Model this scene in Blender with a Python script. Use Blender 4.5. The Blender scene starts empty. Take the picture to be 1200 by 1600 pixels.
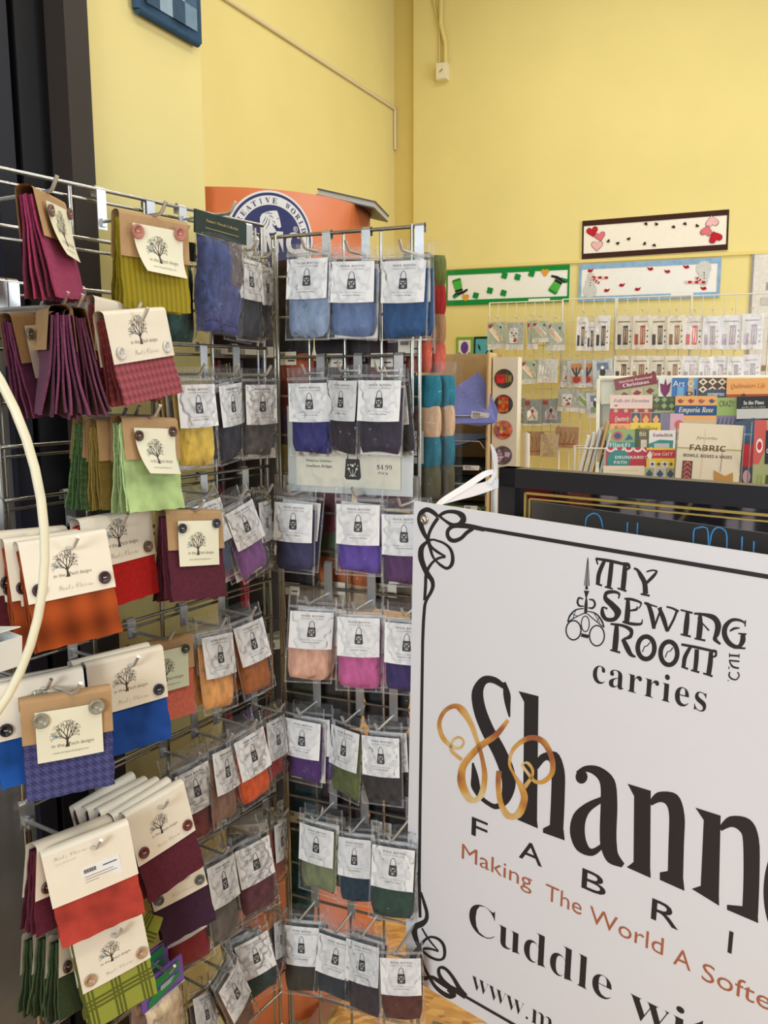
import bpy, math, random
from mathutils import Vector, Matrix, geometry
rnd = random.Random(7)
SC = bpy.context.scene
COL = SC.collection
R = math.radians

# ------------------------------------------------------------------ camera, world, lights, exposure
cam = bpy.data.cameras.new('camera')
cam.sensor_fit = 'VERTICAL'
cam.sensor_height = 24.0
cam.lens = 24.0 * 1378.95 / 1600.0
cam.clip_start = 0.02
camo = bpy.data.objects.new('camera', cam)
COL.objects.link(camo)
camo.matrix_world = Matrix.Translation((0, 0, 1.5)) @ Matrix.Rotation(R(90 - 8.623), 4, 'X') @ Matrix.Rotation(-0.00413, 4, 'Z')
SC.camera = camo

WORLD_STRENGTH = 0.41
world = bpy.data.worlds.new('shop_ambient')
SC.world = world
world.use_nodes = True
world.node_tree.nodes['Background'].inputs[0].default_value = (1.0, 0.985, 0.96, 1)
world.node_tree.nodes['Background'].inputs[1].default_value = WORLD_STRENGTH

def area(name, loc, target, sx, sy, power, col):
    l = bpy.data.lights.new(name, 'AREA')
    l.shape = 'RECTANGLE'
    l.size, l.size_y, l.energy, l.color = sx, sy, power, col
    o = bpy.data.objects.new(name, l)
    COL.objects.link(o)
    o.location = loc
    o.rotation_euler = (Vector(target) - Vector(loc)).to_track_quat('-Z', 'Y').to_euler()
    return o

WARM, COOL = (1.0, 0.965, 0.90), (0.82, 0.91, 1.0)
for i, (x, y, p) in enumerate([(-0.1, 0.3, 12), (1.6, -0.6, 27), (2.6, 1.6, 29), (1.0, 3.0, 29), (3.6, 4.0, 26), (0.9, 5.0, 20), (-0.2, -1.8, 20)]):
    area('fluorescent_fixture', (x, y, 4.55), (x, y, 0), 1.3, 0.32, p, WARM)
area('window_and_fill_light', (5.0, 1.3, 1.9), (1.9, 6.0, 1.6), 2.4, 2.0, 125, COOL)
area('window_and_fill_light', (2.6, -2.8, 2.2), (-0.1, 1.6, 1.1), 1.3, .8, 15, COOL)
area('window_and_fill_light', (-1.3, -2.6, 1.9), (0.4, 1.3, 1.0), 1.1, .9, 100, COOL)  # fill light added behind the camera to lift the sign, not a window

SC.view_settings.view_transform = 'Standard'
SC.view_settings.look = 'None'
SC.view_settings.exposure = 0.0
SC.view_settings.gamma = 1.0
SC.view_settings.use_curve_mapping = False
SC.cycles.transparent_max_bounces = 32
SC.cycles.max_bounces = 8
SC.cycles.diffuse_bounces = 3
SC.cycles.caustics_reflective = False
SC.cycles.caustics_refractive = False

# ------------------------------------------------------------------ helpers
def lin(c):
    o = []
    for v in c[:3]:
        v = v / 255.0
        o.append(v / 12.92 if v <= 0.04045 else ((v + 0.055) / 1.055) ** 2.4)
    return (*o, 1.0)

def shade(c, k):
    return tuple(min(255, v * k) for v in c)

MATS = {}
def mat(name, col=(200, 200, 200), rough=0.55, metal=0.0, spec=0.5, bump=0.0, bscale=200.0, objcol=False, vary=0.0, vscale=30.0, sheen=0.0, stretch=None):
    if name in MATS:
        return MATS[name]
    m = bpy.data.materials.new(name)
    m.use_nodes = True
    nt = m.node_tree
    b = nt.nodes['Principled BSDF']
    b.inputs['Roughness'].default_value = rough
    b.inputs['Metallic'].default_value = metal
    b.inputs['Specular IOR Level'].default_value = spec
    if sheen:
        b.inputs['Sheen Weight'].default_value = sheen
        b.inputs['Sheen Roughness'].default_value = 0.4
    src = None
    if objcol:
        oi = nt.nodes.new('ShaderNodeObjectInfo')
        src = oi.outputs['Color']
    tc = nt.nodes.new('ShaderNodeTexCoord')
    vec = tc.outputs['Object']
    if stretch:
        mp = nt.nodes.new('ShaderNodeMapping')
        mp.inputs['Scale'].default_value = stretch
        nt.links.new(vec, mp.inputs['Vector'])
        vec = mp.outputs['Vector']
    if vary:
        nz = nt.nodes.new('ShaderNodeTexNoise')
        nz.inputs['Scale'].default_value = vscale
        nz.inputs['Detail'].default_value = 4
        nt.links.new(vec, nz.inputs['Vector'])
        mr = nt.nodes.new('ShaderNodeMapRange')
        mr.inputs['From Min'].default_value = 0.3
        mr.inputs['From Max'].default_value = 0.7
        mr.inputs['To Min'].default_value = 1 - vary
        mr.inputs['To Max'].default_value = 1 + vary
        nt.links.new(nz.outputs['Fac'], mr.inputs['Value'])
        mx = nt.nodes.new('ShaderNodeMix')
        mx.data_type = 'RGBA'
        mx.blend_type = 'MULTIPLY'
        mx.inputs['Factor'].default_value = 1
        mx.inputs['A'].default_value = lin(col)
        if src:
            nt.links.new(src, mx.inputs['A'])
        nt.links.new(mr.outputs['Result'], mx.inputs['B'])
        src = mx.outputs['Result']
    if src:
        nt.links.new(src, b.inputs['Base Color'])
    else:
        b.inputs['Base Color'].default_value = lin(col)
    if bump:
        n2 = nt.nodes.new('ShaderNodeTexNoise')
        n2.inputs['Scale'].default_value = bscale
        n2.inputs['Detail'].default_value = 3
        nt.links.new(vec, n2.inputs['Vector'])
        bp = nt.nodes.new('ShaderNodeBump')
        bp.inputs['Strength'].default_value = bump
        bp.inputs['Distance'].default_value = 0.004
        nt.links.new(n2.outputs['Fac'], bp.inputs['Height'])
        nt.links.new(bp.outputs['Normal'], b.inputs['Normal'])
    MATS[name] = m
    return m

def film(name, haze=0.03, gloss=0.14, rough=0.05, bump=0.55, bscale=48.0):
    """clear plastic: mostly see-through, with a glossy crinkled skin and a little haze"""
    if name in MATS:
        return MATS[name]
    m = bpy.data.materials.new(name)
    m.use_nodes = True
    nt = m.node_tree
    nt.nodes.remove(nt.nodes['Principled BSDF'])
    out = nt.nodes['Material Output']
    tr = nt.nodes.new('ShaderNodeBsdfTransparent')
    gl = nt.nodes.new('ShaderNodeBsdfGlossy')
    gl.inputs['Roughness'].default_value = rough
    df = nt.nodes.new('ShaderNodeBsdfDiffuse')
    df.inputs['Color'].default_value = (0.8, 0.8, 0.8, 1)
    lw = nt.nodes.new('ShaderNodeLayerWeight')
    lw.inputs['Blend'].default_value = gloss
    tc = nt.nodes.new('ShaderNodeTexCoord')
    nz = nt.nodes.new('ShaderNodeTexNoise')
    nz.inputs['Scale'].default_value = bscale
    nz.inputs['Detail'].default_value = 2
    nt.links.new(tc.outputs['Object'], nz.inputs['Vector'])
    bp = nt.nodes.new('ShaderNodeBump')
    bp.inputs['Strength'].default_value = bump
    bp.inputs['Distance'].default_value = 0.014
    nt.links.new(nz.outputs['Fac'], bp.inputs['Height'])
    nt.links.new(bp.outputs['Normal'], gl.inputs['Normal'])
    nt.links.new(bp.outputs['Normal'], lw.inputs['Normal'])
    m1 = nt.nodes.new('ShaderNodeMixShader')
    m1.inputs[0].default_value = haze
    nt.links.new(tr.outputs[0], m1.inputs[1])
    nt.links.new(df.outputs[0], m1.inputs[2])
    m2 = nt.nodes.new('ShaderNodeMixShader')
    nt.links.new(lw.outputs['Fresnel'], m2.inputs[0])
    nt.links.new(m1.outputs[0], m2.inputs[1])
    nt.links.new(gl.outputs[0], m2.inputs[2])
    nt.links.new(m2.outputs[0], out.inputs['Surface'])
    MATS[name] = m
    return m

def pattern(name, kind):
    """woven patterns printed over the object's own colour"""
    if name in MATS:
        return MATS[name]
    m = bpy.data.materials.new(name)
    m.use_nodes = True
    nt = m.node_tree
    L = nt.links.new
    b = nt.nodes['Principled BSDF']
    b.inputs['Roughness'].default_value = 0.95
    b.inputs['Specular IOR Level'].default_value = 0.1
    b.inputs['Sheen Weight'].default_value = 0.1
    oi = nt.nodes.new('ShaderNodeObjectInfo')
    tc = nt.nodes.new('ShaderNodeTexCoord')
    nz = nt.nodes.new('ShaderNodeTexNoise')
    nz.inputs['Scale'].default_value = 900
    L(tc.outputs['Object'], nz.inputs['Vector'])
    sep = nt.nodes.new('ShaderNodeSeparateXYZ')
    L(tc.outputs['Object'], sep.inputs[0])
    def math_(op, a, bv):
        n = nt.nodes.new('ShaderNodeMath')
        n.operation = op
        for i, v in ((0, a), (1, bv)):
            if v is None:
                continue
            if isinstance(v, (int, float)):
                n.inputs[i].default_value = v
            else:
                L(v, n.inputs[i])
        return n.outputs[0]
    X, Z = sep.outputs['X'], sep.outputs['Z']
    def stripe(src, period, duty, off=0.0):
        f = math_('FRACT', math_('ADD', math_('DIVIDE', src, period), 50.0 + off), None)
        return math_('LESS_THAN', f, duty)
    if kind == 'hound':
        a = stripe(X, 0.0112, 0.5)
        c = stripe(Z, 0.0112, 0.5)
        dg = stripe(math_('ADD', X, Z), 0.0056, 0.5)
        both = math_('MULTIPLY', a, c)
        one = math_('ABSOLUTE', math_('SUBTRACT', a, c), None)
        fac = math_('ADD', both, math_('MULTIPLY', one, dg))
        lo, hi = 0.68, 1.22
    elif kind == 'plaid':
        lines = None
        for src in (X, Z):
            for off in (0.0, 0.14, 0.28):
                s = stripe(src, 0.042, 0.085, off)
                lines = s if lines is None else math_('MAXIMUM', lines, s)
        fac = math_('SUBTRACT', 1.0, lines)
        lo, hi = 0.42, 1.08
    elif kind == 'ombre':
        s1 = math_('SINE', math_('MULTIPLY', X, 150.0), None)
        s2 = math_('SINE', math_('MULTIPLY', Z, 130.0), None)
        fac = math_('ADD', 0.5, math_('MULTIPLY', math_('ADD', s1, s2), 0.25))
        lo, hi = 0.5, 1.3
    elif kind == 'rib':
        fac = math_('ADD', 0.5, math_('MULTIPLY', math_('SINE', math_('MULTIPLY', X, 700.0), None), 0.5))
        lo, hi = 0.78, 1.15
    else:
        n3 = nt.nodes.new('ShaderNodeTexNoise')
        n3.inputs['Scale'].default_value = 26
        n3.inputs['Detail'].default_value = 2
        L(tc.outputs['Object'], n3.inputs['Vector'])
        fac = math_('MULTIPLY', math_('SUBTRACT', n3.outputs['Fac'], 0.3), 2.5)
        lo, hi = 0.78, 1.32
    k = math_('ADD', lo, math_('MULTIPLY', fac, hi - lo))
    k = math_('MULTIPLY', k, math_('ADD', 0.8, math_('MULTIPLY', nz.outputs['Fac'], 0.4)))
    vm = nt.nodes.new('ShaderNodeVectorMath')
    vm.operation = 'SCALE'
    L(oi.outputs['Color'], vm.inputs[0])
    L(k, vm.inputs['Scale'])
    L(vm.outputs[0], b.inputs['Base Color'])
    bp = nt.nodes.new('ShaderNodeBump')
    bp.inputs['Strength'].default_value = 0.35
    bp.inputs['Distance'].default_value = 0.002
    L(nz.outputs['Fac'], bp.inputs['Height'])
    L(bp.outputs['Normal'], b.inputs['Normal'])
    MATS[name] = m
    return m

class MB:
    """collects shapes and links them as ONE mesh object"""
    def __init__(self):
        self.v, self.f, self.mi, self.sm = [], [], [], []
    def add(self, vs, fs, mi=0, smooth=False):
        o = len(self.v)
        self.v += [tuple(p) for p in vs]
        for f in fs:
            self.f.append([i + o for i in f])
            self.mi.append(mi)
            self.sm.append(smooth)
    def box(self, c, s, mi=0, M=None):
        vs = []
        for dx in (-.5, .5):
            for dy in (-.5, .5):
                for dz in (-.5, .5):
                    p = Vector((dx * s[0], dy * s[1], dz * s[2]))
                    if M:
                        p = M @ p
                    vs.append(p + Vector(c))
        self.add(vs, [(0, 1, 3, 2), (4, 6, 7, 5), (0, 4, 5, 1), (2, 3, 7, 6), (0, 2, 6, 4), (1, 5, 7, 3)], mi)
    def tube(self, pts, r, mi=0, n=8, cap=True, closed=False):
        P = [Vector(p) for p in pts]
        m = len(P)
        rs = r if isinstance(r, (list, tuple)) else [r] * m
        ref = None
        vs, fs = [], []
        for i in range(m):
            if closed:
                t = P[(i + 1) % m] - P[i - 1]
            else:
                t = P[min(i + 1, m - 1)] - P[max(i - 1, 0)]
            t.normalize()
            if ref is None:
                ref = Vector((0, 0, 1)) if abs(t.z) < 0.9 else Vector((1, 0, 0))
            u = t.cross(ref).normalized()
            w = u.cross(t).normalized()
            ref = w
            for k in range(n):
                a = 2 * math.pi * k / n
                vs.append(P[i] + (u * math.cos(a) + w * math.sin(a)) * rs[i])
        for i in range(m if closed else m - 1):
            j = (i + 1) % m
            for k in range(n):
                k2 = (k + 1) % n
                fs.append((i * n + k, i * n + k2, j * n + k2, j * n + k))
        self.add(vs, fs, mi, True)
        if cap and not closed:
            self.add(vs[:n], [tuple(range(n))], mi)
            self.add(vs[-n:], [tuple(range(n))], mi)
    def lathe(self, prof, mi=0, n=24, c=(0, 0, 0), axis='z', a0=0.0, a1=2 * math.pi, smooth=True):
        full = abs(a1 - a0 - 2 * math.pi) < 1e-6
        m = n if full else n + 1
        vs, fs = [], []
        for (r, h) in prof:
            for k in range(m):
                a = a0 + (a1 - a0) * k / n
                x, y = r * math.cos(a), r * math.sin(a)
                vs.append((c[0] + x, c[1] + y, c[2] + h) if axis == 'z' else (c[0] + x, c[1] + h, c[2] + y))
        for i in range(len(prof) - 1):
            for k in range(n):
                k2 = (k + 1) % m
                fs.append((i * m + k, i * m + k2, (i + 1) * m + k2, (i + 1) * m + k))
        self.add(vs, fs, mi, smooth)
    def grid(self, fn, nx, ny, mi=0, smooth=True):
        vs = [fn(i / nx, j / ny) for j in range(ny + 1) for i in range(nx + 1)]
        fs = [(j * (nx + 1) + i, j * (nx + 1) + i + 1, (j + 1) * (nx + 1) + i + 1, (j + 1) * (nx + 1) + i) for j in range(ny) for i in range(nx)]
        self.add(vs, fs, mi, smooth)
    def slab(self, fn, nx, ny, t, mi=0, edge=None):
        """a sheet with thickness: fn(u,v) gives the front surface, the back lies t further in +y"""
        back = lambda u, v: tuple(Vector(fn(u, v)) + Vector((0, t, 0)))
        self.grid(fn, nx, ny, mi)
        self.grid(back, nx, ny, mi)
        e = mi if edge is None else edge
        for fixed in (0, 1):
            self.grid(lambda u, v, k=fixed: fn(k, u) if v < .5 else back(k, u), ny, 1, e, False)
            self.grid(lambda u, v, k=fixed: fn(u, k) if v < .5 else back(u, k), nx, 1, e, False)
    def printed(self, ink, fn, slots=None, step=6e-5):
        layer, last = -1, None
        for vs, fs, m in ink.g:
            if m != last:
                layer, last = layer + 1, m
            dy = min(layer * step, 14 * step)
            self.add([(p[0], p[1] - dy, p[2]) for p in (fn(x, z) for x, z in vs)], fs, slots[m] if slots else m)
    def build(self, name, mats, parent=None, M=None, color=None):
        me = bpy.data.meshes.new(name)
        me.from_pydata(self.v, [], self.f)
        if not isinstance(mats, (list, tuple)):
            mats = [mats]
        for m in mats:
            me.materials.append(m)
        me.polygons.foreach_set('material_index', self.mi)
        me.polygons.foreach_set('use_smooth', self.sm)
        me.update()
        o = bpy.data.objects.new(name, me)
        COL.objects.link(o)
        if parent:
            o.parent = parent
        if M is not None:
            o.matrix_basis = M
        if color is not None:
            o.color = lin(color)
        return o

def tag(o, label=None, cat=None, group=None, kind=None):
    if label:
        o['label'] = label
    if cat:
        o['category'] = cat
    if group:
        o['group'] = group
    if kind:
        o['kind'] = kind
    return o

def empty(name, M, label, cat, group=None):
    o = bpy.data.objects.new(name, None)
    o.empty_display_size = 0.02
    COL.objects.link(o)
    o.matrix_basis = M
    return tag(o, label, cat, group)

def dup(root, M, label, group=None):
    c = root.copy()
    COL.objects.link(c)
    c.matrix_basis = M
    c['label'] = label
    if group:
        c['group'] = group
    for ch in root.children:
        d = ch.copy()
        COL.objects.link(d)
        d.parent = c
        for g in ch.children:
            e = g.copy()
            COL.objects.link(e)
            e.parent = d
    return c

def pose(p, e):
    return Matrix.Translation(p) @ Matrix.Rotation(e[0], 4, 'Z') @ Matrix.Rotation(e[1], 4, 'X') @ Matrix.Rotation(e[2], 4, 'Y')

def catmull(P, sub=4, closed=False):
    n = len(P)
    out = []
    rng = range(n) if closed else range(n - 1)
    for i in rng:
        if closed:
            p0, p1, p2, p3 = P[i - 1], P[i], P[(i + 1) % n], P[(i + 2) % n]
        else:
            p0, p1, p2, p3 = P[max(i - 1, 0)], P[i], P[i + 1], P[min(i + 2, n - 1)]
        for k in range(sub):
            t = k / sub
            out.append([0.5 * (2 * b + (c - a) * t + (2 * a - 5 * b + 4 * c - d) * t * t + (3 * b - a - 3 * c + d) * t ** 3) for a, b, c, d in zip(p0, p1, p2, p3)])
    if not closed:
        out.append(list(P[-1]))
    return out

# lettering: a serif, an italic and a script cut of the letters, all from the built-in font
SPECIAL = {('ital', 'h'): 0x210E}
BASE = {'serif': (0x1D400, 0x1D41A), 'ital': (0x1D434, 0x1D44E), 'script': (0x1D4D0, 0x1D4EA), 'bolditalic': (0x1D468, 0x1D482), 'heavy': (0x1D5D4, 0x1D5EE)}
DIG = {'serif': 0x1D7CE, 'heavy': 0x1D7EC}
TXT = {}
def glyphs(s, style='plain', off=0.0, space=1.0):
    key = (s, style, off, space)
    if key in TXT:
        return TXT[key]
    body = ''
    for c in s:
        if style in BASE and 'A' <= c <= 'Z':
            body += chr(SPECIAL.get((style, c), BASE[style][0] + ord(c) - 65))
        elif style in BASE and 'a' <= c <= 'z':
            body += chr(SPECIAL.get((style, c), BASE[style][1] + ord(c) - 97))
        elif style in DIG and c.isdigit():
            body += chr(DIG[style] + int(c))
        else:
            body += c
    cu = bpy.data.curves.new('lettering', 'FONT')
    cu.body = body
    cu.offset = off
    cu.space_character = space
    cu.resolution_u = 3
    o = bpy.data.objects.new('lettering', cu)
    COL.objects.link(o)
    dg = bpy.context.evaluated_depsgraph_get()
    me = bpy.data.meshes.new_from_object(o.evaluated_get(dg))
    vs = [(v.co.x, v.co.y) for v in me.vertices]
    fs = [tuple(p.vertices) for p in me.polygons]
    bpy.data.objects.remove(o)
    bpy.data.curves.remove(cu)
    bpy.data.meshes.remove(me)
    xs = [v[0] for v in vs] or [0]
    ys = [v[1] for v in vs] or [0]
    TXT[key] = (vs, fs, min(xs), max(xs), min(ys), max(ys))
    return TXT[key]

class Ink:
    """flat printed marks in (x right, z up)"""
    def __init__(self):
        self.g = []
    def poly(self, pts, m=0):
        tri = geometry.tessellate_polygon([[Vector((p[0], p[1], 0)) for p in pts]])
        self.g.append(([tuple(p[:2]) for p in pts], [tuple(t) for t in tri], m))
    def rect(self, x0, z0, x1, z1, m=0):
        self.g.append(([(x0, z0), (x1, z0), (x1, z1), (x0, z1)], [(0, 1, 2, 3)], m))
    def strip(self, L, m=0, closed=False, sub=4):
        S = catmull(L, sub, closed)
        n = len(S)
        vs = []
        for a in S:
            vs += [(a[0], a[1]), (a[2], a[3])]
        fs = [(2 * i, 2 * i + 1, 2 * ((i + 1) % n) + 1, 2 * ((i + 1) % n)) for i in range(n if closed else n - 1)]
        self.g.append((vs, fs, m))
    def stroke(self, pts, m=0, closed=False, sub=3):
        L = []
        n = len(pts)
        for i in range(n):
            a = pts[(i + 1) % n] if closed else pts[min(i + 1, n - 1)]
            b = pts[i - 1] if (closed or i) else pts[0]
            tx, tz = a[0] - b[0], a[1] - b[1]
            k = math.hypot(tx, tz) or 1
            w = pts[i][2] / 2
            L.append([pts[i][0] - tz / k * w, pts[i][1] + tx / k * w, pts[i][0] + tz / k * w, pts[i][1] - tx / k * w])
        self.strip(L, m, closed, sub)
    def disc(self, x, z, rx, rz=None, m=0, n=14):
        rz = rz or rx
        self.g.append(([(x + rx * math.cos(2 * math.pi * k / n), z + rz * math.sin(2 * math.pi * k / n)) for k in range(n)], [tuple(range(n))], m))
    def ring(self, x, z, r, w, m=0, n=40, a0=0.0, a1=2 * math.pi, rz=1.0):
        vs, fs = [], []
        for k in range(n + 1):
            a = a0 + (a1 - a0) * k / n
            for q in (r - w / 2, r + w / 2):
                vs.append((x + q * math.cos(a), z + q * math.sin(a) * rz))
        fs = [(2 * k, 2 * k + 1, 2 * k + 3, 2 * k + 2) for k in range(n)]
        self.g.append((vs, fs, m))
    def text(self, s, x, z, h, w=None, m=0, style='plain', off=0.0, align='l', ref='H', rot=0.0, space=1.0, slant=0.0):
        """h = height of the letter ref, w = width to fit"""
        vs, fs, x0, x1, y0, y1 = glyphs(s, style, off, space)
        rh = glyphs(ref, style, off)[5]
        sz = h / rh
        sx = (w / (x1 - x0)) if w else sz
        dx = 0 if align == 'l' else -(x1 - x0) * sx / (2 if align == 'c' else 1)
        c, sn = math.cos(rot), math.sin(rot)
        o = []
        for a, b in vs:
            p, q = (a - x0) * sx + dx + slant * b * sz, b * sz
            o.append((x + p * c - q * sn, z + p * sn + q * c))
        self.g.append((o, fs, m))

# shared materials
M_CHROME = mat('chrome_wire', (172, 168, 158), 0.26, 0.95)
M_STEEL = mat('bright_hook_steel', (214, 214, 212), 0.3, 0.85)
M_WHITE = mat('white_card', (236, 236, 234), 0.6)
M_INK = mat('black_ink', (40, 37, 38), 0.55)
M_GREYINK = mat('grey_ink', (140, 138, 134), 0.6)
M_PALEINK = mat('pale_ink', (176, 168, 152), 0.6)
M_CREAM = mat('cream_card', (238, 228, 206), 0.65, vary=0.03, vscale=20)
M_TAGCARD = mat('ivory_tag_card', (232, 228, 200), 0.65)
M_MINT = mat('mint_tag_card', (206, 214, 184), 0.65)
M_KRAFT = mat('kraft_paper', (178, 142, 98), 0.75, vary=0.06, vscale=60, bump=0.1, bscale=300)
M_TREE = mat('tree_brown_ink', (58, 46, 38), 0.6)
M_BIRD = mat('bluebird_ink', (88, 140, 158), 0.6)
M_ROVING = mat('wool_roving', objcol=True, rough=0.95, spec=0.1, vary=0.28, vscale=70, bump=0.5, bscale=160, sheen=0.3, stretch=(1.0, 1.0, 0.35))
M_FELT = mat('felted_wool', objcol=True, rough=0.95, spec=0.08, vary=0.16, vscale=200, bump=0.4, bscale=700, sheen=0.12)
M_BUTTON = mat('button_plastic', objcol=True, rough=0.3, vary=0.25, vscale=160)
M_THREAD = mat('button_thread', (225, 220, 205), 0.8)
M_FILM = film('clear_bag_film')
M_FILM2 = film('crinkled_bag_film', 0.035, 0.17, 0.05, 0.8, 66)
M_ZIP = film('zip_film', 0.22, 0.2, 0.1, 0.5, 90)
PATS = {'hound': pattern('houndstooth_wool', 'hound'), 'plaid': pattern('plaid_wool', 'plaid'), 'ombre': pattern('shadow_plaid_wool', 'ombre'),
        'rib': pattern('ribbed_wool', 'rib'), 'water': pattern('watercolour_wool', 'water'), 'solid': M_FELT}
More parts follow.
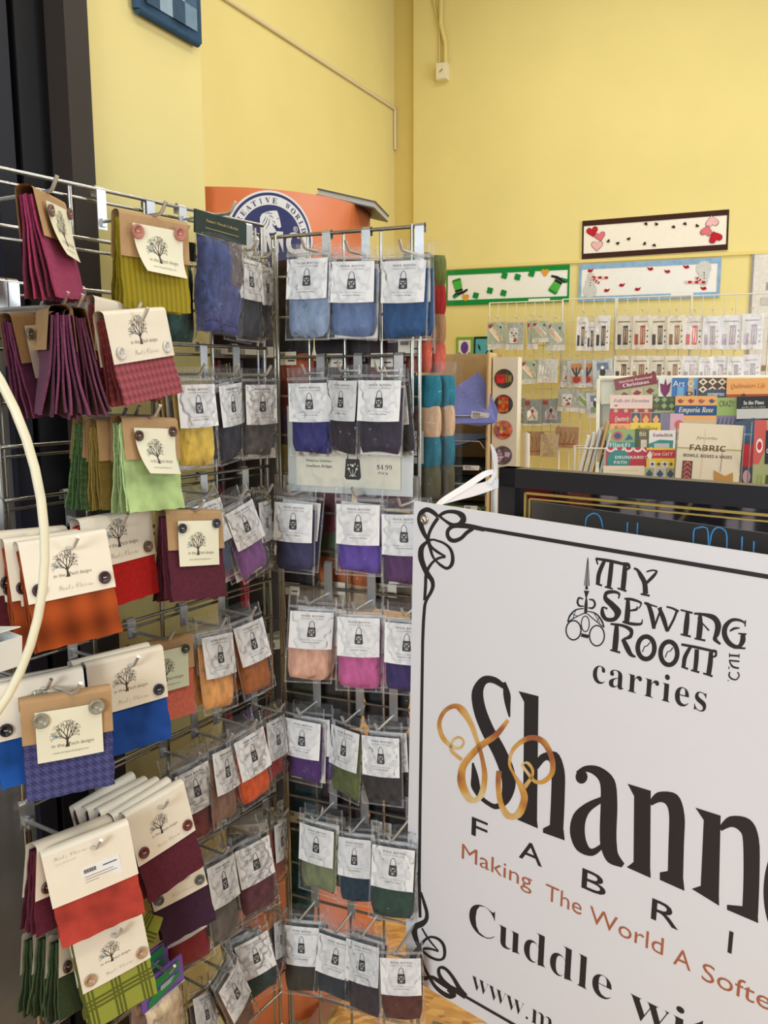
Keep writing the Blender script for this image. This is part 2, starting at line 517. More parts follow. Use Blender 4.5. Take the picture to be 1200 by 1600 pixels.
ROVING=[
 ["R", [-0.1328, 1.6549, 1.7317], [-0.444, -0.069, 0.01], 0.073, [0.0845, 0.071, 0.0672], [138, 158, 185], "pale grey-blue wool roving, top left on the short wire rack", 1],
 ["R", [-0.0535, 1.6316, 1.724], [-0.268, -0.024, 0.014], 0.062, [0.0851, 0.0713, 0.0578], [98, 120, 160], "mid steel-blue wool roving, top row beside the pale grey-blue one", 1],
 ["R", [0.0403, 1.583, 1.7185], [-0.452, -0.044, 0.018], 0.07, [0.0835, 0.0708, 0.0579], [35, 78, 125], "deep denim-blue wool roving at the top right corner of the rack", 1],
 ["R", [-0.1384, 1.6822, 1.5093], [-0.31, 0.0, -0.013], 0.05, [0.0828, 0.0715, 0.0599], [40, 42, 115], "royal-blue wool roving left of two near-black bags in the second row", 1],
 ["R", [-0.0703, 1.639, 1.5138], [-0.782, -0.009, 0.028], 0.062, [0.0806, 0.0719, 0.0603], [50, 42, 52], "blackish-plum wool roving overlapping the royal-blue bag", 1],
 ["R", [-0.0024, 1.5847, 1.5133], [-0.448, -0.089, 0.003], 0.085, [0.0835, 0.0714, 0.0562], [48, 42, 58], "inky dark-violet wool roving, frontmost above the price sheet", 0],
 ["R", [0.0129, 1.623, 1.5035], [-0.71, 0.072, -0.07], 0.044, [0.0802, 0.07, 0.051], [45, 43, 50], "black wool roving half hidden behind the inky dark-violet bag", 0],
 ["R", [-0.1704, 1.6857, 1.2814], [-0.331, -0.024, 0.03], 0.059, [0.0805, 0.0743, 0.0573], [54, 54, 92], "dusky navy wool roving at the left below the price sheet", 1],
 ["R", [-0.0461, 1.6273, 1.2864], [-0.244, -0.004, 0.008], 0.063, [0.0836, 0.0746, 0.055], [94, 72, 160], "bright violet wool roving in the middle below the price sheet", 1],
 ["R", [0.0376, 1.6016, 1.2713], [-0.268, -0.006, -0.013], 0.054, [0.0835, 0.0749, 0.056], [88, 50, 98], "plum-purple wool roving cut off by the white sign edge", 1],
 ["R", [-0.138, 1.6565, 1.075], [0.06, -0.0, 0.073], 0.073, [0.0838, 0.0727, 0.0659], [222, 172, 148], "pale peach wool roving in shiny crinkled plastic", 1],
 ["R", [-0.0476, 1.629, 1.0705], [-0.129, -0.016, 0.013], 0.063, [0.0813, 0.0753, 0.0658], [196, 95, 150], "candy-pink wool roving right of the pale peach bag", 1],
 ["R", [0.0435, 1.596, 1.0676], [-0.243, -0.016, 0.011], 0.057, [0.0839, 0.0768, 0.0576], [52, 36, 98], "indigo wool roving cut off by the sign beside candy pink", 1],
 ["R", [-0.16, 1.6794, 0.8459], [-0.393, -0.015, 0.037], 0.061, [0.0809, 0.0757, 0.0536], [75, 40, 105], "royal-purple wool roving below the pale peach bag", 1],
 ["R", [-0.0706, 1.6423, 0.8424], [-0.746, -0.092, 0.005], 0.059, [0.0778, 0.0772, 0.059], [88, 98, 52], "moss-green wool roving twisted on its hook beside royal purple", 0],
 ["R", [-0.0066, 1.6075, 0.8418], [-0.333, -0.047, -0.033], 0.066, [0.0754, 0.0769, 0.0553], [46, 42, 43], "charcoal-black wool roving right of the moss-green bag", 1],
 ["R", [-0.133, 1.6557, 0.6319], [-0.474, -0.03, 0.018], 0.072, [0.0801, 0.0765, 0.0624], [122, 132, 95], "sage-green wool roving in the second row from the bottom", 1],
 ["R", [-0.0595, 1.6464, 0.613], [-0.289, -0.055, -0.011], 0.051, [0.0692, 0.078, 0.0584], [32, 56, 72], "petrol-blue wool roving between sage green and bottle green", 1],
 ["R", [0.0183, 1.5776, 0.6322], [-0.243, -0.065, 0.03], 0.083, [0.0836, 0.0819, 0.0635], [34, 66, 54], "bottle-green wool roving cut off by the sign edge", 1],
 ["R", [-0.1727, 1.6824, 0.3991], [-0.173, -0.08, 0.0], 0.063, [0.0755, 0.0819, 0.0643], [58, 54, 42], "dark olive wool roving at the left end of the bottom row", 1],
 ["R", [-0.0939, 1.6501, 0.3936], [-0.354, -0.062, 0.081], 0.062, [0.0807, 0.0806, 0.0544], [47, 54, 60], "slate-grey wool roving second along the bottom row", 1],
 ["R", [-0.0421, 1.6209, 0.4034], [-0.491, -0.107, -0.027], 0.068, [0.0754, 0.0813, 0.0668], [60, 50, 56], "aubergine-grey wool roving third along the bottom row", 1],
 ["R", [0.027, 1.5184, 0.4433], [-0.081, -0.011, -0.031], 0.134, [0.0768, 0.0736, 0.0604], [92, 48, 40], "rust-maroon wool roving in front of the sign corner", 0],
 ["L", [-0.2444, 1.6101, 1.725], [1.161, -0.057, 0.029], 0.056, [0.0815, 0.0695, 0.0657], [64, 66, 76], "charcoal-grey wool roving beside the big blue roving pack", 1],
 ["L", [-0.2261, 1.6836, 1.7216], [1.418, -0.002, -0.092], 0.032, [0.0817, 0.067, 0.0589], [72, 76, 88], "slate wool roving squeezed into the rack corner, top row", 0],
 ["L", [-0.3112, 1.4494, 1.5087], [0.966, -0.049, -0.013], 0.085, [0.0825, 0.0684, 0.0618], [234, 198, 84], "bright yellow wool roving on the long rack", 1],
 ["L", [-0.2752, 1.5592, 1.5087], [1.227, -0.002, -0.08], 0.057, [0.0815, 0.0711, 0.0612], [50, 50, 62], "midnight wool roving between yellow and grey-brown", 1],
 ["L", [-0.2288, 1.6307, 1.5074], [0.952, 0.018, 0.004], 0.058, [0.0823, 0.0712, 0.058], [92, 86, 84], "streaky grey-brown wool roving right of the midnight bag", 0],
 ["L", [-0.3124, 1.4856, 1.3092], [1.102, -0.214, -0.11], 0.065, [0.0788, 0.0734, 0.058], [78, 88, 112], "slate-blue wool roving behind the lilac bag", 1],
 ["L", [-0.2667, 1.5415, 1.2935], [0.971, -0.131, -0.267], 0.074, [0.074, 0.0711, 0.0559], [140, 92, 156], "tilted lilac-purple wool roving in a foil-edged bag", 1],
 ["L", [-0.2337, 1.6536, 1.2891], [1.418, -0.048, 0.046], 0.042, [0.0815, 0.0747, 0.058], [70, 60, 80], "shadowed wool roving in the corner behind the lilac bag", 0],
 ["L", [-0.2987, 1.4883, 1.0768], [1.075, -0.189, 0.124], 0.075, [0.0816, 0.0704, 0.0541], [240, 172, 98], "apricot wool roving hanging below the burgundy charm pack", 1],
 ["L", [-0.2603, 1.5797, 1.0725], [0.913, -0.173, -0.084], 0.059, [0.0751, 0.0734, 0.0562], [174, 104, 50], "ochre-brown wool roving right of the apricot bag", 1],
 ["L", [-0.3418, 1.4421, 0.8532], [0.759, -0.071, -0.146], 0.063, [0.0672, 0.0757, 0.0576], [134, 62, 60], "brick-red wool roving behind a cream charm header", 1],
 ["L", [-0.2964, 1.5057, 0.8614], [1.217, -0.143, 0.143], 0.068, [0.0807, 0.0736, 0.0523], [146, 112, 92], "taupe wool roving between brick red and orange", 1],
 ["L", [-0.2601, 1.5515, 0.8683], [0.913, -0.105, -0.114], 0.074, [0.0756, 0.0767, 0.0518], [224, 92, 34], "vivid orange wool roving on the long rack", 1],
 ["L", [-0.2233, 1.6557, 0.8581], [1.247, -0.123, 0.123], 0.049, [0.0805, 0.0756, 0.0413], [170, 44, 44], "scarlet wool roving right of the vivid orange bag at the corner", 0],
 ["L", [-0.3707, 1.4111, 0.6298], [0.604, -0.041, -0.217], 0.056, [0.0743, 0.0782, 0.0602], [146, 40, 44], "crimson wool roving below the dark plum charm pack", 0],
 ["L", [-0.3088, 1.4975, 0.6496], [1.063, -0.217, 0.096], 0.062, [0.0763, 0.0735, 0.0618], [104, 96, 86], "mouse-grey wool roving second from the corner but one", 1],
 ["L", [-0.2597, 1.5615, 0.649], [0.697, -0.07, -0.107], 0.069, [0.0763, 0.0778, 0.0652], [102, 44, 56], "wine-red wool roving right of the mouse-grey bag", 1],
 ["L", [-0.2218, 1.6856, 0.626], [1.395, -0.101, 0.275], 0.034, [0.0812, 0.0714, 0.0422], [158, 84, 60], "terracotta wool roving at the corner beside wine red", 0],
 ["L", [-0.2679, 1.5688, 0.4469], [0.536, -0.026, -0.189], 0.058, [0.0709, 0.0771, 0.0541], [44, 62, 54], "forest-green wool roving at the foot of the long rack", 1],
 ["L", [-0.2286, 1.6833, 0.4106], [1.456, -0.123, 0.413], 0.03, [0.0817, 0.0673, 0.0344], [64, 38, 58], "dark grape wool roving in the corner beside forest green", 0],
 ["L", [-0.3012, 1.4715, 0.4336], [1.146, -0.165, -0.295], 0.082, [0.0691, 0.0806, 0.058], [120, 84, 56], "brown wool roving swung askew near the bottom edge", 1],
 ["L", [-0.3407, 1.4492, 0.4195], [1.452, -0.303, 0.449], 0.061, [0.084, 0.0622, 0.058], [90, 74, 64], "umber wool roving beside the cream wool pack at the bottom", 0],
]
CHARMS=[
 ["kraft", [-0.4409, 1.1888, 1.7377], [1.64, -0.077, -0.051], 0.115, [0.143, 0.0576, 0.0743], [150, 54, 88], "magenta felted-wool charm pack with kraft header at the top left of the rack", 0, "solid", [120, 85, 75], "curl", 5, 0.03],
 ["kraft", [-0.3417, 1.3512, 1.7374], [0.908, 0.026, 0.02], 0.112, [0.123, 0.0609, 0.0729], [148, 132, 32], "mustard ribbed-wool charm pack with pinkish buttons", 0, "rib", [178, 112, 94], "curl", 4, 0.02],
 ["kraft", [-0.4787, 1.2223, 1.5898], [1.343, -0.063, -0.093], 0.065, [0.1103, 0.0621, 0.0727], [98, 46, 70], "plum wool charm pack behind two packs turned edge-on", 0, "solid", [105, 95, 80], "flat", 4, 0.02],
 ["kraft", [-0.4357, 1.1894, 1.594], [-1.056, -0.004, 0.021], 0.119, [0.1242, 0.0527, 0.0824], [104, 54, 78], "plum-striped wool charm pack turned edge-on, the left of two", 0, "solid", [105, 95, 80], None, 7, 0.035],
 ["kraft", [-0.4236, 1.2107, 1.5929], [-1.063, 0.097, 0.037], 0.118, [0.1134, 0.0619, 0.0751], [116, 64, 88], "mauve wool charm pack turned edge-on, the right of two", 0, "solid", [190, 185, 175], "flat", 7, 0.035],
 ["cream", [-0.3577, 1.284, 1.583], [1.192, -0.067, -0.114], 0.135, [0.1421, 0.0689, 0.0564], [150, 74, 80], "rose houndstooth charm pack with white buttons, front one", 0, "hound", [215, 210, 200], None, 4, 0.02],
 ["cream", [-0.376, 1.3181, 1.5935], [1.042, 0.005, 0.109], 0.101, [0.132, 0.0729, 0.0579], [148, 72, 80], "rose houndstooth charm pack hanging behind its twin", 0, "hound", [215, 210, 200], None, 4, 0.02],
 ["kraft", [-0.352, 1.3079, 1.4446], [1.082, -0.068, 0.069], 0.127, [0.1153, 0.0595, 0.075], [166, 190, 126], "light-green watercolour wool charm pack with brown buttons", 0, "water", [75, 50, 35], "curl", 5, 0.02],
 ["kraft", [-0.3832, 1.3119, 1.4434], [1.041, -0.003, 0.021], 0.098, [0.125, 0.0567, 0.0708], [122, 102, 46], "olive-brown wool charm pack between two green ones", 0, "solid", [200, 195, 180], None, 5, 0.02],
 ["kraft", [-0.4073, 1.3276, 1.4394], [1.044, 0.0, 0.144], 0.069, [0.125, 0.0568, 0.0742], [72, 96, 54], "green houndstooth charm pack behind the olive-brown one", 0, "hound", [60, 50, 40], None, 5, 0.02],
 ["cream", [-0.3996, 1.2826, 1.291], [1.12, -0.074, 0.008], 0.1, [0.1457, 0.0704, 0.06], [176, 32, 30], "bright red wool charm pack below the green packs", 0, "solid", [110, 85, 60], None, 4, 0.02],
 ["kraft", [-0.3105, 1.3919, 1.2936], [0.931, -0.105, 0.12], 0.117, [0.113, 0.0597, 0.078], [92, 42, 54], "burgundy wool charm pack with slate buttons", 0, "solid", [45, 50, 58], "flat", 6, 0.035],
 ["cream", [-0.4283, 1.155, 1.2801], [0.848, -0.175, -0.008], 0.144, [0.1246, 0.0782, 0.0623], [160, 72, 30], "orange plaid charm pack behind the cream hoop", 2, "ombre", [60, 38, 42], None, 3, 0.02],
 ["cream", [-0.4815, 1.1702, 1.2864], [1.155, -0.038, 0.088], 0.091, [0.1298, 0.0791, 0.0485], [92, 36, 44], "maroon charm pack half behind the orange plaid pack", 0, "solid", [45, 35, 38], None, 4, 0.02],
 ["cream", [-0.3878, 1.2621, 1.0829], [0.749, -0.063, -0.009], 0.121, [0.1216, 0.0763, 0.0636], [32, 70, 142], "cobalt-blue charm pack with dark navy buttons", 1, "water", [38, 42, 55], None, 4, 0.02],
 ["kraft", [-0.3655, 1.3889, 1.0825], [0.879, -0.046, 0.053], 0.072, [0.1167, 0.053, 0.0772], [200, 108, 90], "salmon wool charm pack with mint card behind the cobalt pack", 0, "solid", [60, 60, 50], "mint", 4, 0.02],
 ["cream", [-0.4698, 1.1411, 1.0912], [0.637, -0.03, -0.024], 0.116, [0.1216, 0.0718, 0.0627], [30, 78, 150], "sky-blue charm pack with shaded header at the left edge", 1, "water", [35, 33, 38], None, 4, 0.02],
 ["kraft", [-0.428, 1.1327, 1.0867], [0.479, 0.018, 0.003], 0.156, [0.1147, 0.0585, 0.0768], [74, 74, 118], "navy houndstooth charm pack with big clear buttons", 0, "hound", [150, 145, 125], "flat", 4, 0.02],
 ["cream", [-0.3599, 1.2878, 0.8465], [0.86, -0.096, -0.135], 0.131, [0.1084, 0.084, 0.0612], [92, 40, 50], "burgundy charm pack with red-brown buttons, front of a deep stack", 4, "solid", [105, 45, 38], None, 4, 0.02],
 ["back", [-0.4243, 1.1659, 0.8485], [0.553, -0.021, -0.121], 0.142, [0.1202, 0.0796, 0.0602], [168, 62, 50], "tomato-red charm pack hung back to front with a price sticker", 0, "water", [60, 40, 40], None, 4, 0.02],
 ["cream", [-0.4554, 1.193, 0.8415], [1.05, 0.003, 0.142], 0.101, [0.1365, 0.0741, 0.048], [96, 36, 50], "dark raspberry charm pack behind the tomato-red pack", 0, "solid", [95, 65, 50], None, 5, 0.02],
 ["cream", [-0.3592, 1.364, 0.714], [0.576, 0.019, -0.194], 0.09, [0.0945, 0.0857, 0.0665], [66, 42, 58], "dark plum charm pack with grey marbled buttons", 0, "solid", [100, 98, 90], None, 4, 0.02],
 ["cream", [-0.414, 1.2019, 0.6893], [0.692, -0.08, -0.096], 0.131, [0.105, 0.0781, 0.0573], [142, 146, 58], "olive plaid charm pack with tan buttons at the bottom", 0, "plaid", [180, 145, 110], None, 4, 0.02],
 ["cream", [-0.4604, 1.2233, 0.6713], [1.326, -0.121, 0.336], 0.08, [0.1358, 0.0534, 0.0569], [58, 72, 44], "dark-green charm pack left of the olive plaid pack", 2, "solid", [70, 48, 38], None, 4, 0.02],
]
SIGN_INK=[
 ["k",0,[[56.9,18.3,52.0,23.7],[46.3,10.9,41.2,18.2],[30.0,7.0,30.2,15.6],[13.9,15.4,23.1,20.3],[7.9,30.1,19.7,29.2],[11.5,44.2,22.7,39.9],[19.9,57.7,28.7,53.0],[28.9,67.2,36.0,63.6],[34.3,78.7,41.0,76.0],[41.3,93.8,46.6,91.0],[50.3,102.3,53.6,99.1],[63.9,110.5,67.3,105.4],[77.8,112.6,76.4,107.2],[90.1,102.0,82.5,100.4],[91.4,85.8,84.0,87.7],[84.3,71.7,79.1,75.5],[69.5,64.1,66.9,68.3],[53.4,61.8,52.2,65.9],[40.6,62.1,41.8,66.0],[25.1,70.5,30.4,74.5],[13.4,83.0,24.8,84.1],[12.1,101.5,25.0,98.1],[19.4,117.7,30.3,112.2],[29.1,131.3,39.1,124.6],[39.7,139.9,48.6,135.1],[42.2,148.9,50.7,148.0],[38.3,160.0,45.5,161.4],[31.1,173.0,37.6,174.2],[26.2,186.2,33.2,186.0],[24.5,203.4,31.7,202.4],[23.5,220.3,30.7,219.1],[22.8,254.0,30.0,252.6]]],
 ["k",0,[[51.3,21.2,57.7,23.9],[41.0,35.4,47.7,37.7],[33.6,49.8,40.2,50.8],[31.0,62.5,37.6,61.2],[37.2,77.2,42.0,73.8],[53.6,86.5,57.0,81.8],[71.8,90.8,73.6,87.7]]],
 ["k",0,[[72.2,88.1,73.2,92.0],[56.3,92.9,58.8,96.9],[42.1,103.9,46.4,106.5],[30.7,119.1,37.1,120.7],[27.1,130.5,34.1,129.9],[26.6,150.4,33.7,149.3],[25.3,178.5,32.4,177.5]]],
 ["k",0,[[56.2,22.7,52.7,19.3],[66.4,15.9,63.0,10.8],[78.1,11.6,77.4,5.5],[93.1,11.7,95.8,4.1],[100.7,16.5,110.6,8.6],[101.8,18.7,113.7,21.2],[97.1,24.8,100.6,31.5],[85.1,27.5,83.1,34.4],[70.4,23.2,67.3,27.4],[60.0,17.6,56.5,21.8]]],
 ["k",0,[[152.1,26.0,150.4,33.7],[128.7,24.4,127.3,32.9],[106.3,24.8,106.1,34.0],[86.3,29.3,89.4,36.3],[73.4,40.0,80.4,42.7],[71.7,52.3,79.7,49.6],[79.6,61.4,84.6,54.2],[93.2,61.4,91.6,54.2],[107.5,53.7,102.7,48.8],[118.4,42.6,113.2,38.1],[130.4,34.2,125.9,29.1]]],
 ["k",0,[[26.3,742.9,33.9,739.5],[28.3,779.7,35.9,776.1],[30.4,814.7,37.6,811.2]]],
 ["k",0,[[32.8,759.3,36.8,756.5],[39.1,779.4,46.3,774.3],[45.4,796.8,53.7,792.0],[44.0,810.2,53.7,809.3],[34.2,820.7,42.9,827.5],[19.6,833.9,30.1,838.7],[13.7,851.0,27.9,844.7],[18.6,865.8,30.1,857.1],[29.8,880.0,37.0,872.6],[44.7,886.0,48.3,880.5],[62.3,888.5,64.9,882.0],[80.3,884.5,80.4,878.7],[94.3,872.7,88.7,871.6],[97.8,855.7,90.5,859.6],[92.8,839.9,86.4,846.2],[78.5,834.5,75.4,841.2],[60.0,839.8,60.6,844.5],[45.8,852.7,49.9,855.1],[34.1,869.7,41.0,871.0],[21.7,888.6,32.7,889.4],[10.6,911.1,25.0,907.3],[11.1,932.0,25.3,921.1],[26.3,945.8,34.8,933.8],[47.2,943.7,48.6,933.4],[64.1,931.0,65.4,922.7],[79.1,932.2,84.1,921.3],[99.7,933.7,105.3,920.7],[120.1,932.3,125.8,919.4],[142.2,933.5,148.2,920.7]]],
 ["k",0,[[37.0,835.3,40.6,831.6],[50.0,848.3,53.8,844.1],[63.3,857.1,66.5,853.1],[78.7,864.3,80.8,861.5]]],
 ["k",0,[[80.4,861.7,79.2,865.9],[61.4,864.8,60.6,870.1],[42.9,873.7,45.4,877.8],[34.8,888.9,41.2,886.1],[40.1,908.3,45.4,904.3],[48.9,923.7,54.6,918.3],[58.4,934.8,64.9,927.9],[70.5,946.6,76.7,938.3],[90.0,953.1,95.4,942.2],[110.3,950.5,112.3,940.2],[124.0,935.1,114.6,943.2],[108.4,926.6,100.9,936.9]]],
 ["k",0,[[148.7,920.2,141.5,930.3],[134.8,913.1,126.8,922.7],[119.4,899.2,112.8,906.8],[103.9,889.9,99.0,897.3],[89.7,889.6,88.3,897.0],[78.5,900.1,85.3,899.5],[78.3,914.3,86.1,907.9],[88.0,926.4,95.8,916.3],[103.3,930.3,109.7,919.8]]],
 ["k",0,[[22.8,254.0,29.8,252.4],[23.8,415.4,30.9,413.3],[24.8,578.9,32.0,576.3],[26.4,742.8,33.8,739.7]]],
 ["k",0,[[365.7,84.9,359.1,85.5],[366.8,69.4,359.7,68.9],[371.9,53.1,365.8,51.6],[373.7,47.9,369.4,46.3]]],
 ["k",0,[[358.4,86.5,359.2,83.6],[369.0,88.2,370.0,84.8]]],
 ["k",0,[[356.1,47.9,356.6,43.9],[383.0,48.2,383.8,43.1],[412.4,49.9,413.2,45.4]]],
 ["k",0,[[355.5,46.4,358.4,45.1],[359.4,55.2,361.7,54.1]]],
 ["k",0,[[379.4,47.4,386.4,46.9],[378.1,69.0,385.7,68.4],[377.2,87.8,384.3,87.3]]],
 ["k",0,[[373.8,88.8,374.4,85.9],[387.3,89.7,387.9,86.8]]],
 ["k",0,[[401.4,46.6,407.8,45.9],[400.6,65.0,408.7,64.2],[399.7,86.4,407.8,85.7]]],
 ["k",0,[[394.5,87.1,395.3,84.3],[409.2,89.4,410.1,86.0]]],
 ["k",0,[[400.9,46.9,401.2,44.1],[408.7,47.2,410.8,43.6],[409.4,50.2,413.7,51.2],[405.2,54.9,407.0,56.8]]],
 ["k",0,[[418.1,51.9,419.4,48.7],[423.1,53.9,426.1,50.3],[427.8,62.2,433.9,57.6],[433.5,71.5,440.9,68.3],[435.6,87.3,443.9,85.0]]],
 ["k",0,[[441.7,70.6,438.3,68.1],[452.3,57.6,448.3,55.1],[455.7,47.9,452.2,49.8],[446.8,47.3,447.1,50.0],[438.4,51.3,439.2,53.4]]],
 ["k",0,[[432.0,89.1,432.4,86.2],[446.2,89.4,446.6,86.0]]],
 ["k",0,[[398.6,101.8,396.3,101.8],[400.0,92.8,396.8,95.6],[389.4,89.9,389.4,95.1],[375.5,94.7,379.9,98.8],[373.3,107.9,380.2,103.4],[384.2,117.5,391.3,109.6],[392.2,125.3,403.6,120.7],[391.5,132.4,395.7,137.3],[381.4,135.1,379.3,141.5],[376.6,129.3,369.8,132.8],[374.8,121.9,371.6,119.8],[380.4,123.1,381.1,119.6]]],
 ["k",0,[[410.0,100.4,415.7,99.4],[409.3,120.4,417.9,119.1],[408.9,137.5,417.1,136.6]]],
 ["k",0,[[407.0,101.4,407.0,98.5],[418.7,100.9,419.6,96.4],[432.4,102.7,435.0,100.1],[429.8,110.3,432.0,110.7]]],
 ["k",0,[[417.8,118.0,417.1,115.3],[428.5,114.1,426.2,111.1],[429.5,107.7,427.3,107.5]]],
 ["k",0,[[406.2,138.2,406.8,134.7],[421.6,139.2,421.9,134.0],[436.9,135.1,435.0,131.9],[438.3,126.1,436.6,126.0]]],
 ["k",0,[[438.6,102.2,440.1,98.4],[442.6,104.0,447.7,99.9],[448.4,119.0,455.3,115.8],[453.9,137.7,459.3,135.6]]],
 ["k",0,[[457.7,137.0,454.5,136.5],[464.3,112.5,461.1,112.1],[466.6,101.3,463.9,101.0]]],
 ["k",0,[[459.5,104.2,464.5,101.2],[466.9,121.0,473.4,117.2],[474.7,137.5,479.2,135.1]]],
 ["k",0,[[478.7,136.8,475.2,135.8],[486.8,116.4,483.3,115.5],[490.4,103.0,486.9,102.4]]],
 ["k",0,[[472.5,100.5,473.1,97.7],[482.0,101.5,482.9,98.2],[490.9,104.5,492.3,100.8]]],
 ["k",0,[[438.3,101.5,439.2,98.2],[458.9,103.5,459.5,101.3]]],
 ["k",0,[[501.9,99.8,507.2,99.1],[500.6,117.7,508.5,116.7],[500.4,135.6,507.8,134.8]]],
 ["k",0,[[493.9,101.1,494.3,98.3],[511.8,102.2,512.3,99.0]]],
 ["k",0,[[496.7,137.4,497.1,134.6],[512.0,137.8,512.4,134.5]]],
 ["k",0,[[520.3,101.5,525.5,100.5],[519.9,119.1,528.2,117.8],[519.8,138.1,527.6,137.1]]],
 ["k",0,[[517.5,139.0,517.8,136.2],[533.2,138.9,533.6,135.6]]],
 ["k",0,[[513.9,102.6,514.0,99.4],[526.2,101.7,526.7,97.3],[540.2,104.8,544.0,97.3],[545.1,112.0,553.4,108.4],[544.8,123.8,552.3,123.8],[543.9,134.0,549.5,130.6],[553.9,139.1,555.8,136.3]]],
 ["k",0,[[519.1,107.0,520.2,105.7],[536.4,122.6,538.2,120.4]]],
 ["k",0,[[586.5,98.8,585.5,101.3],[578.6,95.4,578.1,99.1],[566.2,97.5,568.5,101.8],[556.2,109.9,562.8,111.5],[556.3,125.8,563.3,122.1],[565.7,137.5,569.8,130.9],[580.0,138.7,578.4,133.4],[588.1,126.9,581.0,125.7],[587.3,115.2,581.0,116.3]]],
 ["k",0,[[577.8,117.7,577.8,115.6],[589.0,116.5,589.0,113.9]]],
 ["k",0,[[566.9,116.8,565.5,114.8],[572.7,112.2,571.4,108.9],[579.4,109.2,579.2,107.6]]],
 ["k",0,[[584.9,95.8,586.8,95.5],[585.2,104.9,587.1,104.6]]],
 ["k",0,[[573.2,140.1,573.1,136.4],[589.4,137.1,589.3,134.4]]],
 ["k",0,[[394.2,143.8,400.7,142.8],[392.9,164.4,402.3,162.9],[392.5,186.4,401.4,185.1]]],
 ["k",0,[[389.1,187.0,389.7,184.0],[405.6,187.7,406.3,184.1]]],
 ["k",0,[[387.2,145.8,387.5,142.3],[407.0,144.9,408.0,140.2],[418.2,149.3,423.7,144.3],[417.7,155.5,422.7,158.6],[408.3,162.7,409.5,165.2]]],
 ["k",0,[[406.1,165.4,411.7,161.4],[413.4,179.4,420.8,173.7],[421.4,187.9,425.7,182.4],[430.5,188.3,431.5,185.4]]],
 ["k",0,[[442.1,176.7,440.5,176.4],[444.8,167.7,443.4,166.9],[448.8,165.4,447.6,164.4],[452.7,158.7,451.3,158.0]]],
 ["k",0,[[477.7,176.6,476.1,176.4],[480.2,167.7,478.8,167.0],[484.1,165.5,482.9,164.5],[487.8,158.9,486.4,158.2]]],
 ["k",0,[[508.0,183.2,502.2,183.9],[509.0,169.7,502.8,169.2],[513.4,156.5,508.6,154.9],[515.4,151.7,512.3,150.0]]],
 ["k",0,[[501.3,185.8,502.0,183.0],[511.6,187.4,512.4,184.0]]],
 ["k",0,[[498.9,153.0,499.3,149.1],[522.3,152.4,522.8,148.0],[551.0,152.1,551.5,148.3]]],
 ["k",0,[[519.1,153.6,525.4,152.5],[519.3,168.6,526.1,167.5],[519.1,186.6,525.4,185.7]]],
 ["k",0,[[515.9,187.8,516.3,184.9],[528.4,188.2,528.9,184.8]]],
 ["k",0,[[539.6,152.8,545.7,151.7],[539.3,169.0,546.5,168.1],[538.2,187.0,545.4,186.4]]],
 ["k",0,[[533.6,187.9,534.2,185.1],[547.5,189.3,548.2,185.9]]],
 ["k",0,[[540.8,151.0,541.0,148.9],[547.5,151.1,549.7,147.8],[548.1,155.4,551.3,156.6],[543.8,159.2,544.8,160.9]]],
 ["k",0,[[567.9,152.5,567.9,149.6],[582.3,150.1,582.2,147.2]]],
 ["k",0,[[567.6,147.9,569.1,147.5],[568.2,154.2,569.7,153.8]]],
 ["k",0,[[580.8,145.8,582.2,145.4],[581.3,151.8,582.7,151.4]]],
 ["k",0,[[568.5,159.8,568.5,157.1],[582.9,157.8,582.9,155.2]]],
 ["k",0,[[568.6,160.6,570.2,159.1],[573.5,167.7,575.0,164.7],[582.8,168.0,583.3,165.3]]],
 ["k",0,[[568.5,167.6,570.0,167.2],[568.9,171.6,570.4,171.2]]],
 ["k",0,[[580.7,173.1,582.4,171.7],[583.2,177.2,585.2,177.0],[580.3,183.0,581.2,184.8],[574.5,182.8,573.4,185.4],[571.5,179.5,569.2,180.7],[572.2,175.1,570.2,175.0]]],
 ["k",1,[[455.7,166.6,462.9,164.9],[455.3,172.3,462.3,172.8],[453.4,177.4,459.5,180.3],[450.5,180.9,454.5,186.4],[447.4,182.5,447.9,189.9],[444.2,182.4,441.0,189.7],[440.9,180.4,435.3,186.2],[438.4,176.4,431.4,180.2],[437.1,170.9,429.7,172.7],[437.6,165.1,430.4,164.6],[439.5,160.0,433.3,157.0],[442.4,156.6,438.3,151.0],[445.5,155.0,445.0,147.7],[448.7,155.1,451.8,148.0],[451.9,157.2,457.4,151.5],[454.5,161.2,461.2,157.4]]],
 ["k",1,[[490.8,166.7,497.7,165.0],[490.4,172.6,497.2,173.0],[488.6,177.8,494.6,180.5],[485.8,181.3,489.8,186.7],[482.9,182.9,483.4,190.1],[479.8,182.8,476.7,189.9],[476.6,180.7,471.2,186.4],[474.1,176.5,467.4,180.3],[472.8,171.0,465.7,172.7],[473.2,165.0,466.2,164.6],[475.1,159.8,469.0,157.0],[477.8,156.3,473.8,150.9],[480.8,154.7,480.3,147.6],[483.9,154.9,486.9,147.9],[487.0,157.0,492.4,151.5],[489.5,161.1,496.0,157.5]]],
 ["k",2,[[569.2,187.5],[570.7,187.1],[570.8,188.7],[569.3,189.1]]],
 ["g",2,[[343.2,46.0],[349.0,90.9],[339.4,91.8]]],
 ["k",0,[[342.8,46.7,343.7,46.6],[343.2,93.1,344.5,93.0]]],
 ["k",0,[[343.1,46.7,344.0,46.5],[348.2,91.1,349.1,90.9]]],
 ["k",0,[[342.5,46.7,343.4,46.6],[339.3,92.1,340.2,92.0]]],
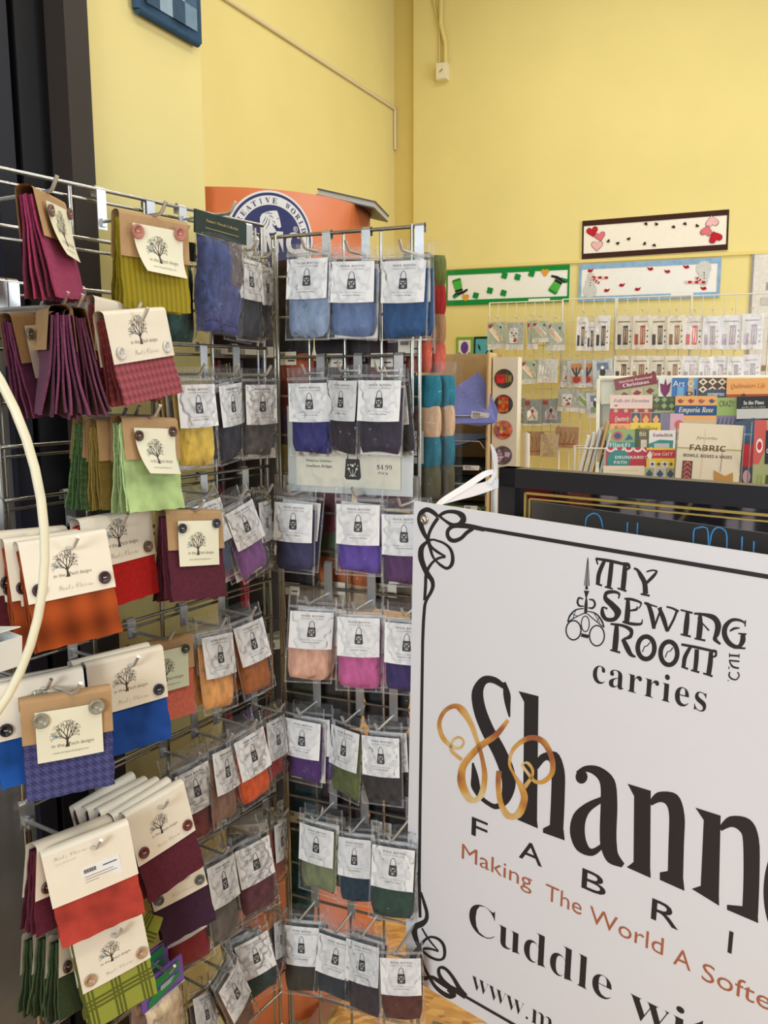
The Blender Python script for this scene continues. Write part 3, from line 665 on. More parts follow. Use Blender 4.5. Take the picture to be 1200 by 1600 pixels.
 ["k",1,[[337.2,165.4,339.7,164.9],[336.6,171.3,339.0,171.5],[334.3,176.6,336.4,177.6],[330.7,180.5,332.0,182.4],[326.4,182.6,326.6,185.0],[322.0,182.5,320.9,184.9],[318.0,180.3,316.1,182.2],[315.1,176.1,312.7,177.4],[313.9,170.6,311.3,171.2],[314.5,164.7,312.0,164.5],[316.8,159.4,314.7,158.4],[320.5,155.5,319.2,153.6],[324.8,153.5,324.6,151.1],[329.2,153.6,330.2,151.3],[333.1,155.8,335.0,154.0],[336.0,160.0,338.3,158.8]]],
 ["k",1,[[377.2,165.3,379.6,164.8],[376.7,171.4,379.0,171.6],[374.5,176.9,376.5,177.9],[371.1,181.0,372.4,182.8],[367.0,183.1,367.1,185.4],[362.7,183.0,361.6,185.3],[358.8,180.6,357.0,182.4],[356.0,176.2,353.7,177.4],[354.7,170.4,352.3,171.0],[355.3,164.3,352.9,164.1],[357.5,158.8,355.5,157.8],[361.0,154.7,359.7,153.0],[365.1,152.7,364.9,150.4],[369.3,152.9,370.4,150.6],[373.1,155.3,375.0,153.5],[375.9,159.7,378.2,158.5]]],
 ["k",1,[[351.1,151.9,353.0,151.5],[350.9,156.7,352.7,156.7],[349.8,160.9,351.5,161.3],[347.9,163.7,349.2,164.9],[346.0,165.0,346.1,166.7],[343.9,164.6,342.8,166.3],[341.8,162.6,340.2,163.8],[340.2,159.0,338.4,159.8],[339.4,154.5,337.5,154.9],[339.6,149.7,337.8,149.8],[340.8,145.5,339.1,145.1],[342.6,142.7,341.4,141.6],[344.6,141.5,344.5,139.7],[346.6,141.8,347.7,140.2],[348.7,143.9,350.3,142.7],[350.4,147.4,352.1,146.7]]],
 ["k",0,[[341.9,91.9,345.6,91.2],[341.3,97.9,346.9,96.9]]],
 ["k",0,[[339.6,100.1,348.8,98.8],[343.4,111.3,345.2,111.0]]],
 ["k",0,[[343.4,111.3,345.9,110.9],[341.9,122.7,347.4,121.8],[342.5,137.4,347.4,136.6]]],
 ["k",0,[[339.7,112.7,339.3,115.0],[331.0,112.2,332.9,115.0],[328.0,121.3,331.7,120.3],[332.4,127.7,334.2,124.4],[341.4,126.2,341.5,124.4]]],
 ["k",0,[[349.2,113.7,349.5,111.3],[355.6,114.0,357.9,111.0],[357.8,119.3,361.5,119.1],[354.9,123.8,356.5,126.8],[348.4,125.3,348.3,127.1]]],
 ["k",0,[[341.1,128.0,341.5,129.7],[326.8,133.1,328.1,135.0],[316.6,145.1,319.3,146.2],[313.5,156.7,315.9,157.0]]],
 ["k",0,[[315.2,157.5,314.2,156.2],[328.6,146.5,327.6,145.2],[343.1,136.7,342.2,135.3]]],
 ["k",0,[[321.3,142.5,321.7,141.3],[331.0,144.0,331.4,142.8]]],
 ["k",0,[[326.9,134.6,328.1,134.7],[322.9,148.9,324.2,149.0]]],
 ["k",0,[[347.5,132.8,347.9,131.1],[361.1,134.0,362.3,131.8],[370.8,142.5,373.3,140.5],[375.9,152.8,378.1,151.5]]],
 ["k",0,[[377.5,151.4,376.5,153.0],[363.0,143.7,361.9,145.3],[348.6,135.5,347.5,137.1]]],
 ["k",0,[[367.6,137.8,368.7,138.2],[363.5,146.0,364.6,146.4]]],
 ["k",0,[[358.1,133.1,359.1,132.2],[369.7,146.7,370.7,145.9]]],
 ["k",0,[[338.7,175.8,339.8,169.7],[351.8,175.8,352.9,169.7]]],
 ["k",0,[[207.3,294.0,202.9,301.3],[184.5,283.5,180.5,295.7],[156.4,290.1,166.3,300.2],[136.9,321.0,160.3,317.8],[141.7,357.7,166.6,344.6],[160.3,393.5,184.3,375.9],[184.6,425.3,209.2,406.6],[201.6,456.8,228.9,440.7],[205.8,478.7,231.9,472.1],[203.9,501.4,219.4,505.0],[194.3,515.8,196.2,525.3],[179.8,515.9,175.7,524.3],[168.2,511.8,163.0,520.0]]],
 ["k",0,[[200.0,288.6,204.6,286.6],[201.0,311.5,214.9,305.9],[206.6,331.2,215.9,327.5],[213.6,347.8,216.5,346.6]]],
 ["k",0,[[141.7,455.6,145.4,453.8],[141.3,480.3,155.1,474.1],[141.6,501.4,160.0,491.4],[154.4,515.5,162.6,509.9]]],
 ["k",0,[[274.6,422.5,267.6,420.9],[285.7,404.9,277.1,396.2],[294.1,402.5,307.1,381.9],[299.4,419.1,322.9,408.2],[301.0,462.4,326.1,454.0],[301.4,521.9,326.7,513.2]]],
 ["k",0,[[346.3,407.8,343.8,403.9],[361.0,398.3,359.7,388.4],[377.1,399.9,385.2,382.2],[386.8,411.5,409.8,394.7],[389.5,441.6,417.4,430.9],[391.1,492.9,419.3,482.0],[395.2,520.4,421.5,504.4],[408.3,539.4,425.0,518.6],[431.8,538.6,436.0,530.1]]],
 ["k",0,[[391.7,430.2,396.5,436.6],[364.3,452.1,374.5,460.8],[343.4,479.7,366.1,481.1],[338.9,514.3,365.2,502.1],[353.0,540.3,370.0,520.1],[381.5,539.2,379.4,527.3],[402.2,512.6,397.8,508.3]]],
 ["k",0,[[472.9,416.6,468.0,412.0],[485.1,406.3,481.2,391.2],[495.6,407.3,510.6,384.8],[501.1,424.1,524.1,412.9],[503.4,468.8,526.9,460.0],[506.5,530.4,530.1,520.8]]],
 ["k",0,[[579.5,417.8,575.1,413.3],[592.8,406.2,589.1,390.8],[604.4,408.1,616.8,385.1],[610.3,420.9,631.5,409.2],[615.8,476.1,637.5,467.0],[618.9,536.9,640.8,527.7]]],
 ["k",1,[[352.8,410.0,364.3,406.1],[352.8,410.7,363.9,410.3],[352.7,411.0,362.2,414.6],[352.9,410.7,359.1,418.6],[353.9,410.1,354.6,421.4],[354.9,410.0,349.9,421.8],[355.2,410.1,346.4,420.1],[355.1,409.9,344.2,417.0],[354.9,409.3,343.4,413.2],[355.0,408.5,343.8,409.0],[355.1,408.2,345.5,404.6],[354.8,408.5,348.7,400.6],[353.8,409.1,353.2,397.9],[352.8,409.2,357.8,397.5],[352.5,409.1,361.3,399.2],[352.7,409.3,363.4,402.3]]],
 ["k",2,[[230.3,296.2],[268.7,294.7],[277.0,515.3],[279.4,529.8],[238.2,528.9],[249.4,514.5],[242.1,312.6]]],
 ["k",2,[[289.0,526.1],[302.6,513.7],[327.2,513.5],[330.5,531.8],[289.4,533.7]]],
 ["k",2,[[432.0,394.4],[469.9,393.1],[478.0,520.0],[480.1,536.5],[440.0,534.9],[450.6,521.2],[444.0,411.3]]],
 ["k",2,[[493.5,521.1],[506.2,513.1],[529.6,513.2],[533.5,535.1],[494.4,533.4]]],
 ["k",2,[[539.1,395.5],[576.4,394.5],[584.1,519.1],[585.9,536.4],[543.9,527.0],[556.7,516.4],[552.8,410.6]]],
 ["k",2,[[596.7,529.6],[617.6,522.5],[639.2,519.3],[642.2,538.6],[597.4,537.6]]],
 ["k",1,[[702.1,462.0,724.1,452.2],[702.5,487.3,724.6,482.4],[699.2,509.6,720.4,511.4],[693.8,523.8,710.6,536.7],[690.7,527.5,693.2,554.5],[687.2,527.0,673.8,554.7],[679.6,518.8,659.6,540.4],[672.4,501.1,649.9,516.8],[668.1,477.0,644.7,487.4],[667.8,451.3,644.5,455.9],[671.3,429.1,649.4,426.4],[676.8,415.4,659.8,401.7],[679.9,412.0,677.5,385.8],[683.5,412.7,696.4,387.2],[690.9,421.0,709.8,401.7],[697.9,438.5,719.0,424.3]]],
 ["o",0,[[209.5,352.2,215.2,354.6],[185.4,385.0,194.0,390.4],[155.3,413.2,164.4,419.9],[133.1,440.9,144.2,445.4],[114.7,472.1,129.7,471.1],[113.3,508.6,130.7,498.6],[138.1,533.6,145.3,520.2],[167.7,513.7,156.9,511.3],[175.3,473.9,164.1,477.2],[168.3,441.2,159.8,445.6],[156.3,410.8,148.1,415.8],[141.4,377.8,131.4,385.2],[121.8,355.7,111.1,368.2],[99.6,355.4,100.8,364.1],[76.0,373.7,83.1,377.0],[63.6,402.8,72.9,400.7],[71.0,429.2,80.4,422.1],[93.8,442.0,98.5,433.7],[116.9,437.4,114.6,432.7],[125.6,419.6,120.5,421.8],[111.9,413.3,111.8,417.9],[96.2,426.5,101.9,427.6],[92.8,447.9,99.8,442.7],[117.2,460.2,122.3,453.4]]],
 ["o",0,[[193.0,453.2,203.9,450.0],[192.9,479.1,203.7,474.8],[198.8,512.2,209.1,505.5],[216.7,534.8,223.5,521.9],[246.3,520.9,235.0,514.8],[257.9,484.4,244.1,487.9],[249.5,462.5,238.9,470.4],[232.3,447.2,227.2,451.5],[221.7,429.9,215.8,432.0],[229.7,402.2,223.0,399.7],[255.8,377.4,252.8,369.0],[276.6,375.8,283.1,365.4],[293.2,394.4,302.4,388.5],[296.2,420.0,305.8,419.4],[284.1,437.8,288.6,443.9],[271.0,443.3,268.0,450.1],[256.6,433.1,252.2,437.9],[246.9,424.3,241.1,426.3],[252.6,421.1,254.6,415.5],[261.2,428.6,266.5,425.1],[260.7,440.4,266.0,440.8],[246.1,463.2,253.9,465.6]]],
]
PACKETS=[[[0.58, 1.795, 0.131, 0.192, -0.026], "g"], [[0.716, 1.788, 0.124, 0.191, -0.026], "s"], [[0.837, 1.794, 0.072, 0.198, -0.027], "g"], [[0.895, 1.815, 0.117, 0.145, -0.027], "g"], [[0.997, 1.78, 0.138, 0.192, -0.026], "g"], [[1.183, 1.796, 0.078, 0.229, -0.028], "w"], [[1.244, 1.777, 0.06, 0.194, -0.026], "w"], [[1.319, 1.797, 0.098, 0.235, -0.029], "w"], [[1.462, 1.798, 0.113, 0.225, -0.029], "c"], [[1.575, 1.796, 0.112, 0.223, -0.029], "r"], [[1.686, 1.793, 0.11, 0.222, -0.029], "c"], [[1.794, 1.791, 0.105, 0.22, -0.029], "c"], [[1.904, 1.788, 0.115, 0.219, -0.029], "p"], [[2.015, 1.784, 0.106, 0.213, -0.029], "b"], [[2.134, 1.785, 0.132, 0.22, -0.029], "b"], [[2.262, 1.786, 0.126, 0.226, -0.03], "b"], [[1.459, 1.549, 0.114, 0.189, -0.013], "c"], [[1.576, 1.548, 0.121, 0.188, -0.013], "c"], [[1.69, 1.547, 0.099, 0.186, -0.013], "c"], [[1.792, 1.546, 0.106, 0.185, -0.013], "c"], [[1.897, 1.545, 0.104, 0.184, -0.013], "b"], [[1.989, 1.541, 0.079, 0.175, -0.012], "b"], [[2.076, 1.544, 0.102, 0.182, -0.013], "b"], [[2.17, 1.541, 0.093, 0.177, -0.013], "b"], [[2.269, 1.547, 0.107, 0.188, -0.013], "b"], [[1.079, 1.525, 0.066, 0.185, -0.011], "s"], [[1.154, 1.522, 0.127, 0.188, -0.011], "o"], [[1.226, 1.522, 0.113, 0.188, -0.011], "o"], [[1.332, 1.521, 0.133, 0.204, -0.012], "u"], [[1.101, 1.34, 0.146, 0.151, 0.001], "s"], [[1.201, 1.331, 0.14, 0.15, 0.001], "l"], [[1.293, 1.312, 0.13, 0.171, 0.002], "u"], [[0.822, 1.538, 0.132, 0.165, -0.011], "g"], [[0.953, 1.546, 0.139, 0.164, -0.012], "h"], [[0.775, 1.261, 0.046, 0.19, 0.004], "d"], [[0.853, 1.255, 0.128, 0.185, 0.005], "d"], [[0.982, 1.261, 0.14, 0.184, 0.005], "d"], [[0.862, 1.033, 0.147, 0.169, 0.018], "k"], [[0.977, 1.024, 0.127, 0.163, 0.019], "x"], [[1.097, 1.083, 0.161, 0.148, 0.016], "k"]]
BOOKS={"rack": [0.168, 1.312, 0.569, 0.416, 0.029], "christmas": [-0.013, 1.467, 0.141, 0.076, 0.165], "leaf": [0.084, 1.462, 0.045, 0.083, -0.004], "art": [0.149, 1.459, 0.088, 0.076, -0.004], "geometric": [0.235, 1.459, 0.092, 0.075, -0.004], "orange": [0.347, 1.458, 0.136, 0.074, 0.015], "folkart": [-0.03, 1.401, 0.14, 0.077, -0.0], "greenq": [0.079, 1.401, 0.075, 0.066, 0.0], "emporia": [0.18, 1.387, 0.134, 0.099, 0.0], "crazy": [0.28, 1.384, 0.065, 0.094, 0.0], "pines": [0.363, 1.384, 0.106, 0.102, 0.025], "redstrip": [-0.068, 1.358, 0.071, 0.047, 0.004], "tiles": [0.017, 1.357, 0.099, 0.05, 0.004], "pink": [0.104, 1.347, 0.072, 0.062, 0.004], "hello": [-0.069, 1.326, 0.069, 0.039, 0.007], "quilt": [0.015, 1.328, 0.098, 0.042, 0.006], "flip": [-0.067, 1.291, 0.093, 0.074, 0.008], "bit": [0.004, 1.29, 0.048, 0.08, 0.008], "embellish": [0.066, 1.289, 0.084, 0.074, 0.008], "drunkard": [-0.041, 1.233, 0.144, 0.076, 0.012], "farm": [0.061, 1.229, 0.091, 0.084, 0.012], "cream": [-0.057, 1.174, 0.13, 0.079, 0.016], "tilebook": [0.057, 1.171, 0.098, 0.078, 0.017], "fabric": [0.198, 1.247, 0.192, 0.212, -0.04], "bluered": [0.328, 1.234, 0.04, 0.212, 0.007], "floral": [0.377, 1.251, 0.085, 0.229, 0.006]}
BRAIDS=[[[0.018, 1.734, 0.076, 0.213], [[70, 45, 35], [60, 32, 28], [40, 32, 32], [200, 90, 45]], 1], [[0.123, 1.728, 0.107, 0.212], [[52, 38, 36], [44, 36, 38], [40, 34, 36], [78, 40, 42]], 1], [[0.228, 1.723, 0.092, 0.207], [[95, 40, 45], [150, 75, 45], [60, 40, 42], [110, 48, 45]], 1], [[0.281, 1.732, 0.066, 0.216], [[110, 118, 52], [178, 42, 42], [172, 132, 98], [198, 88, 66]], 1], [[0.008, 1.499, 0.068, 0.226], [[130, 35, 40], [72, 42, 84], [195, 165, 62], [190, 165, 130]], 1], [[0.092, 1.499, 0.089, 0.222], [[60, 45, 55], [110, 50, 60], [70, 60, 60], [120, 60, 70]], 0], [[0.213, 1.498, 0.109, 0.216], [[50, 45, 50], [80, 50, 55], [60, 50, 50], [120, 40, 60]], 0], [[0.299, 1.507, 0.07, 0.229], [[22, 118, 138], [204, 168, 134], [34, 100, 116], [86, 80, 54]], 2], [[0.017, 1.24, 0.087, 0.188], [[62, 50, 58], [72, 44, 56], [48, 36, 34], [120, 95, 70]], 1], [[0.125, 1.246, 0.124, 0.183], [[118, 50, 66], [78, 92, 66], [196, 104, 52], [196, 170, 130]], 1], [[0.233, 1.239, 0.08, 0.169], [[60, 50, 56], [80, 55, 60], [36, 42, 56], [92, 72, 54]], 1], [[0.022, 0.974, 0.086, 0.18], [[60, 50, 40], [84, 82, 52], [72, 70, 50], [64, 62, 46]], 0], [[0.111, 0.984, 0.086, 0.176], [[92, 50, 60], [150, 95, 42], [60, 46, 34], [46, 36, 32]], 0], [[0.216, 0.976, 0.09, 0.161], [[40, 40, 52], [36, 38, 54], [44, 40, 42], [58, 40, 40]], 0], [[0.018, 0.752, 0.081, 0.209], [[140, 90, 50], [66, 50, 42], [30, 56, 58], [34, 66, 66]], 1], [[0.117, 0.769, 0.099, 0.217], [[150, 100, 52], [96, 70, 44], [60, 34, 40], [52, 32, 38]], 1], [[0.221, 0.785, 0.086, 0.225], [[140, 110, 60], [70, 60, 40], [44, 34, 38], [50, 34, 40]], 1], [[0.006, 0.537, 0.061, 0.194], [[24, 62, 66], [28, 80, 80], [22, 70, 70], [40, 84, 70]], 0]]
TX=[["carries", [0.363, 0.2449, 0.5425, 0.2428, 0.0283]], ["Cuddle", [0.1467, 0.7831, 0.429, 0.7854, 0.0671]], ["wit", [0.4607, 0.7899, 0.5867, 0.7903, 0.0342]], ["Making", [0.1261, 0.6477, 0.273, 0.65, 0.0292]], ["The", [0.2998, 0.6529, 0.368, 0.6536, 0.0272]], ["World", [0.3822, 0.6556, 0.5084, 0.6602, 0.0263]], ["A", [0.5251, 0.6637, 0.5528, 0.663, 0.0247]], ["Softe", [0.5696, 0.665, 0.6672, 0.67, 0.0242]], ["www", [0.1572, 0.901, 0.245, 0.9039, 0.0291]], ["F", [0.1454, 0.5925, 0.1818, 0.5945, 0.0373]], ["A", [0.2458, 0.5982, 0.2907, 0.5965, 0.0358]], ["B", [0.3649, 0.6026, 0.4079, 0.6033, 0.0364]], ["R", [0.4849, 0.6044, 0.5281, 0.6041, 0.0356]], ["I", [0.6039, 0.6045, 0.6114, 0.6045, 0.0347]]]
# ------------------------------------------------------------------ the room
def wallmat(name, col):
    return mat(name, col, 0.7, spec=0.25, vary=0.035, vscale=1.6, bump=0.12, bscale=90)
M_WALL = wallmat('yellow_wall_paint', (232, 218, 148))
M_WALL2 = wallmat('yellow_column_paint', (230, 211, 136))
M_DARK = mat('dark_bronze_frame', (50, 43, 38), 0.55, spec=0.3)
M_BLACK = mat('black_door_panel', (17, 16, 18), 0.5, spec=0.3)
M_NAVY = mat('navy_door_panel', (28, 28, 38), 0.5, spec=0.3)

def osb():
    m = bpy.data.materials.new('chip_board_floor')
    m.use_nodes = True
    nt = m.node_tree
    b = nt.nodes['Principled BSDF']
    b.inputs['Roughness'].default_value = 0.45
    tc = nt.nodes.new('ShaderNodeTexCoord')
    nz = nt.nodes.new('ShaderNodeTexNoise')
    nz.inputs['Scale'].default_value = 6
    ad = nt.nodes.new('ShaderNodeVectorMath')
    ad.operation = 'MULTIPLY_ADD'
    ad.inputs[1].default_value = (0.12, 0.12, 0.12)
    nt.links.new(tc.outputs['Object'], nz.inputs['Vector'])
    nt.links.new(nz.outputs['Color'], ad.inputs[0])
    nt.links.new(tc.outputs['Object'], ad.inputs[2])
    mp = nt.nodes.new('ShaderNodeMapping')
    mp.inputs['Scale'].default_value = (30, 78, 1)
    mp.inputs['Rotation'].default_value = (0, 0, 0.6)
    nt.links.new(ad.outputs[0], mp.inputs['Vector'])
    vo = nt.nodes.new('ShaderNodeTexVoronoi')
    vo.inputs['Scale'].default_value = 1.0
    nt.links.new(mp.outputs[0], vo.inputs['Vector'])
    cr = nt.nodes.new('ShaderNodeValToRGB')
    e = cr.color_ramp.elements
    e[0].position, e[0].color = 0.0, lin((168, 116, 56))
    e[1].position, e[1].color = 1.0, lin((226, 182, 106))
    k = e.new(0.45)
    k.color = lin((204, 152, 80))
    nt.links.new(vo.outputs['Color'], cr.inputs[0])
    nt.links.new(cr.outputs[0], b.inputs['Base Color'])
    return m

def structure(name, mb, m, M=None):
    o = mb.build(name, m, None, M)
    o['kind'] = 'structure'
    return o

mb = MB()
mb.box((1.5, 2.2, -0.03), (9, 11.6, 0.06))
structure('floor', mb, osb())
mb = MB()
mb.box((1.5, 2.2, 4.75), (9, 11.6, 0.1))
structure('ceiling', mb, mat('white_ceiling', (226, 222, 208), 0.8))

def along(o, d, s, z, out=0.0):
    """a point on a wall through o running along d; out is towards the shop"""
    n = Vector((d[1], -d[0], 0))
    return Vector((o[0], o[1], 0)) + Vector((d[0], d[1], 0)) * s + n * out + Vector((0, 0, z))

def wall_frame(o, d, s, z, out=0.0, roll=0.0):
    """local x along the wall to the right, z up, -y out of the wall"""
    p = along(o, d, s, z, out)
    return Matrix.Translation(p) @ Matrix.Rotation(math.atan2(d[1], d[0]), 4, 'Z') @ Matrix.Rotation(-roll, 4, 'Y')

RO_, RD_ = (0.42092, 7.0), (0.930418, -0.366501)
FO_, FD_ = (0.09221, 7.2), (0.410032, 0.912071)      # far left wall: runs to the corner
NO_, ND_ = (-0.3473, 1.8), (0.410032, 0.912071)      # near left wall: ends at its outer corner

mb = MB()
mb.box((2.6, 0.06, 2.35), (5.6, 0.12, 4.7))
structure('wall_back', mb, M_WALL, Matrix.Translation((RO_[0], RO_[1], 0)) @ Matrix.Rotation(math.atan2(RD_[1], RD_[0]), 4, 'Z'))
# column face between the far left wall and the back wall
ca, cb = Vector((FO_[0], FO_[1], 0)), Vector((RO_[0], RO_[1], 0))
mb = MB()
mb.box(((cb - ca).length / 2, 0.08, 2.35), ((cb - ca).length, 0.16, 4.7))
structure('wall_column', mb, M_WALL2, Matrix.Translation(ca) @ Matrix.Rotation(math.atan2(cb.y - ca.y, cb.x - ca.x), 4, 'Z'))
mb = MB()
mb.box((-2.4, 0.06, 2.35), (4.8, 0.12, 4.7))
structure('wall_left', mb, M_WALL, Matrix.Translation(ca) @ Matrix.Rotation(math.atan2(FD_[1], FD_[0]), 4, 'Z'))
NM = Matrix.Translation((NO_[0], NO_[1], 0)) @ Matrix.Rotation(math.atan2(ND_[1], ND_[0]), 4, 'Z')
mb = MB()
mb.box((-0.163, 0.09, 2.35), (0.326, 0.18, 4.7))
structure('wall_near', mb, M_WALL, NM)
mb = MB()
mb.box((-0.349, 0.08, 2.35), (0.052, 0.19, 4.7))
mb.box((-0.329, 0.075, 2.35), (0.012, 0.164, 4.7), 1)
structure('trim_1', mb, [M_DARK, mat('dark_bronze_edge', (72, 66, 58), 0.5)], NM)
mb = MB()
mb.box((-0.405, 0.075, 2.35), (0.062, 0.1, 4.7), 0)
mb.box((-0.443, 0.085, 2.35), (0.014, 0.09, 4.7), 2)  # near-black strip puts the shade of the open door gap into colour
mb.box((-0.468, 0.075, 2.35), (0.036, 0.1, 4.7), 1)
mb.box((-0.60, 0.045, 2.35), (0.226, 0.02, 4.7), 3)
mb.box((-0.735, 0.075, 2.35), (0.05, 0.1, 4.7), 0)
structure('door_1', mb, [M_BLACK, M_NAVY, mat('door_gap_shadow', (12, 12, 13), 0.7), mat('grey_door_glass', (120, 118, 112), 0.15, spec=0.6)], NM)
mb = MB()
mb.box((-1.75, 0.09, 2.35), (1.98, 0.16, 4.7))
structure('wall_entry', mb, mat('dark_entry_glass', (58, 56, 58), .2, spec=.5), NM)
# raised seam that crosses the back wall above the runners
mb = MB()
mb.box((2.45, -0.008, 2.33), (4.8, 0.016, 0.022))
structure('trim_2', mb, M_WALL2, Matrix.Translation((RO_[0], RO_[1], 0)) @ Matrix.Rotation(math.atan2(RD_[1], RD_[0]), 4, 'Z'))

# conduit on the far left wall
mb = MB()
pts = [along(FO_, FD_, -3.6, 3.50, 0.012), along(FO_, FD_, -0.03, 3.55, 0.012), along(FO_, FD_, -0.018, 3.53, 0.012), along(FO_, FD_, -0.016, 3.25, 0.012)]
mb.tube(pts, 0.012, n=8)
tag(mb.build('conduit', mat('cream_conduit', (226, 212, 176), 0.5)), 'thin cream conduit running along the left wall and turning down at the corner', 'conduit')
# electrical box with its two cables beside the column
M_BOX = mat('cream_box', (236, 228, 198), 0.5)
eb = empty('electrical_box', wall_frame(RO_, RD_, 0.04, 3.741, 0.0), 'small cream electrical box high in the corner below a painted cable', 'electrical box')
mb = MB()
mb.box((0, -0.03, 0), (0.085, 0.06, 0.115))
mb.box((0, -0.063, 0), (0.075, 0.006, 0.105))
mb.build('box_body', M_BOX, eb)
mb = MB()
mb.tube([(0.012, -0.068, 0.01), (-0.01, -0.068, -0.008)], 0.004)
mb.build('screw', M_CHROME, eb)
mb = MB()
mb.tube([(0.02, -0.02, 0.05), (0.018, -0.02, 0.2), (-0.02, -0.02, 0.34), (-0.01, -0.02, 0.9)], 0.016)
mb.build('cable', M_WALL2, eb)
mb = MB()
mb.tube([(-0.03, -0.012, 0.05), (-0.03, -0.012, 0.3), (-0.1, -0.012, 0.6), (-0.12, -0.012, 0.9)], 0.006)
mb.build('cable', M_WALL2, eb)

# ------------------------------------------------------------------ quilts and runners on the walls
def sheet(name, w, h, mats, ink, M, label, cat, group=None, t=0.008, ripple=0.0012, binding=None, seed=0):
    rr = random.Random(seed)
    ph = rr.random() * 6
    mb = MB()
    fn = lambda u, v: ((u - .5) * w, -t + ripple * math.sin(u * 9 + ph) * math.sin(v * 5 + ph), (v - .5) * h)
    mb.slab(fn, 16, 6, t, 0)
    mb.printed(ink, lambda x, z: (x, fn(x / w + .5, z / h + .5)[1] - 0.0035, z), None, 2.5e-4)
    o = mb.build(name, mats, None, M)
    return tag(o, label, cat, group)

def fabric(name, col, vary=0.08, vs=60):
    return mat(name, col, 0.9, spec=0.1, vary=vary, vscale=vs, bump=0.15, bscale=300)

def heart(ink, x, z, r, m, rot=0.0):
    pts = []
    for k in range(28):
        a = 2 * math.pi * k / 28
        hx = 16 * math.sin(a) ** 3 / 16 * r
        hz = (13 * math.cos(a) - 5 * math.cos(2 * a) - 2 * math.cos(3 * a) - math.cos(4 * a)) / 16 * r
        pts.append((x + hx * math.cos(rot) - hz * math.sin(rot), z + hx * math.sin(rot) + hz * math.cos(rot)))
    ink.poly(pts, m)

F_CREAM = fabric('cream_cotton', (243, 238, 226), .015)
F_WHITE = fabric('white_cotton', (240, 240, 236), .015)
# heart runner
w, h = 0.985, 0.266
k = Ink()
k.rect(-w / 2, h / 2 - .037, w / 2, h / 2, 1)
k.rect(-w / 2, -h / 2, w / 2, -h / 2 + .037, 1)
k.rect(-w / 2, -h / 2, -w / 2 + .012, h / 2, 1)
k.rect(w / 2 - .012, -h / 2, w / 2, h / 2, 1)
for x, z, r, m, ro in [(-.42, .055, .038, 2, .2), (-.365, .018, .035, 3, .25), (-.385, -.045, .038, 4, 0), (.385, .06, .040, 4, 3.3), (.352, 0.0, .037, 3, 2.9), (.41, -.045, .041, 2, 3.5)]:
    heart(k, x, z, r * 1.08, 5, ro)
    heart(k, x, z, r, m, ro)
for x, z, ro in [(-.305, -.02, .8), (-.24, -.04, .1), (-.165, -.015, .2), (-.05, .08, 2.6), (.02, .072, -.6), (.135, .045, 2.9), (.21, .06, 2.8), (.29, .04, -.6), (-.055, -.055, .9), (.01, -.07, 2.8)]:
    heart(k, x, z, .0125, 5, ro)
sheet('table_runner', w, h, [F_CREAM, fabric('brown_cotton', (66, 44, 38)), fabric('red_cotton', (196, 40, 54)), fabric('rose_cotton', (224, 120, 130)), fabric('blush_cotton', (236, 186, 190)), fabric('brown_applique', (58, 46, 42))], k,
      wall_frame(RO_, RD_, 1.589, 2.484, 0.004, 0.012), 'cream table runner with dark brown edges and red and pink hearts', 'table runner', 'runners on the back wall', seed=1)
# snowman runner
w, h = 0.965, 0.265
k = Ink()
k.rect(-w / 2, h / 2 - .036, w / 2, h / 2, 1)
k.rect(-w / 2, -h / 2, w / 2, -h / 2 + .036, 1)
k.rect(-w / 2, -h / 2, -w / 2 + .02, h / 2, 1)
k.rect(w / 2 - .02, -h / 2, w / 2, h / 2, 1)
for x, z, r in [(-.40, -.055, .05), (-.40, .0, .036), (-.397, .045, .026), (.37, .065, .05), (.375, .015, .035), (.375, -.025, .026)]:
    k.disc(x, z, r, r, 2, 20)
def bird(k, x, z, fl=1, m=3, ro=0.0):
    k.poly([(x - .022 * fl, z - .004), (x - .012 * fl, z + .012), (x + .004 * fl, z + .006), (x + .022 * fl, z + .014), (x + .014 * fl, z - .004), (x + .002 * fl, z - .012), (x - .012 * fl, z - .010)], m)
for x, z, f in [(-.40, .085, 1), (-.28, -.058, 1), (-.175, -.025, 1), (-.065, -.058, 1), (.015, .078, -1), (.13, .055, -1), (.255, .08, -1), (.375, -.07, -1)]:
    bird(k, x, z, f)
for x0, z0, x1, z1 in [(-.41, .04, -.275, .03), (-.385, .03, -.335, -.005), (.25, -.022, .385, -.03), (.32, .01, .37, -.03)]:
    for q in range(6):
        a, b = q / 6, (q + 1) / 6
        k.stroke([(x0 + (x1 - x0) * a, z0 + (z1 - z0) * a, .016), (x0 + (x1 - x0) * b, z0 + (z1 - z0) * b, .016)], 3 if q % 2 else 4)
for x, z in [(-.398, .018), (-.398, 0), (-.40, -.018), (.375, .035), (.376, .018), (.377, .0)]:
    k.disc(x, z, .0035, m=5)
k.rect(.16, -h / 2 + .012, .31, -h / 2 + .036, 6)
sheet('table_runner', w, h, [F_WHITE, fabric('sky_blue_cotton', (142, 178, 214), .14, 25), fabric('grey_snow_cotton', (208, 208, 206)), fabric('cardinal_red_cotton', (176, 32, 46)), fabric('scarf_pink_cotton', (228, 190, 186)), M_INK, F_WHITE], k,
      wall_frame(RO_, RD_, 1.564, 2.176, 0.004, 0.0), 'white table runner with pale blue edges, snowmen and red birds', 'table runner', 'runners on the back wall', seed=2)
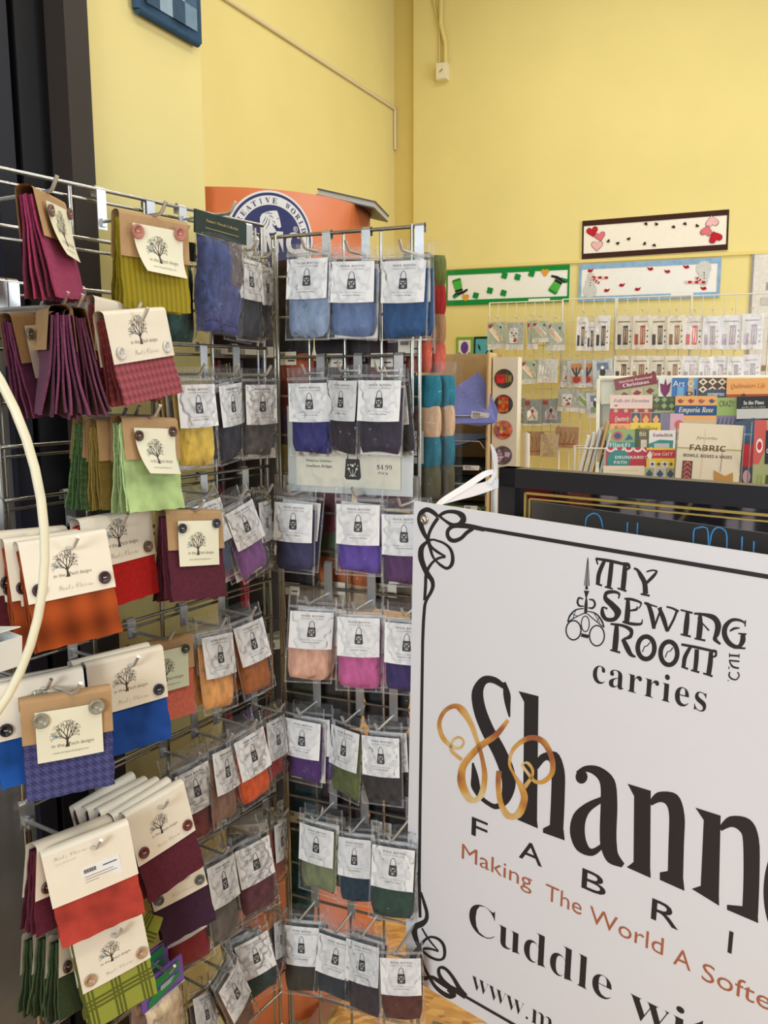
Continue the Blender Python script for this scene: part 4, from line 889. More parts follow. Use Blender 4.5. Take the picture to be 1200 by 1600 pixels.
# clover runner
w, h = 0.94, 0.264
k = Ink()
k.rect(-w / 2, h / 2 - .036, w / 2, h / 2, 1)
k.rect(-w / 2, -h / 2, w / 2, -h / 2 + .04, 1)
k.rect(-w / 2, -h / 2, -w / 2 + .012, h / 2, 1)
k.rect(w / 2 - .014, -h / 2, w / 2, h / 2, 1)
def hat(k, x, z, ro):
    c, s = math.cos(ro), math.sin(ro)
    T = lambda P: [(x + a * c - b * s, z + a * s + b * c) for a, b in P]
    k.poly(T([(-.028, -.03), (.028, -.03), (.036, .05), (-.036, .05)]), 2)
    k.poly(T([(-.036, .045), (.036, .045), (.03, .062), (-.03, .062)]), 1)
    k.poly(T([(-.03, -.035), (.03, -.035), (.03, -.018), (-.03, -.018)]), 3)
    k.poly(T([(-.06, -.052), (-.035, -.038), (.035, -.038), (.066, -.03), (.07, -.044), (.03, -.058), (-.035, -.06)]), 3)
    k.poly(T([(-.06, -.055), (-.02, -.05), (.0, -.062), (-.05, -.075)]), 1)
hat(k, -.375, .005, .25)
hat(k, .375, -.01, 2.6)
for x, z in [(-.235, -.062), (-.125, -.03), (-.02, -.052), (-.015, .075), (.085, .06), (.19, .08)]:
    for a in (0, 1.57, 3.14, 4.71):
        k.disc(x + .014 * math.cos(a + .5), z + .014 * math.sin(a + .5), .0135, m=1, n=8)
for x, z in [(-.315, -.072), (.29, .085)]:
    for a in (0, 2.1, 4.2):
        k.disc(x + .015 * math.cos(a + .5), z + .013 * math.sin(a + .5), .016, m=4, n=8)
k.rect(.17, -h / 2 + .006, .33, -h / 2 + .03, 0)
sheet('table_runner', w, h, [F_WHITE, fabric('emerald_cotton', (32, 138, 62)), fabric('apple_green_cotton', (86, 176, 74)), fabric('hat_black_cotton', (36, 40, 36)), fabric('orange_cotton', (226, 158, 66))], k,
      wall_frame(RO_, RD_, 0.545, 2.18, 0.004, 0.0), 'white table runner with green edges, green hats and clover leaves', 'table runner', 'runners on the back wall', seed=3)
# grey panel at the right
w, h = 0.5, 0.95
k = Ink()
k.rect(-.25, -.475, -.235, .475, 1)
for x0, z0, x1, z1, m in [(-.13, .35, .02, .40, 2), (-.15, .22, .12, .27, 2), (-.10, .02, .05, .10, 3), (-.12, -.05, .1, .0, 3), (-.18, .12, .2, .17, 4), (-.1, -.2, .2, -.16, 2), (-.15, -.32, .1, -.28, 5)]:
    k.rect(x0, z0, x1, z1, m)
sheet('quilt', w, h, [fabric('dove_grey_cotton', (222, 220, 214)), fabric('grey_binding', (150, 150, 148)), fabric('ash_cotton', (160, 158, 156)), fabric('leaf_cotton', (150, 180, 104)), fabric('pearl_cotton', (200, 198, 192)), fabric('taupe_cotton', (150, 130, 104))], k,
      wall_frame(RO_, RD_, 2.49, 1.86, 0.004, 0.0), 'pale grey quilt with green and grey blocks at the right end of the wall', 'quilt', seed=4)
# two little flower quilts
w, h = 0.135, 0.3
k = Ink()
for x0, z0, x1, z1 in [(-w / 2, h / 2 - .02, w / 2, h / 2), (-w / 2, -h / 2, -w / 2 + .018, h / 2), (w / 2 - .018, -h / 2, w / 2, h / 2)]:
    k.rect(x0, z0, x1, z1, 1)
k.disc(.0, .07, .03, .045, 2)
for x, z, a in [(-.02, .0, -.5), (.02, .0, .5), (0, -.01, 0)]:
    k.stroke([(x * .3, -.05, .014), (x, z, .014), (x * 2.2, z + .035, .005)], 3)
k.rect(-.03, -.08, .03, -.045, 4)
sheet('wall_quilt', w, h, [F_WHITE, fabric('lime_cotton', (122, 178, 70)), fabric('violet_cotton', (106, 70, 160)), fabric('deep_leaf_cotton', (40, 62, 44)), fabric('pot_orange_cotton', (200, 140, 60))], k,
      wall_frame(RO_, RD_, 0.225, 1.66, 0.004, 0.0), 'little green-edged quilt with a purple hyacinth on the wall', 'quilt', 'little flower quilts', seed=5)
w, h = 0.145, 0.3
k = Ink()
for x0, z0, x1, z1 in [(-w / 2, h / 2 - .014, w / 2, h / 2), (-w / 2, -h / 2, -w / 2 + .012, h / 2), (w / 2 - .012, -h / 2, w / 2, h / 2)]:
    k.rect(x0, z0, x1, z1, 1)
for x, z, a in [(-.03, .07, 1.9), (.03, .03, 1.0), (-.03, .0, 2.2), (.02, -.04, .9)]:
    k.stroke([(x - .025 * math.cos(a), z - .025 * math.sin(a), .004), (x, z, .013), (x + .025 * math.cos(a), z + .025 * math.sin(a), .003)], 1)
k.disc(.04, .09, .014, m=2)
sheet('wall_quilt', w, h, [fabric('aqua_cotton', (92, 180, 206)), fabric('night_cotton', (34, 44, 46)), fabric('gold_cotton', (222, 170, 70))], k,
      wall_frame(RO_, RD_, 0.372, 1.66, 0.004, 0.0), 'little black-edged quilt with leaves on light blue on the wall', 'quilt', 'little flower quilts', seed=6)
# patchwork mat on the near wall, lower edge in view
w, h = 0.172, 0.30
k = Ink()
cols = [1, 2, 3, 2, 1, 3]
n = 6
for i in range(4):
    for j in range(7):
        x0, z0 = -w / 2 + .014 + i * (w - .028) / 4, -h / 2 + .014 + j * (h - .028) / 7
        k.rect(x0, z0, x0 + (w - .028) / 4, z0 + (h - .028) / 7, [1, 2, 3][(i + 2 * j) % 3] if (i + j) % 2 else [4, 5][(i + 2 * j) % 2])
mb = MB()
mb.slab(lambda u, v: ((u - .5) * w, -.012 + .002 * math.sin(u * 12), (v - .5) * h), 10, 10, .012, 0)
mb.printed(k, lambda x, z: (x, -.0155, z))
mb.tube([(-w / 2, -.006, -h / 2), (w / 2, -.006, -h / 2)], .008, 0)
mb.tube([(-w / 2, -.006, h / 2), (-w / 2, -.006, -h / 2)], .008, 0)
mb.tube([(w / 2, -.006, h / 2), (w / 2, -.006, -h / 2)], .008, 0)
M_ = wall_frame(NO_, ND_, -0.108, 2.125 + h / 2, 0.004, 0.0)
tag(mb.build('patchwork_mat', [fabric('slate_blue_binding', (58, 84, 108)), fabric('steel_patch', (120, 146, 164)), fabric('ice_patch', (150, 172, 186)), fabric('mist_patch', (136, 160, 172)), fabric('ink_patch', (66, 88, 108)), fabric('denim_patch', (78, 104, 126))], None, M_),
    'small blue checkered patchwork mat hanging high on the near yellow wall', 'quilt')
# quilt on the entry wall that the framed board's glass reflects
mb = MB()
mb.box((0, 0, 0), (0.8, 0.012, 1.5))
k = Ink()
rr = random.Random(3)
for i in range(9):
    for j in range(17):
        k.rect(-.39 + i * .087, -.74 + j * .087, -.39 + i * .087 + .072, -.74 + j * .087 + .076, rr.choice([1, 1, 2, 3, 4, 0]))
mb.printed(k, lambda x, z: (x, -.008, z))
tag(mb.build('quilt', [fabric('charcoal_cotton', (30, 28, 32)), fabric('lavender_grey_cotton', (206, 202, 216)), fabric('mauve_grey_cotton', (176, 172, 188)), fabric('plum_grey_cotton', (100, 90, 106)), fabric('pale_lilac_cotton', (226, 222, 232))], None, wall_frame(NO_, ND_, -1.3, 1.0, 0.01)),
    'grey and lavender patchwork quilt hanging on the entry wall', 'quilt')
# ------------------------------------------------------------------ white wire grids and pattern packets at the back wall
M_WIRE = mat('white_coated_wire', (228, 222, 206), 0.4)
def wire_grid(s, w, ztop, out, label, yaw=0.0):
    z0 = 0.05
    g = empty('wire_grid_panel', wall_frame(RO_, RD_, s, 0, out) @ Matrix.Rotation(yaw, 4, 'Z'), label, 'wire grid', 'white wire grids')
    mb = MB()
    for x in (-w / 2, w / 2):
        mb.tube([(x, 0, z0), (x, 0, ztop)], .006)
    mb.tube([(-w / 2, 0, ztop), (w / 2, 0, ztop)], .0045)
    mb.tube([(-w / 2, 0, z0), (w / 2, 0, z0)], .0045)
    for x in (-w / 2, w / 2):
        mb.box((x, 0, z0 / 2), (.03, .3, z0))
    mb.build('frame', M_WIRE, g)
    mb = MB()
    n = max(3, round(w / .0655))
    for i in range(1, n):
        x = -w / 2 + w * i / n
        mb.tube([(x, 0, z0), (x, 0, ztop)], .0024, n=5)
    zz = ztop
    while zz > z0:
        mb.tube([(-w / 2, .004, zz), (w / 2, .004, zz)], .0024, n=5)
        zz -= .0762 * 2
    mb.build('wire_mesh', M_WIRE, g)
    return g
wire_grid(0.769, 0.525, 2.03, .35, 'white wire grid below the clover runner')
wire_grid(1.212, 0.36, 2.035, .37, 'white wire grid between two posts below the snowman runner', 0.0)
wire_grid(1.640, 0.48, 2.035, .35, 'white wire grid full of cream packets behind the book rack')
wire_grid(2.122, 0.48, 2.03, .35, 'white wire grid full of bright white packets at the right')

PK_LOOK = {'g': ('sage-green quilt pattern', (196, 208, 190)), 's': ('grey-green quilt pattern', (186, 194, 190)), 'w': ('narrow white stitching pattern', (246, 246, 246)), 'c': ('cream embroidery pattern', (244, 240, 222)),
           'r': ('cream and rust embroidery pattern', (244, 238, 222)), 'p': ('white and pink embroidery pattern', (248, 244, 240)), 'b': ('bright white embroidery pattern', (250, 251, 253)), 'o': ('orange wheat quilt pattern', (206, 214, 222)),
           'u': ('pale blue bird quilt pattern', (212, 222, 232)), 'l': ('lime banner quilt pattern', (198, 208, 196)), 'h': ('glossy silver-white pattern', (226, 230, 230)), 'd': ('dark grey house quilt pattern', (150, 162, 160)),
           'k': ('kraft-brown printed pattern', (186, 146, 108)), 'x': ('clear empty-looking pattern', (206, 186, 150))}
PM = {}
for key, (nm, c) in PK_LOOK.items():
    PM[key] = mat('packet_' + nm.replace(' ', '_').replace('-', '_'), c, 0.35)
PC = {n: mat('packet_print_' + n, c, 0.5) for n, c in {'red': (190, 48, 52), 'dark': (62, 56, 58), 'sand': (224, 198, 166), 'rust': (176, 78, 52), 'pink': (230, 120, 120), 'orange': (226, 150, 80), 'green': (140, 176, 88), 'white': (240, 240, 238), 'blue': (120, 150, 190), 'tan': (150, 112, 80), 'lilac': (196, 186, 206)}.items()}
PORD = ['white', 'red', 'dark', 'sand', 'rust', 'pink', 'orange', 'green', 'blue', 'tan', 'lilac']
ORD = ['first', 'second', 'third', 'fourth', 'fifth', 'sixth', 'seventh', 'eighth', 'ninth', 'tenth', 'eleventh', 'twelfth', 'thirteenth', 'fourteenth', 'fifteenth', 'sixteenth', 'seventeenth']
def pidx(n):
    return 1 + PORD.index(n)
def packet_ink(t, w, h, q):
    k = Ink()
    P = pidx
    B = w / 2
    if t in 'gsl':
        k.rect(-B, -h / 2, B, -h / 2 + h * .2, P('white'))
        if t != 's':
            k.poly([(-B * .85, h * .42), (-B * .35, h * .42), (-B * .55, h * .28), (-B * .85, h * .3)], P('red'))
            c = 'green' if t == 'l' else 'sand'
            k.stroke([(-B * .55, h * .28, w * .3), (B * .55, -h * .2, w * .3)], P('white'))
            k.stroke([(-B * .5, h * .25, w * .2), (B * .5, -h * .17, w * .2)], P(c))
            k.disc(B * .5, h * .3, w * .06, m=P('dark'))
        else:
            k.rect(-B * .6, -h * .25, B * .35, h * .3, P('white'))
            k.poly([(-B * .2, -h * .22), (B * .25, -h * .2), (B * .2, -h * .08), (-.0, -h * .04)], P('red'))
            for a, b in [(-.35, .12), (-.1, .02), (.15, .1)]:
                k.disc(B * a, h * b, w * .05, m=P('dark'), n=6)
    elif t in 'wcrpb':
        m = {'w': 'dark', 'c': 'dark', 'r': 'rust', 'p': 'pink', 'b': 'lilac'}[t]
        if t == 'c' and q % 2:
            m = 'tan'
        k.rect(-B * .1, -h * .36, B * .45, h * .2, P(m))
        k.rect(B * .0, -h * .3, B * .35, h * .13, P('white' if t in 'bp' else 'sand'))
        k.stroke([(B * .15, -h * .3, w * .1), (B * .2, 0, w * .05), (B * .15, h * .12, w * .08)], P(m))
        k.rect(-B * .75, -h * .36, -B * .35, -h * .05, P(m))
        for a in (.05, -.12, -.28):
            k.disc(B * .72, h * a, w * .05, m=P('dark' if t != 'b' else 'lilac'), n=6)
        k.rect(-B * .7, h * .3, B * .7, h * .33, P('tan' if t in 'cr' else 'lilac'))
    elif t in 'ou':
        k.rect(-B, -h / 2, B, -h / 2 + h * .14, P('white'))
        k.rect(-B * .55, -h * .3, B * .6, h * .38, P('orange' if t == 'o' else 'blue'))
        if t == 'o':
            k.disc(0, -h * .2, w * .2, m=P('red'))
            for a in (-.3, 0, .3):
                k.stroke([(0, -h * .1, .004), (B * a, h * .1, .012), (B * a * 1.6, h * .26, .004)], P('dark'))
        else:
            k.rect(-B * .45, -h * .28, B * .5, -h * .12, P('green'))
            k.disc(0, h * .06, w * .14, w * .22, P('dark'))
            k.disc(0, h * .22, w * .09, m=P('white'))
    elif t == 'h':
        for q2 in range(6):
            x = -B * .8 + q2 * w * .15
            k.stroke([(x, -h * .1 - (q2 % 2) * .02, .004), (x + .005, h * .25, .012)], P('white'))
        k.rect(-B, -h / 2, B, -h / 2 + h * .25, P('white'))
    elif t == 'd':
        k.rect(-B * .85, h * .28, -B * .3, h * .44, P('red'))
        k.poly([(-B * .6, -h * .3), (B * .6, -h * .3), (B * .6, h * .02), (0, h * .24), (-B * .6, h * .02)], P('white' if q % 2 else 'lilac'))
        k.disc(0, h * .05, w * .08, w * .12, P('red' if q % 2 else 'dark'))
        k.stroke([(-B * .3, -h * .25, .008), (0, -h * .05, .006), (B * .3, -h * .25, .008)], P('tan'))
        k.rect(-B, -h / 2, B, -h / 2 + h * .07, P('white'))
    elif t == 'k':
        for q2 in range(4):
            k.stroke([(-B * .7 + q2 * w * .2, -h * .3, .006), (-B * .5 + q2 * w * .22, h * .1, .006), (-B * .6 + q2 * w * .2, h * .28, .006)], P('tan'))
        k.stroke([(-B * .8, -h * .32, .007), (B * .8, -h * .3, .007)], P('rust'))
    return k
rows = {}
for i, ((s, z, w, h, ro), t) in enumerate(PACKETS):
    rows.setdefault(0 if z + h / 2 > 1.86 else 1 if z + h / 2 > 1.57 else 2 if z + h / 2 > 1.30 else 3, []).append(i)
RN = ['top row', 'second row', 'third row', 'lowest row']
for r, ids in rows.items():
    ids.sort(key=lambda i: PACKETS[i][0][0])
    for q, i in enumerate(ids):
        (s, z, w, h, ro), t = PACKETS[i]
        tilt = {'g': .05, 'u': .06, 'o': .04, 's': -.03}.get(t, 0) + rnd.uniform(-.02, .02)
        M = wall_frame(RO_, RD_, s, z, .42 + .012 * (q % 2), tilt) @ Matrix.Rotation(rnd.uniform(-.05, .05), 4, 'X')
        lab = f"{PK_LOOK[t][0]} packet hanging {ORD[q]} from the left in the {RN[r]}"
        p = empty('pattern_packet', M, lab, 'pattern packet', 'pattern packets on the white grids')
        mb = MB()
        mb.slab(lambda u, v: ((u - .5) * w, -.004 - .006 * math.sin(v * 3), (v - .5) * h), 2, 5, .008, 0)
        mb.printed(packet_ink(t, w, h, q), lambda x, zz: (x, -.0062 - .006 * math.sin((zz / h + .5) * 3), zz), None, 2e-4)
        mb.build('pattern_sheet', [PM[t]] + [PC[n] for n in PORD], p)
        mb = MB()
        W2, H2 = w + .008, h + .05
        mb.grid(lambda u, v: ((u - .5) * W2, -.013 - .004 * math.sin(u * 7 + v * 5 + q), -h / 2 - .004 + v * H2), 5, 6)
        mb.grid(lambda u, v: ((u - .5) * W2, .008, -h / 2 - .004 + v * H2), 1, 1)
        mb.build('plastic_sleeve', M_FILM, p)
        mb = MB()
        mb.tube([(0, .07, h / 2 + .034), (0, -.02, h / 2 + .034), (0, -.03, h / 2 + .045)], .003, n=6)
        hk = mb.build('display_hook', M_WIRE, None, M)
        tag(hk, f"thin wire hook holding the {ORD[q]} packet from the left in the {RN[r]}", 'hook', 'hooks on the white grids')

# ------------------------------------------------------------------ book rack
BO_, BD_ = (0.89115, 3.1), (0.978148, -0.207912)
M_RACK = mat('white_rack_plastic', (222, 220, 200), 0.45)
def bframe(s, z, out, roll=0.0):
    return wall_frame(BO_, BD_, s, z, out, roll)
rk = empty('book_rack', bframe(0.26, 0, 0), 'white stepped book rack filled with craft books and magazines', 'book rack')
mb = MB()
mb.box((0, -.14, .55), (.80, .36, .05))
for i, (z, o) in enumerate([(1.42, -.015), (1.335, -.055), (1.295, -.09), (1.255, -.125), (1.19, -.165), (1.13, -.21), (1.06, -.25)]):
    mb.box((0, o, z - .01), (.78, .05, .006))
mb.build('shelf_tier', M_RACK, rk)
mb = MB()
mb.box((0, .01, .752), (.80, .02, 1.485))
mb.tube([(-.40, 0, 1.495), (.40, 0, 1.495)], .010)
mb.build('back_panel', M_RACK, rk)
for sx in (-1, 1):
    mb = MB()
    P = [(0, 1.495), (-.02, 1.495), (-.05, 1.41), (-.16, 1.25), (-.27, 1.08), (-.34, .9), (-.34, 0.0), (0.0, 0.0)]
    vs = [(sx * .40 + dx, y, z) for dx in (-.006, .006) for y, z in P]
    n = len(P)
    mb.add(vs, [tuple(range(n)), tuple(range(n, 2 * n))] + [(i, (i + 1) % n, n + (i + 1) % n, n + i) for i in range(n)])
    mb.build('side_panel', M_RACK, rk)

def C(name, c):
    return mat('cover_' + name, c, 0.35, spec=0.5)
BC = {n: C(n, c) for n, c in {'white': (236, 232, 222), 'maroon': (132, 34, 42), 'sage': (168, 174, 120), 'plum': (128, 34, 84), 'blue': (60, 116, 178), 'lightblue': (120, 170, 208), 'slate': (66, 82, 104), 'cream': (232, 220, 190), 'orange': (236, 172, 100), 'rust': (170, 72, 44),
    'blush': (236, 206, 188), 'brick': (168, 56, 46), 'forest': (66, 84, 44), 'lime': (150, 176, 100), 'navy': (34, 76, 124), 'black': (38, 38, 40), 'grey': (196, 194, 188), 'red': (198, 36, 50), 'yellow': (240, 204, 54), 'pink': (214, 168, 180), 'teal': (52, 140, 132), 'aqua': (110, 190, 190),
    'olive': (112, 104, 56), 'tan': (206, 178, 140), 'lavender': (128, 118, 142), 'gold': (190, 140, 70), 'brown': (92, 66, 52), 'stone': (226, 216, 188), 'moss': (176, 176, 98), 'steel': (48, 96, 140), 'coral': (206, 92, 84)}.items()}
BN = list(BC)
def ci(n):
    return BN.index(n)
PAGES = mat('page_edges', (236, 230, 214), 0.8)
def book(key, base, label, paint, cat='book', th=.008, grow=0.0, film_sleeve=False):
    s, z, w, h, ro = BOOKS[key]
    out = {'christmas': .02, 'leaf': .012, 'art': .022, 'geometric': .032, 'orange': .042, 'folkart': .06, 'greenq': .05, 'emporia': .07, 'crazy': .06, 'pines': .07, 'redstrip': .10, 'tiles': .10, 'pink': .09, 'hello': .13, 'quilt': .13, 'flip': .16, 'bit': .16, 'embellish': .17, 'drunkard': .20, 'farm': .21, 'cream': .24, 'tilebook': .24, 'fabric': .28, 'bluered': .2, 'floral': .26}[key]
    b = empty('craft_book', bframe(s, z, out, ro) @ Matrix.Rotation(-.05, 4, 'X'), label, cat, 'books on the rack')
    mb = MB()
    mb.box((0, -.001, 0), (w, .002, h), ci(base))
    k = Ink()
    paint(k, w, h)
    mb.printed(k, lambda x, zz: (x, -.0027, zz), None, 1.2e-4)
    mb.build('cover', [BC[n] for n in BN], b)
    mb = MB()
    mb.box((0, th / 2, 0), (w - .004, th, h - .004))
    mb.build('pages', PAGES, b)
    return b
def T_(k, s, x, z, w, h, m, style='plain', **kw):
    k.text(s, x, z, h, w, ci(m), style, align='c', **kw)
def blocks(k, x0, z0, x1, z1, nx, nz, a, b, c=None):
    for i in range(nx):
        for j in range(nz):
            dx, dz = (x1 - x0) / nx, (z1 - z0) / nz
            X, Z = x0 + i * dx, z0 + j * dz
            k.rect(X + dx * .04, Z + dz * .04, X + dx * .96, Z + dz * .96, ci(a if (i + j) % 2 else b))
            if c:
                k.poly([(X + dx * .5, Z + dz * .15), (X + dx * .85, Z + dz * .5), (X + dx * .5, Z + dz * .85), (X + dx * .15, Z + dz * .5)], ci(c))
def p_(k, w, h):
    k.rect(-w / 2, -h * .02, w / 2, h / 2, ci('maroon'))
    T_(k, 'American Homestead', 0, h * .28, w * .8, h * .11, 'blush', 'serif')
    T_(k, 'Christmas', 0.0, h * .07, w * .62, h * .15, 'white', 'serif')
    blocks(k, -w * .46, -h * .5, w * .46, -h * .08, 3, 1, 'tan', 'sage', 'maroon')
book('christmas', 'sage', 'tilted magazine with a dark red title band at the top left', p_, 'magazine')
def p_(k, w, h):
    k.poly([(-w * .4, h * .2), (-w * .1, h * .15), (0, h * .42), (w * .12, h * .12), (w * .42, h * .25), (w * .3, -h * .15), (0, -h * .4), (-w * .32, -h * .15)], ci('plum'))
book('leaf', 'white', 'white book with a plum-red maple leaf in the top row', p_)
def p_(k, w, h):
    k.rect(w * .1, -h / 2, w * .3, h / 2, ci('tan'))
    k.rect(-w * .3, -h / 2, -w * .05, h * .1, ci('lightblue'))
    k.rect(w * .3, -h / 2, w / 2, h / 2, ci('lightblue'))
    T_(k, 'Art Q', -w * .08, h * .12, w * .78, h * .25, 'white')
    T_(k, 'pl', w * .22, -h * .3, w * .36, h * .28, 'black')
book('art', 'blue', 'bright blue book with large white and black title letters', p_)
def p_(k, w, h):
    for i in range(3):
        for j in range(2):
            x, z = -w * .33 + i * w * .33, h * .32 - j * h * .34
            k.poly([(x - w * .16, z), (x, z + h * .16), (x + w * .16, z), (x, z - h * .16)], ci('cream'))
            k.poly([(x - w * .07, z), (x, z + h * .08), (x + w * .07, z), (x, z - h * .08)], ci('brown'))
    k.poly([(-w / 2, -h / 2), (w / 2, -h / 2), (w / 2, h * .0), (-w * .1, -h * .02), (-w / 2, -h * .3)], ci('slate'))
    T_(k, 'GEOMETRIC', w * .14, -h * .3, w * .6, h * .12, 'white', 'heavy')
book('geometric', 'brown', 'book with brown and cream lattice quilt above a slate band', p_)
def p_(k, w, h):
    T_(k, 'Quiltmakers Life', 0, h * .06, w * .8, h * .2, 'rust', 'ital')
    k.rect(-w / 2, -h / 2, w / 2, -h * .22, ci('rust'))
    k.disc(-w * .1, -h * .32, w * .06, h * .14, ci('brown'))
book('orange', 'orange', 'light orange book with rust script at the right of the top row', p_)
def p_(k, w, h):
    T_(k, 'Folk-Art Favorites', 0, h * .18, w * .84, h * .14, 'lavender', 'bolditalic')
    k.rect(-w / 2, -h / 2, w / 2, -h * .1, ci('brick'))
    for i in range(4):
        k.disc(-w * .36 + i * w * .24, -h * .2, w * .05, h * .09, ci('tan'))
    k.poly([(-w * .36, -h * .02), (-w * .41, h * .06), (-w * .31, h * .06)], ci('brick'))
book('folkart', 'blush', 'blush-pink folk art book with brick-red band on the second tier', p_)
def p_(k, w, h):
    for i in range(3):
        for j in range(3):
            x, z = -w * .33 + i * w * .33, -h * .3 + j * h * .32
            k.poly([(x - w * .14, z), (x, z + h * .15), (x + w * .14, z), (x, z - h * .15)], ci(['lime', 'olive', 'sage'][(i + j) % 3]))
    k.rect(-w * .28, -h * .5, w / 2, -h * .22, ci('sage'))
    T_(k, 'Island', w * .1, -h * .42, w * .5, h * .12, 'black', 'serif')
book('greenq', 'forest', 'dark green book with diamond leaf pattern beside the blush book', p_)
def p_(k, w, h):
    k.rect(-w / 2, -h * .16, w / 2, h * .18, ci('navy'))
    T_(k, 'Emporia Rose', 0.0, -h * .05, w * .84, h * .17, 'cream', 'bolditalic')
    for i in range(4):
        k.disc(-w * .38 + i * w * .25, h * .33, w * .045, h * .07, ci(['rust', 'red', 'coral', 'steel'][i]))
        k.stroke([(-w * .44 + i * w * .25, h * .36, .003), (-w * .36 + i * w * .25, h * .28, .003), (-w * .30 + i * w * .25, h * .36, .003)], ci('brown'))
    k.rect(-w / 2, -h / 2, w / 2, -h * .3, ci('tan'))
book('emporia', 'orange', 'orange book with a navy title band on the second tier', p_)
def p_(k, w, h):
    T_(k, 'CRAZY', 0, h * .18, w * .74, h * .2, 'brown')
    k.rect(-w / 2, -h / 2, w / 2, -h * .14, ci('lavender'))
    for i in range(5):
        k.stroke([(-w * .4 + i * w * .2, -h * .45, .006), (-w * .35 + i * w * .2, -h * .22, .003)], ci('slate'))
book('crazy', 'lime', 'green book with hand-drawn brown title letters and purple foot', p_)
def p_(k, w, h):
    k.rect(-w / 2, -h * .22, w / 2, h * .1, ci('grey'))
    T_(k, 'In the Pines', 0, h * .24, w * .6, h * .12, 'white', 'serif')
    T_(k, 'quilts for a cabin', 0, h * .13, w * .7, h * .06, 'grey', 'ital')
    k.poly([(-w * .5, -h * .3), (0, -h * .2), (w * .5, -h * .3), (w * .5, -h * .5), (-w * .5, -h * .5)], ci('slate'))
book('pines', 'black', 'black-topped book with white title and grey landscape at the right', p_)
def p_(k, w, h):
    T_(k, 'Quarterly', w * .1, -h * .12, w * .66, h * .34, 'cream', 'bolditalic')
book('redstrip', 'red', 'red magazine with cream script title on the third tier', p_, 'magazine')
def p_(k, w, h):
    blocks(k, -w / 2, -h / 2, w / 2, h / 2, 3, 1, 'rust', 'slate', 'orange')
book('tiles', 'tan', 'magazine with a row of patterned block tiles on the third tier', p_, 'magazine')
def p_(k, w, h):
    k.disc(w * .3, -h * .1, w * .2, h * .25, ci('coral'))
    k.rect(-w / 2, -h / 2, -w * .1, h / 2, ci('lavender'))
book('pink', 'pink', 'pink and mauve book half hidden behind the fabric bowls book', p_)
def p_(k, w, h):
    T_(k, 'Hello', 0.0, -h * .05, w * .6, h * .4, 'rust', 'script')
book('hello', 'orange', 'orange magazine edge with rust script above the flower magazine', p_, 'magazine')
def p_(k, w, h):
    T_(k, 'Quilting', w * .05, -h * .05, w * .7, h * .34, 'olive', 'script')
book('quilt', 'yellow', 'bright yellow magazine edge with script above the olive book', p_, 'magazine')
def p_(k, w, h):
    k.rect(-w / 2, -h / 2, w / 2, -h * .08, ci('teal'))
    k.disc(-w * .1, h * .2, w * .18, h * .22, ci('coral'))
    k.disc(-w * .1, h * .2, w * .12, h * .14, ci('navy'))
    k.poly([(w * .15, h * .0), (w * .3, h * .3), (w * .45, h * .05)], ci('steel'))
    T_(k, 'Flip&Fi', -w * .02, -h * .3, w * .7, h * .18, 'white', 'heavy')
book('flip', 'lime', 'green and teal book with a coral rosette and white title', p_)
def p_(k, w, h):
    T_(k, 'Bit', 0.0, h * .2, w * .5, h * .18, 'cream', 'serif')
    k.rect(-w * .1, -h * .4, w * .3, h * .05, ci('stone'))
    k.rect(-w / 2, -h / 2, -w * .2, h / 2, ci('forest'))
book('bit', 'olive', 'narrow olive book between the rosette book and a white one', p_)
def p_(k, w, h):
    T_(k, 'Embellish', 0.02 * w, h * .22, w * .74, h * .14, 'plum', 'serif')
    k.poly([(-w / 2, -h * .45), (w * .4, -h * .45), (w * .42, h * .05), (-w * .1, h * .08), (-w / 2, -h * .1)], ci('teal'))
    k.rect(-w * .3, -h * .4, w * .28, -h * .08, ci('grey'))
book('embellish', 'white', 'white book with teal fabric picture and plum title', p_)
def p_(k, w, h):
    for i in range(5):
        k.ring(-w * .4 + i * w * .2, h * .5, w * .09, w * .045, ci('white'), 16, math.pi, 2 * math.pi)
    k.disc(-w * .22, -h * .05, w * .26, h * .44, ci('teal'), 24)
    T_(k, 'DRUNKARD’S', w * .06, h * .0, w * .72, h * .13, 'white', 'heavy')
    T_(k, 'PATH', -w * .18, -h * .22, w * .28, h * .13, 'white', 'heavy')
    k.rect(w * .0, -h * .5, w * .36, -h * .3, ci('pink'))
book('drunkard', 'red', 'red book with a teal circle and bold white title', p_)
def p_(k, w, h):
    k.rect(-w / 2, h * .1, w / 2, h * .42, ci('red'))
    T_(k, 'Farm Girl V', w * .04, h * .2, w * .76, h * .14, 'cream', 'bolditalic')
    blocks(k, -w * .4, -h * .46, w * .46, -h * .02, 4, 2, 'white', 'yellow', 'slate')
    k.poly([(-w * .5, h * .2), (-w * .38, h * .4), (-w * .3, h * .2), (-w * .38, h * .0)], ci('white'))
book('farm', 'yellow', 'yellow book with a red title ribbon and white block border', p_)
def p_(k, w, h):
    T_(k, 'a simpler stitch', 0, h * .28, w * .7, h * .06, 'tan', 'ital')
    k.ring(-w * .1, -h * .15, w * .12, .003, ci('brown'), 24)
    k.ring(w * .28, -h * .18, w * .1, .003, ci('brown'), 24)
book('cream', 'cream', 'plain cream book with thin brown rings in the lowest tier', p_)
def p_(k, w, h):
    blocks(k, -w / 2, -h * .05, w / 2, h / 2, 3, 1, 'grey', 'sage', 'slate')
    k.rect(-w / 2, -h / 2, w / 2, -h * .08, ci('white'))
    T_(k, 'Quilling', 0.0, -h * .28, w * .6, h * .14, 'navy', 'bolditalic')
book('tilebook', 'white', 'white book with grey tile squares in the lowest tier', p_)
